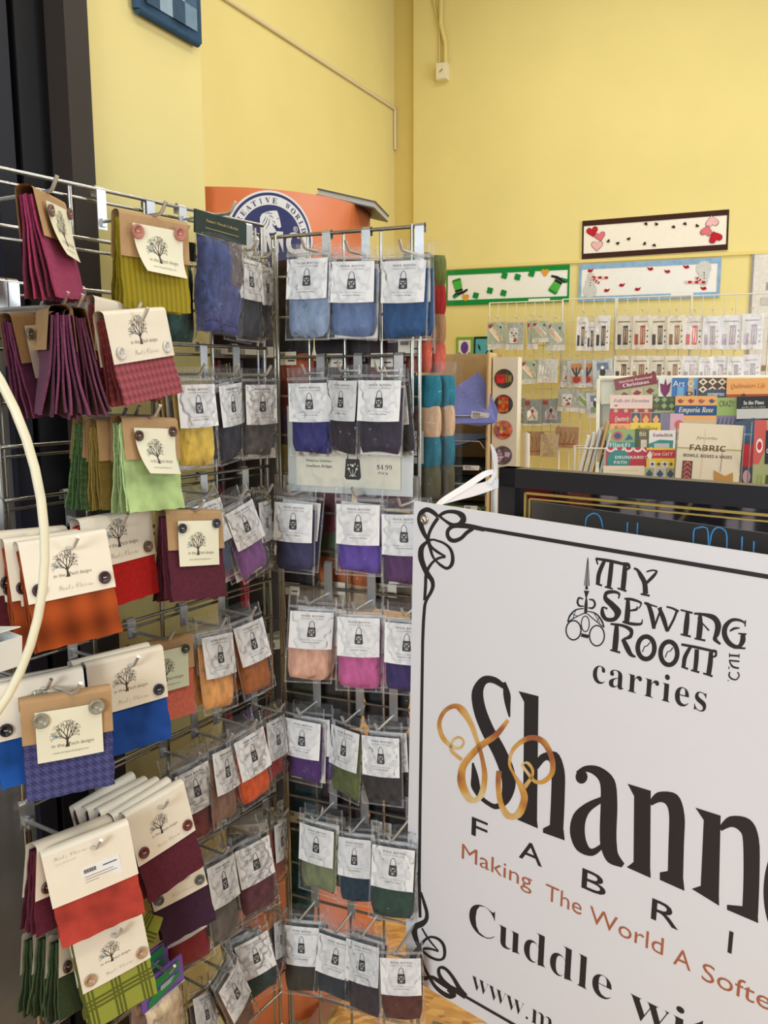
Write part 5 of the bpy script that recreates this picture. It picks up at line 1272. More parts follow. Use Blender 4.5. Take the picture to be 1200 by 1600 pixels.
def p_(k, w, h):
    k.rect(-w / 2, h * .12, w / 2, h / 2, ci('cream'))
    k.rect(-w / 2, h * .12, w / 2, h * .14, ci('moss'))
    T_(k, 'favorite', -.01, h * .27, w * .34, h * .045, 'brown', 'ital')
    T_(k, 'FABRIC', -.005, h * .10, w * .56, h * .085, 'brown', 'heavy')
    T_(k, 'BOWLS, BOXES & VASES', -.003, h * .0, w * .76, h * .045, 'brown', 'heavy')
    k.rect(-w * .4, -h * .45, -w * .24, -h * .06, ci('brown'))
    for i in range(5):
        k.stroke([(-w * .38, -h * .42 + i * h * .07, .004), (-w * .32, -h * .36 + i * h * .07, .006), (-w * .26, -h * .41 + i * h * .07, .004)], ci('coral'))
    k.rect(-w * .22, -h * .45, w * .14, -h * .33, ci('moss'))
    k.poly([(w * .12, -h * .42), (w * .42, -h * .42), (w * .40, -h * .2), (w * .28, -h * .26), (w * .1, -h * .18)], ci('gold'))
    k.stroke([(-w * .1, -h * .3, .0012), (-w * .08, h * .42, .0012)], ci('tan'))
    k.stroke([(w * .2, -h * .2, .0015), (w * .21, h * .08, .0015)], ci('brown'))
book('fabric', 'stone', 'large stone-coloured book about fabric bowls in the front pocket', p_, th=.012)
def p_(k, w, h):
    k.rect(-w / 2, h * .3, w / 2, h / 2, ci('steel'))
    k.rect(-w * .4, -h * .1, w * .4, h * .24, ci('red'))
    T_(k, 'for you', 0, h * .38, w * .6, h * .03, 'white', 'ital')
    k.disc(0, -h * .25, w * .3, h * .1, ci('pink'))
book('bluered', 'slate', 'narrow blue and red book between the two front pockets', p_)
def p_(k, w, h):
    k.poly([(-w / 2, h / 2), (-w * .1, h / 2), (w * .0, h * .2), (-w * .3, -h * .1), (-w / 2, -h * .1)], ci('coral'))
    k.disc(-w * .3, h * .15, w * .12, h * .1, ci('white'))
    k.disc(-w * .3, h * .15, w * .08, h * .06, ci('red'))
    k.rect(-w * .1, -h * .1, w / 2, h * .36, ci('black'))
    T_(k, 'COLOR', w * .2, h * .05, w * .5, h * .06, 'white', 'heavy')
    k.rect(w * .0, h * .12, w * .3, h * .2, ci('teal'))
    for i in range(6):
        k.stroke([(-w * .3 + i * w * .15, -h * .45, .01), (-w * .25 + i * w * .13, -h * .25, .006)], ci(['lime', 'moss', 'forest'][i % 3]))
book('floral', 'sage', 'floral book with coral petals and black panel at the right edge', p_)
# clear front pockets holding the two front books
for s, z, w, h, out, lab in [(.198, 1.24, .20, .22, .285, 'the fabric bowls book'), (.37, 1.24, .10, .24, .275, 'the floral book')]:
    mb = MB()
    for x in (-w / 2, w / 2):
        mb.tube([(x, .01, -h / 2), (x, -.006, h / 2)], .002)
    mb.tube([(-w / 2, .01, -h / 2), (w / 2, .01, -h / 2)], .002)
    mb.build('pocket_frame', M_CHROME, None, None)
    o = bpy.data.objects['pocket_frame'] if 'pocket_frame' in bpy.data.objects else None
    o.name = 'book_pocket'
    o.matrix_basis = bframe(s, z, out + .004)
    tag(o, 'thin wire pocket in front of ' + lab, 'wire pocket', 'wire pockets on the book rack')

# loose pattern sheets standing in a wire holder left of the book rack
holder = empty('wire_holder', Matrix.Translation((0.70, 3.0, 1.165)) @ Matrix.Rotation(-.2, 4, 'Z'), 'white wire holder with leaning pattern sheets left of the book rack', 'wire holder')
mb = MB()
for z in (.0, .10):
    mb.tube([(-.05, -.05, z), (.05, -.05, z), (.05, .05, z), (-.05, .05, z)], .0025, closed=True)
for x, y in ((-.05, -.05), (.05, -.05), (.05, .05), (-.05, .05)):
    mb.tube([(x, y, -1.165), (x, y, .10)], .004)
mb.build('wire_frame', M_WIRE, holder)
for i, (x, c, nm, z) in enumerate([(-.036, (226, 226, 224), 'white', .14), (-.02, (214, 214, 216), 'grey-white', .15), (-.002, (196, 196, 200), 'pale grey', .16), (.016, (206, 170, 112), 'kraft-brown', .19), (.033, (210, 208, 200), 'off-white', .15)]):
    mb = MB()
    mb.box((0, 0, z / 2), (.008, .085, z))
    tag(mb.build('pattern_folder', mat('folder_' + nm.replace('-', '_'), c, .6), None, holder.matrix_basis @ Matrix.Translation((x, 0, .003)) @ Matrix.Rotation(.22, 4, 'Y')),
        f'{nm} pattern folder leaning in the wire holder by the book rack', 'folder', 'folders in the wire holder')
mb = MB()
mb.grid(lambda u, v: ((.034 - .02 * v) * math.cos(u * 6.6), (.034 - .02 * v) * math.sin(u * 6.6), v * 1.27 + .02 * math.sin(u * 3) * v), 20, 10)
tag(mb.build('paper_roll', mat('white_paper_roll', (236, 232, 226), .5), None, Matrix.Translation((.565, 3.5, 0))), 'white paper roll standing on end beside the round-print column', 'paper roll')

# ------------------------------------------------------------------ felt rack: cardboard box shelf with wire trays and felt sheets
GO_, GD_ = (0.32321, 3.2), (0.965926, -0.258819)
def gframe(s, z, out, roll=0.0):
    return wall_frame(GO_, GD_, s, z, out, roll)
M_BOXB = mat('cardboard_box', (206, 174, 122), .75, vary=.05, vscale=30)
fr_ = empty('felt_display', gframe(-.03, 0, 0), 'cardboard felt display with wire trays beside the round-print column', 'display rack')
mb = MB()
mb.box((0, .02, .82), (.26, .008, 1.53))
for x in (-.13, .108):
    mb.box((x, -.085, .82), (.006, .21, 1.53))
mb.box((0, -.085, .03), (.26, .21, .06))
mb.build('cabinet', M_BOXB, fr_)
M_WIRE2 = mat('grey_tray_wire', (150, 146, 136), .3, .8)
FELTS = [((126, 134, 196), 'periwinkle-blue', 1.36), ((112, 130, 160), 'steel-blue', 1.275), ((58, 58, 46), 'dark olive', 1.19), ((62, 98, 88), 'teal-green', 1.13), ((70, 104, 40), 'leaf-green', 1.05), ((90, 130, 60), 'grass-green', .96)]
for i, (c, nm, z) in enumerate(FELTS):
    mb = MB()
    y = -.20
    mb.tube([(-.12, 0, z - .012), (-.12, y, z - .012), (-.105, y - .004, z + .012), (.085, y - .004, z + .012), (.10, y, z - .012), (.10, 0, z - .012)], .0028)
    mb.build('wire_tray', M_WIRE2, fr_)
    if i:
        mb = MB()
        ph = i * 1.7
        fn = lambda u, v: (-.12 + u * .225, -.205 + v * .19, z - .006 + .014 * math.sin(u * 6 + ph) * (1 - v) + .01 * math.sin(v * 4 + ph) + (.03 * v if i == 1 else .016 * v))
        for q in range(3):
            mb.grid(lambda u, v: tuple(Vector(fn(u, v)) + Vector((q * .003, 0, q * .004))), 14, 8)
        o = mb.build('felt_sheet', M_FELT, None, gframe(-.03, 0, 0), c)
        tag(o, f'{nm} felt sheets lying in a wire tray', 'felt sheet', 'felt sheets in the tray display')
# the tall front felt stands up and droops over its tray
mb = MB()
P = [(-.115, 1.44), (-.03, 1.475), (.03, 1.52), (.05, 1.50), (.115, 1.39), (.115, 1.352), (.06, 1.338), (-.01, 1.348), (-.115, 1.335)]
vs = []
for dy in (0, .004):
    for x, z in P:
        vs.append((x, -.10 - (1.52 - z) * .65 + dy + .01 * math.sin(x * 40), z))
n = len(P)
mb.add(vs, [tuple(range(n)), tuple(range(n, 2 * n))] + [(i, (i + 1) % n, n + (i + 1) % n, n + i) for i in range(n)])
tag(mb.build('felt_sheet', M_FELT, None, gframe(0.0, 0, 0), (126, 134, 200)), 'tall periwinkle-blue felt sheets standing up in the highest tray', 'felt sheet', 'felt sheets in the tray display')
def price_tag(M, label, w=.045, h=.02):
    mb = MB()
    mb.box((0, 0, 0), (w, .001, h))
    k = Ink()
    for q in range(9):
        k.rect(-w * .4 + q * w * .045, 0, -w * .4 + q * w * .045 + w * .02, h * .36, 1)
    for q in range(3):
        k.rect(-w * .4, -h * .12 - q * h * .12, w * (.3 - .1 * q), -h * .07 - q * h * .12, 2)
    mb.printed(k, lambda x, z: (x, -.0009, z))
    return tag(mb.build('price_label', [M_WHITE, M_INK, M_GREYINK], None, M), label, 'price label', 'price labels')
price_tag(gframe(.057, 1.374, .208, -.12), 'white price label on the periwinkle-blue felt', .06, .024)
price_tag(gframe(.03, 1.198, .216, .0), 'white price label on the dark olive felt tray', .055, .016)
price_tag(gframe(.03, 1.056, .216, .0), 'white price label on the leaf-green felt tray', .045, .024)
col = empty('print_column', gframe(.128, 0, .0), 'white display column with a row of round fabric prints', 'display column')
mb = MB()
mb.box((0, -.06, .785), (.086, .12, 1.57))
mb.build('column', mat('cream_display_board', (232, 226, 206), .6), col)
PCM = [mat('print_' + n, c, .6, vary=.5, vscale=60) for n, c in (('dark_round', (70, 62, 54)), ('red_patch', (206, 44, 44)), ('olive_patch', (140, 124, 60)), ('orange_patch', (214, 112, 44)), ('gold_patch', (226, 184, 70)), ('violet_patch', (150, 90, 150)), ('grey_round', (104, 92, 100)), ('lilac_patch', (206, 180, 200)), ('coral_round', (206, 120, 90)))]
for i, z in enumerate((1.497, 1.41, 1.322, 1.234)):
    k = Ink()
    k.disc(0, 0, .0325, m=[0, 0, 8, 6][i], n=32)
    rr = random.Random(i)
    if i == 0:
        k.rect(-.027, -.016, .004, .014, 1)
        k.rect(.006, -.014, .012, .014, 2)
        k.rect(.014, -.012, .026, .012, 2)
    elif i == 1:
        for a in range(3):
            for b in range(4):
                k.rect(-.018 + a * .012, -.027 + b * .0135, -.007 + a * .012, -.0145 + b * .0135, rr.choice([1, 3, 4, 3]))
    elif i == 2:
        for a in range(4):
            for b in range(4):
                k.rect(-.022 + a * .011, -.022 + b * .011, -.012 + a * .011, -.012 + b * .011, rr.choice([5, 1, 4, 3, 8]))
    else:
        k.poly([(-.028, .0), (-.012, .022), (.004, -.006), (-.014, -.026)], 7)
        k.poly([(.008, .012), (.026, .012), (.022, -.006), (.006, -.004)], 7)
        for a in range(9):
            k.disc(-.02 + (a % 3) * .009, -.012 + (a // 3) * .011, .003, m=6, n=8)
    mb = MB()
    mb.printed(k, lambda x, zz: (x, -.0012, zz), None, 1e-4)
    mb.lathe([(0, 0), (.0325, 0), (.0325, -.0008)], 0, 24, (0, 0, 0), 'y')
    mb.build('round_print', PCM, col, Matrix.Translation((-.004, -.1205, z)))
# ------------------------------------------------------------------ thread display behind the racks
M_ORANGE = mat('orange_display_board', (206, 112, 64), .45, spec=.4, vary=.03, vscale=4)
M_NAVYB = mat('emblem_navy', (38, 42, 92), .45)
M_SILVER = mat('emblem_white', (222, 218, 212), .45)
DC = Vector((-.36, 2.17, 0))
DR = .33
dm = empty('thread_display', Matrix.Translation(DC), 'round orange thread display with a horse emblem on its header', 'thread display')
mb = MB()
mb.lathe([(DR, 0), (DR, .36), (DR - .012, .36), (0, .36)], 0, 64)
mb.build('base', M_ORANGE, dm)
mb = MB()
mb.lathe([(DR, 1.655), (DR, 1.880), (DR - .008, 1.880), (DR - .008, 1.655)], 0, 72)
mb.lathe([(0, 1.66), (DR - .008, 1.66)], 0, 48)
mb.build('header', M_ORANGE, dm)
mb = MB()
mb.lathe([(.16, .36), (.16, 1.66)], 0, 32)
mb.build('column', mat('display_core', (60, 48, 44), .7), dm)
# emblem curved round the header
k = Ink()
er = .0935
k.disc(0, 0, er, m=0, n=64)
k.disc(0, 0, er * .955, m=1, n=64)
k.disc(0, 0, er * .895, m=0, n=64)
k.disc(0, 0, er * .70, m=1, n=64)
word = 'CREATIVE WORLD'
for i, ch in enumerate(word):
    if ch == ' ':
        continue
    a = R(164 - i * 11.4)
    k.text(ch, math.cos(a) * er * .735, math.sin(a) * er * .735, er * .115, er * .105 if ch != 'I' else er * .04, 1, 'serif', off=-.004, align='c', rot=a - math.pi / 2)
hs = lambda x, y: ((x - 316) / 248 * er, -(y - 326) / 248 * er)
k.poly([hs(*p) for p in [(258, 282), (251, 250), (252, 222), (263, 203), (290, 190), (320, 183), (346, 181), (352, 192), (360, 218), (366, 245), (369, 264), (360, 271), (347, 268), (342, 256), (330, 262), (318, 246), (322, 262), (334, 278), (342, 292), (320, 300), (300, 300), (290, 294), (272, 288)]], 0)
for s in ['262,255 275,235 285,215', '268,270 285,245 296,220', '282,282 298,255 306,225', '280,200 300,196 322,200', '300,210 315,212 325,222', '318,236 330,240 336,252']:
    q = [tuple(map(float, t.split(','))) for t in s.split()]
    k.stroke([(*hs(*p), er * (.016 if i == 1 else .006)) for i, p in enumerate(q)], 1)
k.disc(*hs(352, 222), er * .014, m=1, n=8)
k.text('DMC', hs(316, 0)[0], hs(0, 398)[1], er * .44, er * 1.34, 0, 'heavy', off=.02, align='c')
k.ring(*hs(453, 270), er * .05, er * .012, 0, 20)
k.text('R', hs(453, 0)[0], hs(0, 277)[1], er * .055, None, 0, 'heavy', align='c')
th0 = R(23.8)
# big discs are fanned so that they follow the curve
mb2 = MB()
for r0, r1, m, d in [(er * .955, er, 0, .0005), (er * .895, er * .955, 1, .0005), (er * .70, er * .895, 0, .0005)]:
    for i in range(1):
        n = 72
        vs, fs = [], []
        for q in range(n):
            a = 2 * math.pi * q / n
            for r in (r0, r1):
                x, z = r * math.cos(a), r * math.sin(a)
                vs.append(((DR + d) * math.sin(th0 + x / DR), -(DR + d) * math.cos(th0 + x / DR), 1.784 + z))
        fs = [(2 * q, 2 * q + 1, (2 * q + 3) % (2 * n), (2 * q + 2) % (2 * n)) for q in range(n)]
        mb2.add(vs, fs, m)
NS = 24
vs = []
for i in range(NS + 1):
    x = -er * .70 + 2 * er * .70 * i / NS
    hz = math.sqrt(max(0, (er * .70) ** 2 - x * x))
    for z in (-hz, hz):
        vs.append(((DR + .0005) * math.sin(th0 + x / DR), -(DR + .0005) * math.cos(th0 + x / DR), 1.784 + z))
mb2.add(vs, [(2 * i, 2 * i + 1, 2 * i + 3, 2 * i + 2) for i in range(NS)], 1)
o = len(mb2.v)
cnt = 0
for vs, fs, m in k.g[4:]:
    cnt += 1
    d = .0009 + cnt * .00003
    mb2.add([((DR + d) * math.sin(th0 + x / DR), -(DR + d) * math.cos(th0 + x / DR), 1.784 + z) for x, z in vs], fs, m)
tag(mb2.build('emblem', [M_SILVER, M_NAVYB], dm), 'round navy and white horse emblem on the orange header')
# price strips and skeins
strip_m = mat('price_strip', (214, 206, 186), .5)
TIERS = [1.545, 1.33, 1.115, .90, .685, .47]
for z in TIERS:
    mb = MB()
    mb.lathe([(.285, z), (.285, z + .022)], 0, 60)
    kk = Ink()
    for q in range(36):
        a = q / 36 * 2 * math.pi
        for b in range(6):
            x = a * .286 + b * .0032
            kk.rect(x, .004, x + (.0018 if b % 2 else .001), .016, 1)
    mb.printed(kk, lambda x, zz: (.286 * math.sin(x / .286), -.286 * math.cos(x / .286), z + zz))
    mb.lathe([(.16, z + .001), (.285, z + .001)], 0, 40)
    mb.build('price_strip', [strip_m, M_INK], dm)
SK = [[('navy', (34, 44, 104)), ('deep red', (120, 26, 40)), ('crimson', (150, 40, 52)), ('black', (32, 28, 32)), ('silver-grey', (120, 116, 114))],
      [('black', (30, 28, 30)), ('wine', (92, 28, 44)), ('scarlet', (176, 40, 46)), ('charcoal', (54, 50, 52)), ('mauve', (120, 80, 104))],
      [('bottle-green', (28, 62, 44)), ('forest', (40, 70, 38)), ('black-green', (22, 34, 30)), ('red', (160, 36, 40)), ('navy blue', (40, 50, 104))],
      [('rust-red', (160, 62, 44)), ('ruby', (140, 28, 52)), ('lime', (130, 170, 70)), ('violet', (84, 50, 118)), ('orange', (206, 108, 52))],
      [('dark brown', (60, 40, 34)), ('maroon', (90, 32, 40)), ('dusty brown', (110, 78, 60)), ('dark teal', (26, 60, 64)), ('dark rose', (120, 60, 70))],
      [('teal', (28, 86, 86)), ('sea-green', (40, 104, 84)), ('dark sea-green', (24, 66, 62)), ('petrol', (24, 54, 70)), ('dark moss', (48, 66, 40))]]
TN = ['top', 'second', 'third', 'fourth', 'fifth', 'lowest']
mb = MB()
for q in range(7):
    a = q / 7 * 2 * math.pi
    mb.tube([(.006 * math.cos(a), .006 * math.sin(a), -.002), (.0075 * math.cos(a), .0075 * math.sin(a), -.05), (.0065 * math.cos(a + .6), .0065 * math.sin(a + .6), -.10), (.008 * math.cos(a + 1.1), .008 * math.sin(a + 1.1), -.165)], .0042, 0, 5)
SKEIN = mb
skein_m = mat('embroidery_thread', objcol=True, rough=.6, vary=.25, vscale=300, sheen=.2)
band_m = mat('skein_band', (30, 30, 32), .5)
proto = {}
for ti, z in enumerate(TIERS):
    for q in range(15):
        nm, c = SK[ti][(q * 2 + q // 5) % 5]
        a = R(-52 + q * 10.5)
        M = Matrix.Translation(DC + Vector((.255 * math.sin(a), -.255 * math.cos(a), z - .004)))
        lab = f'{nm} thread skein hanging from the {TN[ti]} tier of the orange display'
        if not proto:
            t0 = empty('thread_skein', M, lab, 'thread skein', f'{nm} skeins on the {TN[ti]} tier')
            SKEIN.build('thread', skein_m, t0, None, c)
            for zc in (-.04, -.125):
                mb3 = MB()
                mb3.lathe([(.0125, zc - .012), (.0125, zc + .012)], 0, 10)
                mb3.build('paper_band', band_m, t0)
            proto[0] = t0
        else:
            t0 = dup(proto[0], M, lab, f'{nm} skeins on the {TN[ti]} tier')
        for ch in t0.children:
            if ch.name.startswith('thread'):
                ch.color = lin(c)
# booklet lying on the header's rim
bk_ = empty('booklet', Matrix.Translation((-.068, 2.12, 1.887)) @ Matrix.Rotation(R(-10), 4, 'Z') @ Matrix.Rotation(R(14), 4, 'Y'), 'dark booklet lying on the rim of the orange header', 'booklet')
mb = MB()
mb.box((0, 0, 0), (.135, .18, .003))
mb.box((0, 0, .013), (.135, .18, .003))
mb.build('cover', mat('booklet_cover', (38, 38, 42), .4), bk_)
mb = MB()
mb.box((0, .001, .0065), (.131, .176, .010))
mb.build('pages', mat('booklet_pages', (196, 190, 172), .7, vary=.2, vscale=400, stretch=(.1, .1, 30)), bk_)

# ------------------------------------------------------------------ framed board and the white sign on its stand
FBO, FBD = (0.20171, 1.53), (0.766044, -0.642788)
mat('board_glass', (22, 21, 24), .04, spec=1.0).node_tree.nodes['Principled BSDF'].inputs['IOR'].default_value = 1.9
fb = empty('framed_board', wall_frame(FBO, FBD, 0.0, 0, 0), 'tall black-framed glass board with gold lines behind the white sign', 'framed board')
W_, ZT, ZB = .76, 1.346, .03
M_FR = mat('black_lacquer_frame', (34, 34, 38), .3, spec=.5)
mb = MB()
fw = .033
mb.box((W_ / 2, .012, ZT - fw / 2), (W_, .03, fw))
mb.box((W_ / 2, .012, ZB + fw / 2), (W_, .03, fw))
mb.box((fw / 2, .012, (ZT + ZB) / 2), (fw, .03, ZT - ZB))
mb.box((W_ - fw / 2, .012, (ZT + ZB) / 2), (fw, .03, ZT - ZB))
mb.box((W_ / 2, .024, (ZT + ZB) / 2), (W_ - .01, .006, ZT - ZB - .01))
mb.box((.06, .06, ZB / 2), (.05, .14, ZB))
mb.box((W_ - .06, .06, ZB / 2), (.05, .14, ZB))
mb.build('frame', M_FR, fb)
mb = MB()
mb.box((W_ / 2, .016, (ZT + ZB) / 2), (W_ - 2 * fw, .004, ZT - ZB - 2 * fw))
mb.build('glass', mat('board_glass', (22, 21, 24), .04, spec=1.0), fb)
mb = MB()
g0 = .045
for w0, inset in ((.0042, 0.0), (.0026, .009)):
    a, b, t, z1 = g0 + inset, W_ - g0 - inset, ZT - g0 - inset + .002, ZB + g0 + inset
    mb.box(((a + b) / 2, .0125, t), (b - a, .002, w0))
    mb.box(((a + b) / 2, .0125, z1), (b - a, .002, w0))
    mb.box((a, .0125, (t + z1) / 2), (w0, .002, t - z1))
    mb.box((b, .0125, (t + z1) / 2), (w0, .002, t - z1))
mb.build('gold_line', mat('gold_line', (214, 182, 96), .35, .5), fb)
k = Ink()
for P in ['.160,1.22 .160,1.257 .162,1.272 .175,1.280 .186,1.274 .191,1.257', '.233,1.271 .234,1.22', '.250,1.272 .250,1.22', '.342,1.22 .340,1.267 .347,1.274 .355,1.276 .362,1.269 .364,1.22', '.365,1.24 .367,1.266 .374,1.277 .384,1.276 .390,1.265 .391,1.22', '.412,1.268 .413,1.22', '.429,1.263 .430,1.22']:
    k.stroke([(*map(float, t.split(',')), .0022) for t in P.split()], 0)
mb = MB()
mb.printed(k, lambda x, z: (x, .0132, z))
mb.build('marker_writing', mat('blue_marker', (70, 150, 206), .5), fb)

# stand: a white pole with a foot, the ribbon and the sign
st = empty('sign_stand', Matrix.Translation((.2215, 1.75, 0)), 'slim white pole stand behind the upper left corner of the sign', 'sign stand')
mb = MB()
mb.tube([(0, 0, .01), (0, 0, 1.318)], .0052, n=10)
mb.build('pole', mat('white_pole', (222, 222, 218), .4), st)
mb = MB()
mb.lathe([(0, .012), (.11, .010), (.12, 0), (0, 0)], 0, 32)
mb.build('foot', mat('white_pole', (222, 222, 218), .4), st)
SM = Matrix.Translation((.05343, 1.56, 1.28264)) @ Matrix.Rotation(-.69707, 4, 'Z') @ Matrix.Rotation(.01862, 4, 'X') @ Matrix.Rotation(.03621, 4, 'Y')
SH = .956
SW = .93
sg = empty('shop_sign', SM, 'large white sign with black scroll border standing at an angle in front', 'sign')
M_SIGN = mat('white_sign_board', (233, 233, 235), .38, spec=.4)
M_GOLD = None
def gold():
    m = mat('gold_swash_ink', (206, 146, 72), .5)
    nt = m.node_tree
    tc = nt.nodes.new('ShaderNodeTexCoord')
    nz = nt.nodes.new('ShaderNodeTexNoise')
    nz.inputs['Scale'].default_value = 14
    nt.links.new(tc.outputs['Object'], nz.inputs['Vector'])
    cr = nt.nodes.new('ShaderNodeValToRGB')
    e = cr.color_ramp.elements
    e[0].position, e[0].color = .35, lin((164, 98, 60))
    e[1].position, e[1].color = .68, lin((226, 206, 152))
    q = e.new(.5)
    q.color = lin((214, 158, 74))
    nt.links.new(nz.outputs['Fac'], cr.inputs[0])
    nt.links.new(cr.outputs[0], nt.nodes['Principled BSDF'].inputs['Base Color'])
    return m
k = Ink()
for m, closed, L in SIGN_INK:
    mi = {'k': 0, 'g': 1, 'o': 2}[m]
    if closed == 2:
        k.poly([(a / 1000, -b / 1000) for a, b in L], mi)
    else:
        k.strip([[a / 1000, -b / 1000, c / 1000, -d / 1000] for a, b, c, d in L], mi, closed == 1)
aa = .029
k.stroke([(.098, -aa, .0066), (SW - .02, -aa, .0066)], 0)
k.stroke([(.10, -SH + aa, .0066), (SW - .02, -SH + aa, .0066)], 0)
def tx(nm):
    return [t[1] for t in TX if t[0] == nm]
def line(nm, s, style, m, off=0.0, ref='x', w=None, h=None, i=0, b=None):
    u0, v0, u1, v1, hh = tx(nm)[i]
    k.text(s, u0, -(b if b is not None else (v0 + v1) / 2), h or hh, w or (u1 - u0), m, style, off, ref=ref)
line('carries', 'carries', 'serif', 0, -.006, space=1.0) if False else None
u0, v0, u1, v1, hh = tx('carries')[0]
k.text('carries', u0, -.2445, .0285, u1 - u0, 0, 'serif', -.006, ref='x', space=1.12)
line('Cuddle', 'Cuddle', 'serif', 0, -.012, 'C', h=.062, b=.785)
k.text('with', .4607, -.790, .0395, .185, 0, 'serif', -.012, ref='x')
for nm, s in (('Making', 'Making'), ('The', 'The'), ('World', 'World'), ('A', 'A')):
    line(nm, s, 'plain', 3, .0, 'M', h=.0295, b={'Making': .6485, 'The': .6535, 'World': .658, 'A': .6635}[nm])
k.text('Softer', .5696, -.668, .0295, .122, 3, 'plain', ref='M')
k.text('www.m', .1572, -.9025, .028, .170, 0, 'serif', -.016, ref='x')
for s, u, b, w in (('F', .1454, .5935, .034), ('A', .2448, .5975, .046), ('B', .3649, .6028, .043), ('R', .4849, .6042, .044), ('I', .6035, .6046, .0062), ('C', .690, .606, .046)):
    k.text(s, u, -b, .0355, w, 0, 'plain', .004, ref='I')
mb = MB()
fnS = lambda u, v: (u * SW, .0, -SH * (1 - v))
mb.slab(fnS, 1, 1, .006, 4, 4)
n = 0
for vs, fs, m in k.g:
    n += 1
    # the swashes lie over the letters
    mb.add([(x, -.0003 - (.0003 if m == 2 else 0) - n * 1e-6, z) for x, z in vs], fs, m)
mb.build('sign_panel', [M_INK, mat('blade_grey_ink', (150, 148, 150), .5), gold(), mat('copper_ink', (176, 104, 74), .5), M_SIGN], sg)
mb = MB()
mb.lathe([(.0045, .004), (.0045, -.002), (.0075, -.0028), (.0098, -.0012), (.0098, .0)], 0, 28, (.0245, 0, -.0295), 'y')
mb.lathe([(.0, .0002), (.0045, .0002)], 1, 20, (.0245, -.0011, -.0295), 'y')
mb.build('grommet', [mat('nickel_grommet', (196, 186, 160), .25, .9), M_INK], sg)

# white ribbon knotted round the pole and through the grommet
def ribbon(mb, P, Wd, up=(0, 0, 1)):
    S = catmull([list(p) + [w] for p, w in zip(P, Wd)], 5)
    vs = []
    for i, s in enumerate(S):
        a, b = S[min(i + 1, len(S) - 1)], S[max(i - 1, 0)]
        t = Vector(a[:3]) - Vector(b[:3])
        view = Vector((0.15, 1, -0.1))
        n = t.cross(view).normalized() * s[3] / 2
        p = Vector(s[:3])
        vs += [p + n, p - n]
    mb.add(vs, [(2 * i, 2 * i + 1, 2 * i + 3, 2 * i + 2) for i in range(len(S) - 1)], 0, True)
GP = SM @ Vector((.0245, -.003, -.0295))
tie = empty('ribbon_tie', Matrix.Identity(4), 'white ribbon tying the sign corner to the pole', 'ribbon')
mb = MB()
ribbon(mb, [GP, Vector((0.0873, 1.5450, 1.2642)), Vector((0.1039, 1.5750, 1.2794)), Vector((0.1554, 1.6600, 1.2967)), Vector((0.1977, 1.7250, 1.3126)), Vector((0.2173, 1.7420, 1.3158))], [.009, .009, .010, .012, .012, .009])
mb.build('band', mat('white_ribbon', (232, 228, 228), .5), tie)
mb = MB()
ribbon(mb, [Vector((0.1037, 1.5730, 1.2785)), Vector((0.1329, 1.6200, 1.2825)), Vector((0.1745, 1.6800, 1.2867)), Vector((0.2130, 1.7350, 1.2898)), Vector((0.2399, 1.7200, 1.3004))], [.008, .015, .021, .019, .013])
mb.build('tail', mat('white_ribbon', (232, 228, 228), .5), tie)
mb = MB()
ribbon(mb, [Vector((0.2106, 1.7350, 1.3709)), Vector((0.2185, 1.7350, 1.3482)), Vector((0.2206, 1.7380, 1.3175)), Vector((0.2129, 1.7350, 1.3000)), Vector((0.2023, 1.7300, 1.2930))], [.002, .010, .007, .009, .010])
mb.build('tail', mat('white_ribbon', (232, 228, 228), .5), tie)
# ------------------------------------------------------------------ the two wire racks in front
G = 0.0762
LO, LX = Vector((-.23015, 1.73683, 3.28682 - 1.5)), Vector((.535135, .844766, 0))
RO, RX = Vector((-.21439, 1.76942, 1.77000)), Vector((.917504, -.397726, 0))
LN, RN_ = Vector((LX.y, -LX.x, 0)), Vector((RX.y, -RX.x, 0))
LH, RH = math.atan2(LX.y, LX.x), math.atan2(RX.y, RX.x)
PAN = {'L': (LO, LX, LN, LH), 'R': (RO, RX, RN_, RH)}
def panel_frame(p, s, z, d=0.0):
    O, X, N, H = PAN[p]
    return Matrix.Translation((O.x + X.x * s + N.x * d, O.y + X.y * s + N.y * d, z)) @ Matrix.Rotation(H, 4, 'Z')

lg = empty('wire_rack', panel_frame('L', 0, 0), 'long chrome wire rack on the left hung with charm packs and wool bags', 'wire rack')
def part_tube(name, pts, r, parent, m=M_CHROME, n=8):
    mb = MB()
    mb.tube(pts, r, 0, n)
    return mb.build(name, m, parent)
LW = .58426
for i in range(5):
    x = -i * LW / 4
    part_tube('upright', [(x, 0.0, .04), (x, 0.0, LO.z)], .0036, lg)
    if i in (0, 4):
        part_tube('upright', [(x - .012 if i == 0 else x + .012, 0.006, .04), (x - .012 if i == 0 else x + .012, 0.006, LO.z - .005)], .0026, lg)
for kx in range(23):
    z = LO.z - G * kx
    part_tube('rail', [(-LW, -.004, z), (0, -.004, z)], .0031, lg)
    part_tube('rail', [(-LW, .008, z - .0155), (0, .008, z - .0155)], .0026, lg)
mb = MB()
for x in (-.02, -LW + .02):
    mb.box((x, 0, .025), (.03, .34, .02))
    mb.box((x, 0, .04), (.02, .02, .02))
mb.build('foot', M_CHROME, lg)
rg = empty('wire_rack', panel_frame('R', 0, 0), 'short chrome wire rack on the right hung with wool roving bags', 'wire rack')
for i in range(5):
    x = i * G
    part_tube('upright', [(x, .003, .04), (x, .003, RO.z)], .0042 if i in (0, 4) else .0029, rg)
for x in (.012, 4 * G - .011):
    part_tube('upright', [(x, -.006, .04), (x, -.006, RO.z + .004)], .0036, rg)
for kx in range(23):
    z = RO.z - G * kx
    part_tube('rail', [(0, -.002, z), (4 * G, -.002, z)], .0029 if kx else .0036, rg)
mb = MB()
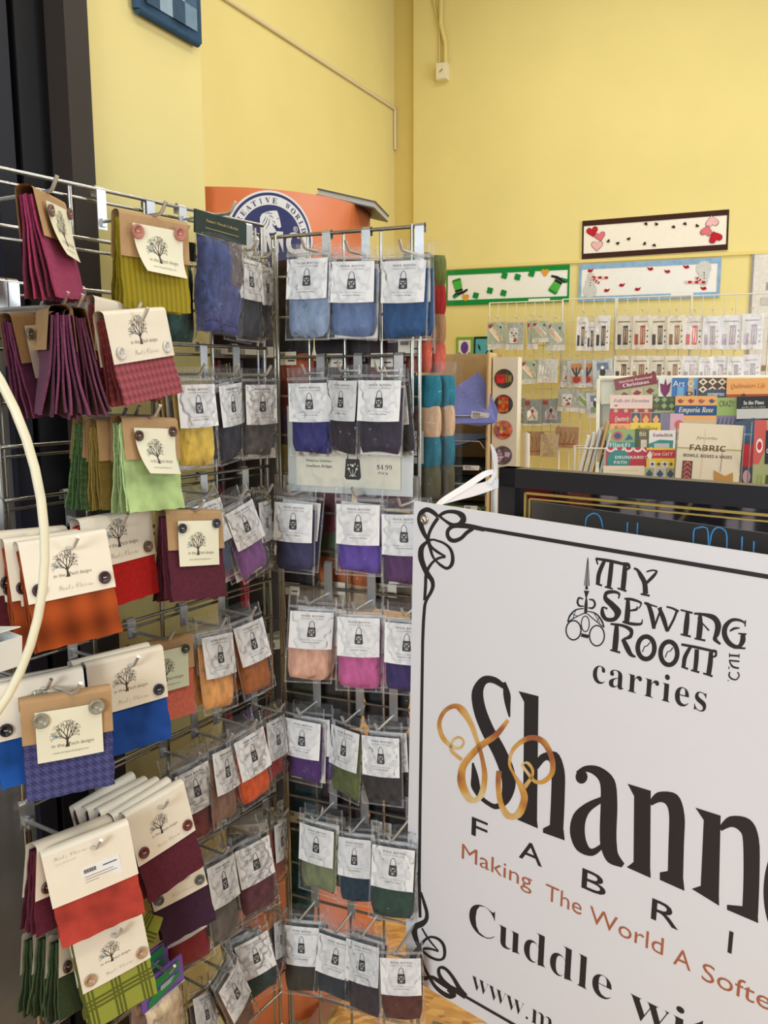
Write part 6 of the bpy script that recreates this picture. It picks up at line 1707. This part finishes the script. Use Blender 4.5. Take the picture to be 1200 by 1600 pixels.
for x in (.02, 4 * G - .02):
    mb.box((x, .04, .025), (.03, .30, .02))
    mb.box((x, .0, .04), (.02, .02, .02))
mb.build('foot', M_CHROME, rg)

# ------------------------------------------------------------------ hooks
def hook(p, pos, d, label, reach=.022):
    """chrome bracket over the next rail above, with a prong reaching out past the thing it carries"""
    O, X, N, H = PAN[p]
    hk = empty('display_hook', Matrix.Translation(pos) @ Matrix.Rotation(H, 4, 'Z'), label, 'hook', 'chrome hooks on the wire racks')
    zr = O.z
    while zr - G > pos[2] + .016:
        zr -= G
    dz = zr - pos[2]
    mb = MB()
    y = d - .0065
    top = min(dz, .06)
    mb.box((0, y, (top - .012) / 2), (.0175, .0016, top + .012))
    # curl over the rail
    for a0 in range(5):
        a, b = math.pi * a0 / 5, math.pi * (a0 + 1) / 5
        r = .0062
        q = [(x, y + .0062 - r * math.cos(t), top + r * math.sin(t)) for t in (a, b) for x in (-.00875, .00875)]
        mb.add(q, [(0, 1, 3, 2)], 0, True)
    mb.box((0, y + .0124, top - .005), (.0175, .0014, .010))
    mb.box((0, y - .003, -.002), (.009, .005, .012))
    mb.build('bracket', M_STEEL, hk)
    mb = MB()
    mb.tube([(0, y, 0), (0, -reach * .8, -.001), (0, -reach, .0), (0, -reach - .003, .002), (0, -reach - .013, .016)], .0027, 0, 10)
    mb.build('prong', M_STEEL, hk)
    return hk

# ------------------------------------------------------------------ roving bags
def bag_icon(k, x, z, w, m=1, paper=0):
    """dark handbag with pale flowers and an arched handle"""
    h = w * 1.15
    k.poly([(x - w * .42, z + h * .5), (x + w * .42, z + h * .5), (x + w * .5, z - h * .38), (x + w * .4, z - h * .5), (x - w * .4, z - h * .5), (x - w * .5, z - h * .38)], m)
    k.stroke([(x - w * .30, z + h * .48, w * .07), (x - w * .27, z + h * .9, w * .07), (x, z + h * 1.18, w * .07), (x + w * .27, z + h * .9, w * .07), (x + w * .30, z + h * .48, w * .07)], m)
    for a, b, r in [(-.24, .02, .09), (0, .18, .10), (.24, .02, .09), (-.12, .22, .06), (.14, .26, .06), (-.28, .2, .05), (.3, .18, .05)]:
        k.disc(x + a * w, z + b * h, r * w * .8, m=paper, n=8)
    for a in (-.22, 0, .22):
        k.stroke([(x, z - h * .36, w * .03), (x + a * w * .6, z - h * .18, w * .03), (x + a * w, z, w * .025)], paper)
    k.stroke([(x - w * .2, z - h * .34, w * .04), (x, z - h * .28, w * .04), (x + w * .2, z - h * .34, w * .04)], paper)
LBL = Ink()
lw_, lh_ = .082, .073
LBL.text('WOOL ROVING', .002, lh_ * .5 - .0105, .0040, .044, 1, 'serif', -.012, 'c')
LBL.text('wool for needle felting', .002, lh_ * .5 - .0150, .0019, .042, 2, 'ital', .0, 'c', ref='x')
bag_icon(LBL, .001, -.004, .0165, 1, 0)
LBL.text('Wistyria Editions', .001, -.0205, .0026, .042, 2, 'plain', -.01, 'c', ref='E', space=1.25)
LBL.text('Grand Haven, Michigan', .001, -.0252, .0022, .033, 1, 'ital', .0, 'c', ref='G')

def roving(i, p, pos, eul, d, dims, col, desc, n):
    w, hl, hw = dims
    rr = random.Random(i * 13 + 5)
    M = pose(pos, eul)
    b = empty('roving_bag', M, 'clear zip bag of ' + desc, 'wool bag', 'wool roving bags on the racks')
    zt, zb = -.018, -.018 - hl
    zw = zb - hw
    ph = [rr.random() * 6.3 for _ in range(6)]
    # wool: a flat pad with rounded corners
    mb = MB()
    top = zt - .012
    H = top - zw
    def wool(u, v, side):
        a, c = 2 * u - 1, 2 * v - 1
        e = (max(0, 1 - abs(a) ** 5) * max(0, 1 - abs(c) ** 6)) ** .5
        sq = 1 - .16 * max(0, -c - .55) ** 2 / .2
        cx = a * (w * .505) * sq * (1 - .02 * math.sin(c * 4 + ph[0]))
        cz = top - H * .5 + c * H * .5 + .0022 * math.sin(a * 2.2 + ph[1]) * (c < -.8)
        return (cx, side * (.0085 * e + .001 * math.sin(a * 7 + ph[2]) * math.sin(c * 6 + ph[3]) * e) + .004, cz)
    mb.grid(lambda u, v: wool(u, v, -1), 14, 16)
    mb.grid(lambda u, v: wool(u, v, 1), 8, 8)
    mb.build('wool', M_ROVING, b, None, col)
    # printed card
    mb = MB()
    bend = rr.uniform(.5, 1.6)
    curl = rr.uniform(-.8, .8)
    def cardy(x, z):
        v = (zt - z) / hl
        return -.0075 - .0022 * bend * v * v - .0022 * math.cos(x / w * 2.6) - .003 * curl * (x / w) * v
    mb.grid(lambda u, v: ((u - .5) * w, cardy((u - .5) * w, zb + v * hl), zb + v * hl - (.0016 * math.cos((u - .5) * 3) if v == 0 else 0)), 8, 8)
    zc = (zt + zb) / 2
    sx, sz = w / lw_, hl / lh_
    mb.printed(LBL, lambda x, z: (x * sx, cardy(x * sx, zc + z * sz) - .0004, zc + z * sz))
    mb.build('label_card', [M_WHITE, M_INK, M_GREYINK], b)
    # plastic
    mb = MB()
    BW, zT, zB = w + .009, .011, zw - .007
    BH = zT - zB
    creases = [(rr.random(), rr.random(), rr.uniform(-1.2, 1.2), rr.choice([-1, 1])) for _ in range(6)]
    def skin(u, v, side):
        x, z = (u - .5) * BW, zB + v * BH
        e = math.sin(math.pi * min(1, max(0, u))) ** .5 * min(1, (1 - v) * 5, v * 9)
        cr = .0016 * math.sin(u * 15 + ph[4] + v * 9) * math.sin(v * 21 + ph[5]) + .0011 * math.sin(u * 31 + v * 27 + ph[0]) + .0010 * math.sin(v * 47 - u * 19 + ph[2])
        for cu, cv, ca, cs in creases:
            dd = (u - cu) * math.cos(ca) * BW + (v - cv) * math.sin(ca) * BH
            al = -(u - cu) * math.sin(ca) * BW + (v - cv) * math.cos(ca) * BH
            cr += cs * .0034 * math.exp(-(dd / .0034) ** 2) * math.exp(-(al / .03) ** 2)
        if v > .86:
            cr *= 1.8
        y = (-.0150 if side < 0 else .0145)
        return (x + (.0015 * math.sin(v * 14 + ph[1]) if u in (0, 1) else 0), y * e + cr * (1 if 0 < u < 1 else .3) + (0 if side < 0 else .001), z)
    mb.grid(lambda u, v: skin(u, v, -1), 26, 44)
    mb.grid(lambda u, v: skin(u, v, 1), 8, 12)
    mb.build('plastic_bag', M_FILM2 if i % 3 == 0 else M_FILM, b)
    mb = MB()
    for z in (-.0078, -.0118):
        mb.tube([(-BW / 2 + .001, -.0042, z), (0, -.0064, z), (BW / 2 - .001, -.0042, z)], .0008, 0, 5)
    mb.grid(lambda u, v: ((u - .5) * BW, -.0046 - .0022 * math.sin(u * 3.14), -.0118 + v * .004), 6, 1)
    for sx in (-1, 1):
        mb.grid(lambda u, v: (sx * (BW / 2 - .003 * u), -.0016, zB + v * BH), 1, 4)
    mb.grid(lambda u, v: ((u - .5) * BW, -.0016, zB + .003 * v), 4, 1)
    mb.build('zip_strip', M_ZIP, b)
    if i % 4 == 1:
        mb = MB()
        mb.box((rr.choice([-1, 1]) * .004, .0135, (zt + zw) / 2 - .006), (w * .96, .0006, zt - zw - .004), 0, Matrix.Rotation(rr.uniform(-.05, .05), 4, 'Y'))
        mb.build('backing_card', M_WHITE, b)
    for q in range(n):
        O, X, N, Hh = PAN[p]
        M2 = Matrix.Translation((-N.x * .024 * (q + 1) + X.x * rr.uniform(-.004, .007), -N.y * .024 * (q + 1) + X.y * rr.uniform(-.004, .007), rr.uniform(-.003, .003))) @ M @ Matrix.Rotation(rr.uniform(-.07, .07), 4, 'Y')
        dup(b, M2, 'bag hidden behind the ' + desc.split(' wool roving')[0] + ' wool bag on its hook', 'wool roving bags on the racks')
    hook(p, pos, d, 'chrome hook carrying the ' + desc.split(' wool roving')[0] + ' wool bag', .018 if d < .1 else .022)

for i, (p, pos, eul, d, dims, col, desc, n) in enumerate(ROVING):
    roving(i, p, pos, eul, d, dims, col, desc, n)

# ------------------------------------------------------------------ charm packs
TREE = Ink()
def twig(x, z, a, l, w, dep, rr):
    x1, z1 = x + math.cos(a) * l, z + math.sin(a) * l
    xm, zm = (x + x1) / 2 + math.sin(a) * l * rr.uniform(-.1, .1), (z + z1) / 2 - math.cos(a) * l * rr.uniform(-.1, .1)
    TREE.stroke([(x, z, w), (xm, zm, w * .8), (x1, z1, w * .6)], 0, sub=2)
    if dep == 0:
        TREE.disc(x1, z1, .0006, m=0, n=6)
        return
    for da in (rr.uniform(.25, .55), -rr.uniform(.25, .55)) + ((rr.uniform(-.15, .15),) if dep > 2 else ()):
        twig(x1, z1, a + da, l * rr.uniform(.60, .80), w * .60, dep - 1, rr)
tr = random.Random(21)
TREE.poly([(-.0034, -.0006), (.0036, -.0006), (.0017, .004), (.0015, .0105), (-.0012, .0105), (-.0014, .004)], 0)
for a, l in ((2.45, .0085), (1.95, .0105), (1.45, .011), (1.0, .010), (.65, .008)):
    twig(0, .0098, a, l, .0016, 3, tr)
twig(-.004, .013, 2.95, .0085, .0010, 2, tr)
TREE.disc(-.0150, .0165, .0024, .0020, 1, 8)
TREE.text('in the', -.0042, .0008, .0050, .0175, 0, 'plain', -.014, 'r', 'h')
TREE.text('Patch designs', .0022, .0008, .0050, .0350, 0, 'plain', -.014, 'l', 'h')
URL = Ink()
URL.text('www.inthepatchdesigns.com', 0, 0, .0021, .050, 2, 'plain', -.01, 'c', 'x')
SCRIPT = Ink()
SCRIPT.text('Wooly Charms', 0, 0, .0075, .054, 3, 'script', -.02, 'c', 'W')
BACKP = Ink()
BACKP.text('Wooly Charms', -.025, 0, .0060, .046, 3, 'script', -.02, 'c', 'W')
BACKP.text('hand dyed wool', -.032, -.007, .0018, .028, 3, 'plain', -.01, 'c', 'x')
BACKP.text('5 x 5', -.040, -.011, .0018, .008, 3, 'plain', -.01, 'c', 'x')

def button(M, parent, col, r):
    mb = MB()
    mb.lathe([(0, -.0012), (r * .62, -.0012), (r * .70, -.0030), (r * .92, -.0034), (r, -.0018), (r, .0)], 0, 24, (0, 0, 0), 'y')
    o = mb.build('button', M_BUTTON, parent, M, col)
    mb = MB()
    mb.tube([(-r * .28, -.0013, r * .05), (-r * .1, -.0028, .0), (r * .12, -.0028, .0), (r * .3, -.0013, -.0)], .0005, 0, 6)
    for s in (-1, 1):
        mb.lathe([(0, -.0014), (r * .1, -.0014)], 1, 8, (s * r * .28, 0, 0), 'y')
    mb.build('thread', [M_THREAD, M_INK], o)
    return o

def charm(i, kind, pos, eul, d, dims, col, desc, n, pat, bcol, card, sheets, flare):
    w, hh, ht = dims
    rr = random.Random(i * 7 + 3)
    M = pose(pos, eul)
    grp = 'kraft-topped charm packs' if kind == 'kraft' else 'cream-topped charm packs'
    c = empty('charm_pack', M, desc, 'wool charm pack', grp)
    top = -.003 if kind == 'kraft' else .012
    zh = top - hh
    zb = zh - ht
    T = sheets * .0034 + .002
    pm = PATS[pat]
    edge_on = sheets >= 7
    # wool squares, front to back
    for q in range(sheets):
        f = q / max(1, sheets - 1) - .5
        y0 = -T / 2 + .001 + q * .0034
        ph = rr.random() * 6
        wob = .0016
        zt = top - .006 - rr.uniform(0, .004)
        zq = zb + (rr.uniform(-.003, .003) if q else 0)
        ws = w * .985 + (rr.uniform(-.004, .002) if q else 0)
        fl = flare * f * 1.0
        def fn(u, v, q=q, y0=y0, ph=ph, zt=zt, zq=zq, ws=ws, fl=fl):
            z = zq + v * (zt - zq)
            t = (1 - v)
            return ((u - .5) * ws + .0008 * math.sin(v * 22 + ph), y0 + fl * t ** 1.6 + wob * math.sin(v * 7 + ph) * t + .0012 * math.sin(u * 6 + ph) * t, z + .0008 * math.sin(u * 23 + ph) * (t > .95))
        mb = MB()
        mb.slab(fn, 10, 12, .0026, 0)
        k2 = 1.0 if q == 0 else rr.uniform(.72, 1.2)
        mt = pm if q == 0 or pat in ('hound', 'plaid') and q % 2 == 0 else M_FELT
        mb.build('wool_square', mt, c, None, shade(col, k2))
    # folded paper header
    yf = -T / 2 - .0014
    yb = T / 2 + .0014
    hm = M_KRAFT if kind == 'kraft' else M_CREAM
    mb = MB()
    hw_ = w * 1.01
    sk = rr.uniform(-.0015, .0015)
    tipx = .004 * rr.uniform(-1, 1)
    def front(u, v):
        z = zh + v * (top - .002 - zh)
        return ((u - .5) * hw_, yf - .0012 * math.sin(u * 3.1) + sk * (u - .5) * (1 - v) - flare * .15 * (1 - v), z)
    hy = lambda x, z: front(x / hw_ + .5, (z - zh) / (top - .002 - zh))[1]
    mb.grid(front, 10, 6)
    mb.grid(lambda u, v: ((u - .5) * hw_, (yf + yb) / 2 + (yf - yb) / 2 * math.cos(v * math.pi) - (.0012 * math.sin(u * 3.1)) * (1 - v), top - .002 + .5 * min(T, .012) * math.sin(v * math.pi)), 10, 6)
    mb.grid(lambda u, v: ((u - .5) * hw_, yb + flare * .1 * v, top - .002 - v * hh), 4, 3)
    slots = {0: 1, 1: 2, 2: 3, 3: 4}
    if kind == 'cream':
        s = w / .132
        mb.printed(TREE, lambda x, z: (x * s * .98 - .004, hy(x * s, top - hh * .60 + z * s) - .0006, top - hh * .66 + z * s * .98), slots)
        mb.printed(SCRIPT, lambda x, z: (x * s + .004, hy(x * s, top - hh * .85) - .0006, top - hh * .88 + z * s), slots)
    if kind == 'back':
        mb.printed(BACKP, lambda x, z: (x, hy(x, top - .012) - .0005, top - .014 + z), slots)
    mb.build('header', [hm, M_TREE, M_BIRD, M_GREYINK, M_PALEINK], c)
    if kind == 'back':
        k = Ink()
        bw = .054
        for q in range(16):
            k.rect(-bw * .44 + q * .0011, .005, -bw * .44 + q * .0011 + (.0007 if q % 3 else .0004), .011, 1)
        for q, (a, b) in enumerate([(-.44, .3), (-.44, .38), (-.44, -.1)]):
            k.rect(bw * a, -.001 - q * .004, bw * b, .0 - q * .004, 2)
        k.rect(bw * .05, .007, bw * .42, .0085, 1)
        mb = MB()
        mb.box((0, 0, 0), (bw, .0006, .027))
        mb.printed(k, lambda x, z: (x, -.0007, z))
        o = mb.build('price_sticker', [M_WHITE, M_INK, M_GREYINK], c, Matrix.Translation((.012, yf - .0028, zh + hh * .34)))
        o['label'] = 'white barcode price sticker'
    tot = hh + ht
    if card and kind == 'kraft':
        cw, ch = w * .735, tot * .52
        cx, cz1 = w * .01, top - tot * .105
        cz0 = cz1 - ch
        amt = .0085 if card == 'curl' else .002
        def cfn(u, v):
            x = cx + (u - .5) * cw
            z = cz0 + v * ch
            cl = amt * max(0, (1 - v) * 1.2 - u * .5) ** 2
            return (x + (cl * 1.3 if card == 'curl' else 0), yf - .0040 - flare * .12 - cl - .001 * math.sin(u * 3.1), z + cl * .35)
        mb = MB()
        mb.grid(cfn, 10, 10)
        s = cw / .092
        sl = {0: 1, 1: 2, 2: 3, 3: 4}
        def cm(x, z):
            u, v = (x - cx) / cw + .5, (z - cz0) / ch
            p = cfn(u, v)
            return (p[0], p[1] - .0005, p[2])
        mb.printed(TREE, lambda x, z: cm(cx + x * s - .004, cz0 + ch * .25 + z * s * 1.05), sl)
        mb.printed(URL, lambda x, z: cm(cx + x * s, cz0 + ch * .13 + z * s), sl)
        mb.build('tag_card', [M_MINT if card == 'mint' else M_TAGCARD, M_TREE, M_BIRD, M_GREYINK, M_PALEINK], c)
        big = .0105 if 'clear' in desc or 'pinkish' in desc else .0078
        for sx in (-1, 1):
            button(Matrix.Translation((cx + sx * cw * .42, yf - .0056 - flare * .12, cz1 - ch * .12 + (.004 if sx > 0 else -.003))), c, bcol, big)
    elif kind == 'cream':
        for sx in (-1, 1):
            button(Matrix.Translation((sx * w * .38, yf - .0018 - flare * .1, top - hh * .80)), c, bcol, .0088)
    for q in range(n):
        N = LN
        M2 = Matrix.Translation((-N.x * .021 * (q + 1) - LX.x * .006 * (q + 1), -N.y * .021 * (q + 1) - LX.y * .006 * (q + 1), rr.uniform(-.002, .003))) @ M @ Matrix.Rotation(rr.uniform(-.05, .05), 4, 'Y')
        short = desc.split(' charm pack')[0]
        dup(c, M2, (['first', 'second', 'third', 'fourth'][q]) + ' pack behind the front ' + short + ' pack on the same hook', grp)
    short = desc.split(' charm pack')[0]
    hook('L', Vector(pos) if kind != 'kraft' else Vector(pos) + Vector((0, 0, .002)), d, 'chrome hook carrying the ' + short + ' pack', .02)

for i, row in enumerate(CHARMS):
    charm(i, *row)

# scrap of olive plaid wool turned sideways beside the bottom pack
mb = MB()
mb.slab(lambda u, v: ((u - .5) * .045, .004 * math.sin(u * 5) * math.sin(v * 3), (v - .5) * .055), 8, 8, .003, 0)
o = mb.build('wool_square', PATS['plaid'], None, panel_frame('L', -.455, .625, .105) @ Matrix.Rotation(R(40), 4, 'Y') @ Matrix.Rotation(R(-10), 4, 'Z'), (142, 146, 58))
tag(o, 'loose corner of olive plaid wool poking out above the plaid pack', 'wool square')

# ------------------------------------------------------------------ big roving packs with printed headers
def big_pack(M, w, h, hcol, cols, label, hname, ink, hh=.036, tilt=0.0, seed=0):
    rr = random.Random(seed)
    b = empty('roving_pack', M, label, 'wool pack', None)
    mb = MB()
    mb.slab(lambda u, v: ((u - .5) * (w + .012), -.004 + .001 * math.sin(u * 4), -.004 - hh * (1 - v)), 6, 3, .003, 0)
    if ink:
        mb.printed(ink, lambda x, z: (x, -.0062, -.004 - hh / 2 + z))
    mb.build('header', [hcol, mat('gold_ink', (190, 160, 84), .4), mat('green_band', (28, 140, 72), .45), M_WHITE], b)
    for q, (c, x0, x1, z0, z1) in enumerate(cols):
        mb = MB()
        p1, p2 = rr.random() * 6, rr.random() * 6
        def fn(u, v, s):
            a, e = 2 * u - 1, 2 * v - 1
            k = (max(0, 1 - abs(a) ** 4) * max(0, 1 - abs(e) ** 5)) ** .5
            return (x0 + (x1 - x0) * u + .002 * math.sin(v * 9 + p1), s * (.014 * k + .003 * k * math.sin(u * 6 + p1) * math.sin(v * 8 + p2)) + .002, z0 + (z1 - z0) * v)
        mb.grid(lambda u, v: fn(u, v, -1), 14, 18)
        mb.grid(lambda u, v: fn(u, v, 1), 8, 8)
        mb.build('wool', M_ROVING, b, None, c)
    mb = MB()
    zt, zb = -hh * .8, -h
    mb.grid(lambda u, v: ((u - .5) * (w + .006), -.021 * math.sin(math.pi * u) ** .5 * min(1, v * 6, (1 - v) * 6) - .0012 * math.sin(u * 14 + v * 17) * math.sin(v * 23), zb + v * (zt - zb)), 18, 26)
    mb.grid(lambda u, v: ((u - .5) * (w + .006), .02 * math.sin(math.pi * u) ** .5 * min(1, v * 6, (1 - v) * 6), zb + v * (zt - zb)), 8, 8)
    mb.build('plastic_bag', M_FILM2, b)
    return b
k = Ink()
k.text('Painter’s Threads Collection', -.038, .002, .0042, .076, 1, 'serif', -.01, ref='P')
k.rect(-.04, -.008, .04, -.0072, 1)
big_pack(panel_frame('L', -.213, 1.768, .09) @ Matrix.Rotation(R(3), 4, 'Y'), .110, .196, mat('bottle_green_header', (22, 44, 34), .7), [((62, 78, 132), -.052, .03, -.19, -.04), ((122, 112, 112), .012, .052, -.12, -.038), ((80, 86, 140), -.048, .05, -.193, -.10)],
         'large blue and violet wool roving pack with dark green header', 'dark green', k, .036, seed=1)
hook('L', panel_frame('L', -.213, 1.768, .09).translation, .09, 'chrome hook carrying the large blue and violet wool pack')
big_pack(panel_frame('L', -.285, 1.725, .055), .080, .172, mat('bottle_green_header', (22, 44, 34), .7), [((34, 78, 72), -.037, .037, -.165, -.04)], 'dark sea-green wool roving pack behind the mustard charm pack', 'dark green', None, .03, seed=2)
hook('L', panel_frame('L', -.285, 1.725, .055).translation, .055, 'chrome hook carrying the dark sea-green wool pack')
def purple_ink(w, h):
    k = Ink()
    k.poly([(-w * .42, h * .05), (w * .42, h * .12), (w * .46, h * .42), (-w * .40, h * .36)], 2)
    k.poly([(-w * .46, -h * .42), (-w * .2, -h * .38), (w * .46, -h * .16), (w * .46, h * .0), (-w * .30, -h * .06), (-w * .44, -h * .2)], 2)
    for q in range(3):
        k.rect(-w * .1, -h * .02 - q * h * .06, w * (.3 - q * .05), h * .005 - q * h * .06, 3)
    for x0, z0, x1, z1 in [(-w / 2 - .006, -h / 2, w / 2 + .006, -h / 2 + .0018)]:
        k.rect(x0, z0, x1, z1, 3)
    return k
M_PUR = mat('violet_header_card', (124, 92, 176), .4)
big_pack(panel_frame('L', -.424, .542, .10) @ Matrix.Rotation(R(-4), 4, 'Y'), .078, .175, M_PUR, [((232, 208, 168), -.037, .037, -.168, -.052)], 'cream wool pack with violet and green header at the bottom of the rack', 'violet', purple_ink(.078, .05), .05, seed=3)
hook('L', panel_frame('L', -.424, .542, .10).translation, .10, 'chrome hook carrying the cream wool pack with violet header')
big_pack(panel_frame('L', -.432, .566, .075) @ Matrix.Rotation(R(-2), 4, 'Y'), .078, .175, M_PUR, [((150, 110, 84), -.037, .037, -.168, -.052)], 'brown wool pack with violet and green header behind the cream one', 'violet', purple_ink(.078, .05), .05, seed=4)

# ------------------------------------------------------------------ price sheet in its sleeve on the short rack
ps = empty('price_sheet', panel_frame('R', .1755, 1.365, .034), 'white price sheet in a clear sleeve below the near-black wool bags', 'price sheet')
mb = MB()
mb.slab(lambda u, v: ((u - .5) * .262, -.002 * math.sin(u * 3.1), (v - .5) * .165), 8, 4, .0008, 0)
mb.build('backing_sheet', mat('pale_grey_paper', (214, 216, 210), .5), ps)
k = Ink()
k.text('Wistyria Editions', -.088, .0015, .0052, .056, 1, 'serif', -.012, ref='W')
k.text('Grandhaven, Michigan', -.088, -.0085, .0050, .056, 1, 'ital', .006, ref='G')
k.text('$4.99', .062, -.008, .0085, .030, 1, 'serif', -.014, ref='4')
k.text('/PACK', .063, -.0175, .0048, .022, 1, 'serif', -.016, ref='P')
k.text('wonderful wool fiber for needle felting', -.066, .024, .0060, .150, 2, 'ital', .004, ref='f')
bag_icon(k, .012, -.010, .034, 1, 0)
mb = MB()
mb.slab(lambda u, v: ((u - .5) * .219, 0, (v - .5) * .09), 2, 2, .0006, 0)
mb.printed(k, lambda x, z: (x, -.0008, z))
mb.build('printed_card', [mat('ivory_price_card', (240, 236, 214), .5), M_INK, mat('maroon_ink', (120, 60, 60), .5)], ps, Matrix.Translation((-.001, -.004, -.025)))
mb = MB()
mb.grid(lambda u, v: ((u - .5) * .268, -.008 - .0008 * math.sin(u * 15 + v * 7), (v - .5) * .171), 10, 8)
mb.build('plastic_sleeve', M_FILM, ps)

# ------------------------------------------------------------------ wool braids hanging on the back of the short rack
CN = ['left', 'middle', 'right']
BNAMES = ['orange-ended', 'near-black', 'maroon and rose', 'olive, red, tan and coral', 'dark red, purple and yellow', 'smoky rose', 'dark plum', 'teal and peach striped', 'plum-brown', 'green and orange', 'plum and navy', 'moss-olive', 'ochre-banded', 'blue-black', 'brown and dark teal', 'brown and maroon', 'dark chestnut', 'sea-green']
for i, ((s, z, w, h), cols, lab) in enumerate(BRAIDS):
    if lab != 2 and i != 3:
        w, h = w * 1.2, h * 1.14

    for rep in range(2 if lab == 2 or i == 3 else 1):
        rr = random.Random(i * 5 + rep)
        M = panel_frame('R', s + .012 * rep, z, -.05 - .045 * rep)
        where = ('behind the first one, ' if rep else '')
        b = empty('wool_braid', M, f"{BNAMES[i]} wool braid bag {'behind its twin ' if rep else ''}hanging behind the short rack", 'wool braid', 'wool braids behind the short rack')
        hs_ = h / len(cols)
        for q, c in enumerate(cols):
            mb = MB()
            ph = rr.random() * 6
            z1 = -h * q / len(cols) - .002
            z0 = z1 - hs_ * 1.06
            def fn(u, v, s_):
                a, e = 2 * u - 1, 2 * v - 1
                k = (max(0, 1 - abs(a) ** 3) * max(0, 1 - .55 * abs(e) ** 4)) ** .5
                return (a * w * .47 * (1 - .12 * abs(e) ** 3), s_ * (.017 * k + .003 * k * math.sin(u * 9 + ph)), z0 + (z1 - z0) * v)
            mb.grid(lambda u, v: fn(u, v, -1), 12, 8)
            mb.grid(lambda u, v: fn(u, v, 1), 6, 4)
            mb.build('wool', M_ROVING, b, None, c)
        mb = MB()
        mb.grid(lambda u, v: ((u - .5) * (w + .012), -.0205 - .0015 * math.sin(u * 11 + v * 13 + i), -h - .012 + v * (h + .036)), 12, 20)
        mb.grid(lambda u, v: ((u - .5) * (w + .012), .02, -h - .012 + v * (h + .036)), 2, 2)
        mb.build('plastic_bag', M_FILM, b)
        if lab:
            k = Ink()
            LW2, LH2 = (.046, .026) if lab == 1 else (.034, .062)
            if lab == 1:
                for q in range(12):
                    k.rect(-.019 + q * .0014, .002, -.019 + q * .0014 + (.0009 if q % 3 else .0005), .010, 1)
                k.rect(.004, -.006, .019, -.0035, 1)
            else:
                k.text('WOOL', .014, .018, .0075, None, 1, 'plain', 0, 'r')
                k.text('(roving)', .014, .010, .0040, None, 1, 'plain', 0, 'r')
                for q, z2 in enumerate((-.002, -.007, -.018)):
                    k.rect(-.013, z2, .012, z2 + .0022, 1)
            mb = MB()
            mb.box((0, 0, 0), (LW2, .0006, LH2))
            mb.printed(k, lambda x, zz: (x, -.0007, zz))
            pz = -h * .80 if lab == 1 else -h * .60
            px_ = -w * .08 if lab == 1 else -.012
            mb.build('barcode_label', [M_WHITE if lab == 2 else M_CREAM, M_INK], b, Matrix.Translation((px_, -.0235, pz)))

# ------------------------------------------------------------------ foreground left: cream hoop and white carton
mb = MB()
P = []
for q in range(56):
    a = 2 * math.pi * q / 56
    P.append((-.545 + .213 * math.cos(a), .85, 1.355 + .27 * math.sin(a)))
mb.tube(P, .0046, 0, 12, closed=True)
tag(mb.build('plastic_hoop', mat('cream_plastic_tube', (228, 222, 190), .4, vary=.04, vscale=30)), 'large cream plastic tube hoop curving in at the left edge', 'hoop')
ct = empty('carton', Matrix.Translation((-.447, .95, 1.207)) @ Matrix.Rotation(R(-30), 4, 'Z') @ Matrix.Rotation(R(6), 4, 'Y'), 'small white folded carton at the left edge below the hoop', 'carton')
M_CT = mat('white_carton', (226, 226, 216), .6)
mb = MB()
for sx in (-1, 1):
    mb.box((sx * .032, 0, -.004), (.0015, .05, .034))
mb.box((0, .025, -.004), (.064, .0015, .034))
mb.box((0, -.025, -.004), (.064, .0015, .034))
mb.box((0, 0, -.021), (.064, .05, .0015))
mb.build('tray', M_CT, ct)
mb = MB()
mb.box((0, 0, 0), (.062, .05, .0012), 0, Matrix.Rotation(R(-14), 4, 'Y'))
mb.build('lid', M_CT, ct, Matrix.Translation((0, 0, .016)))
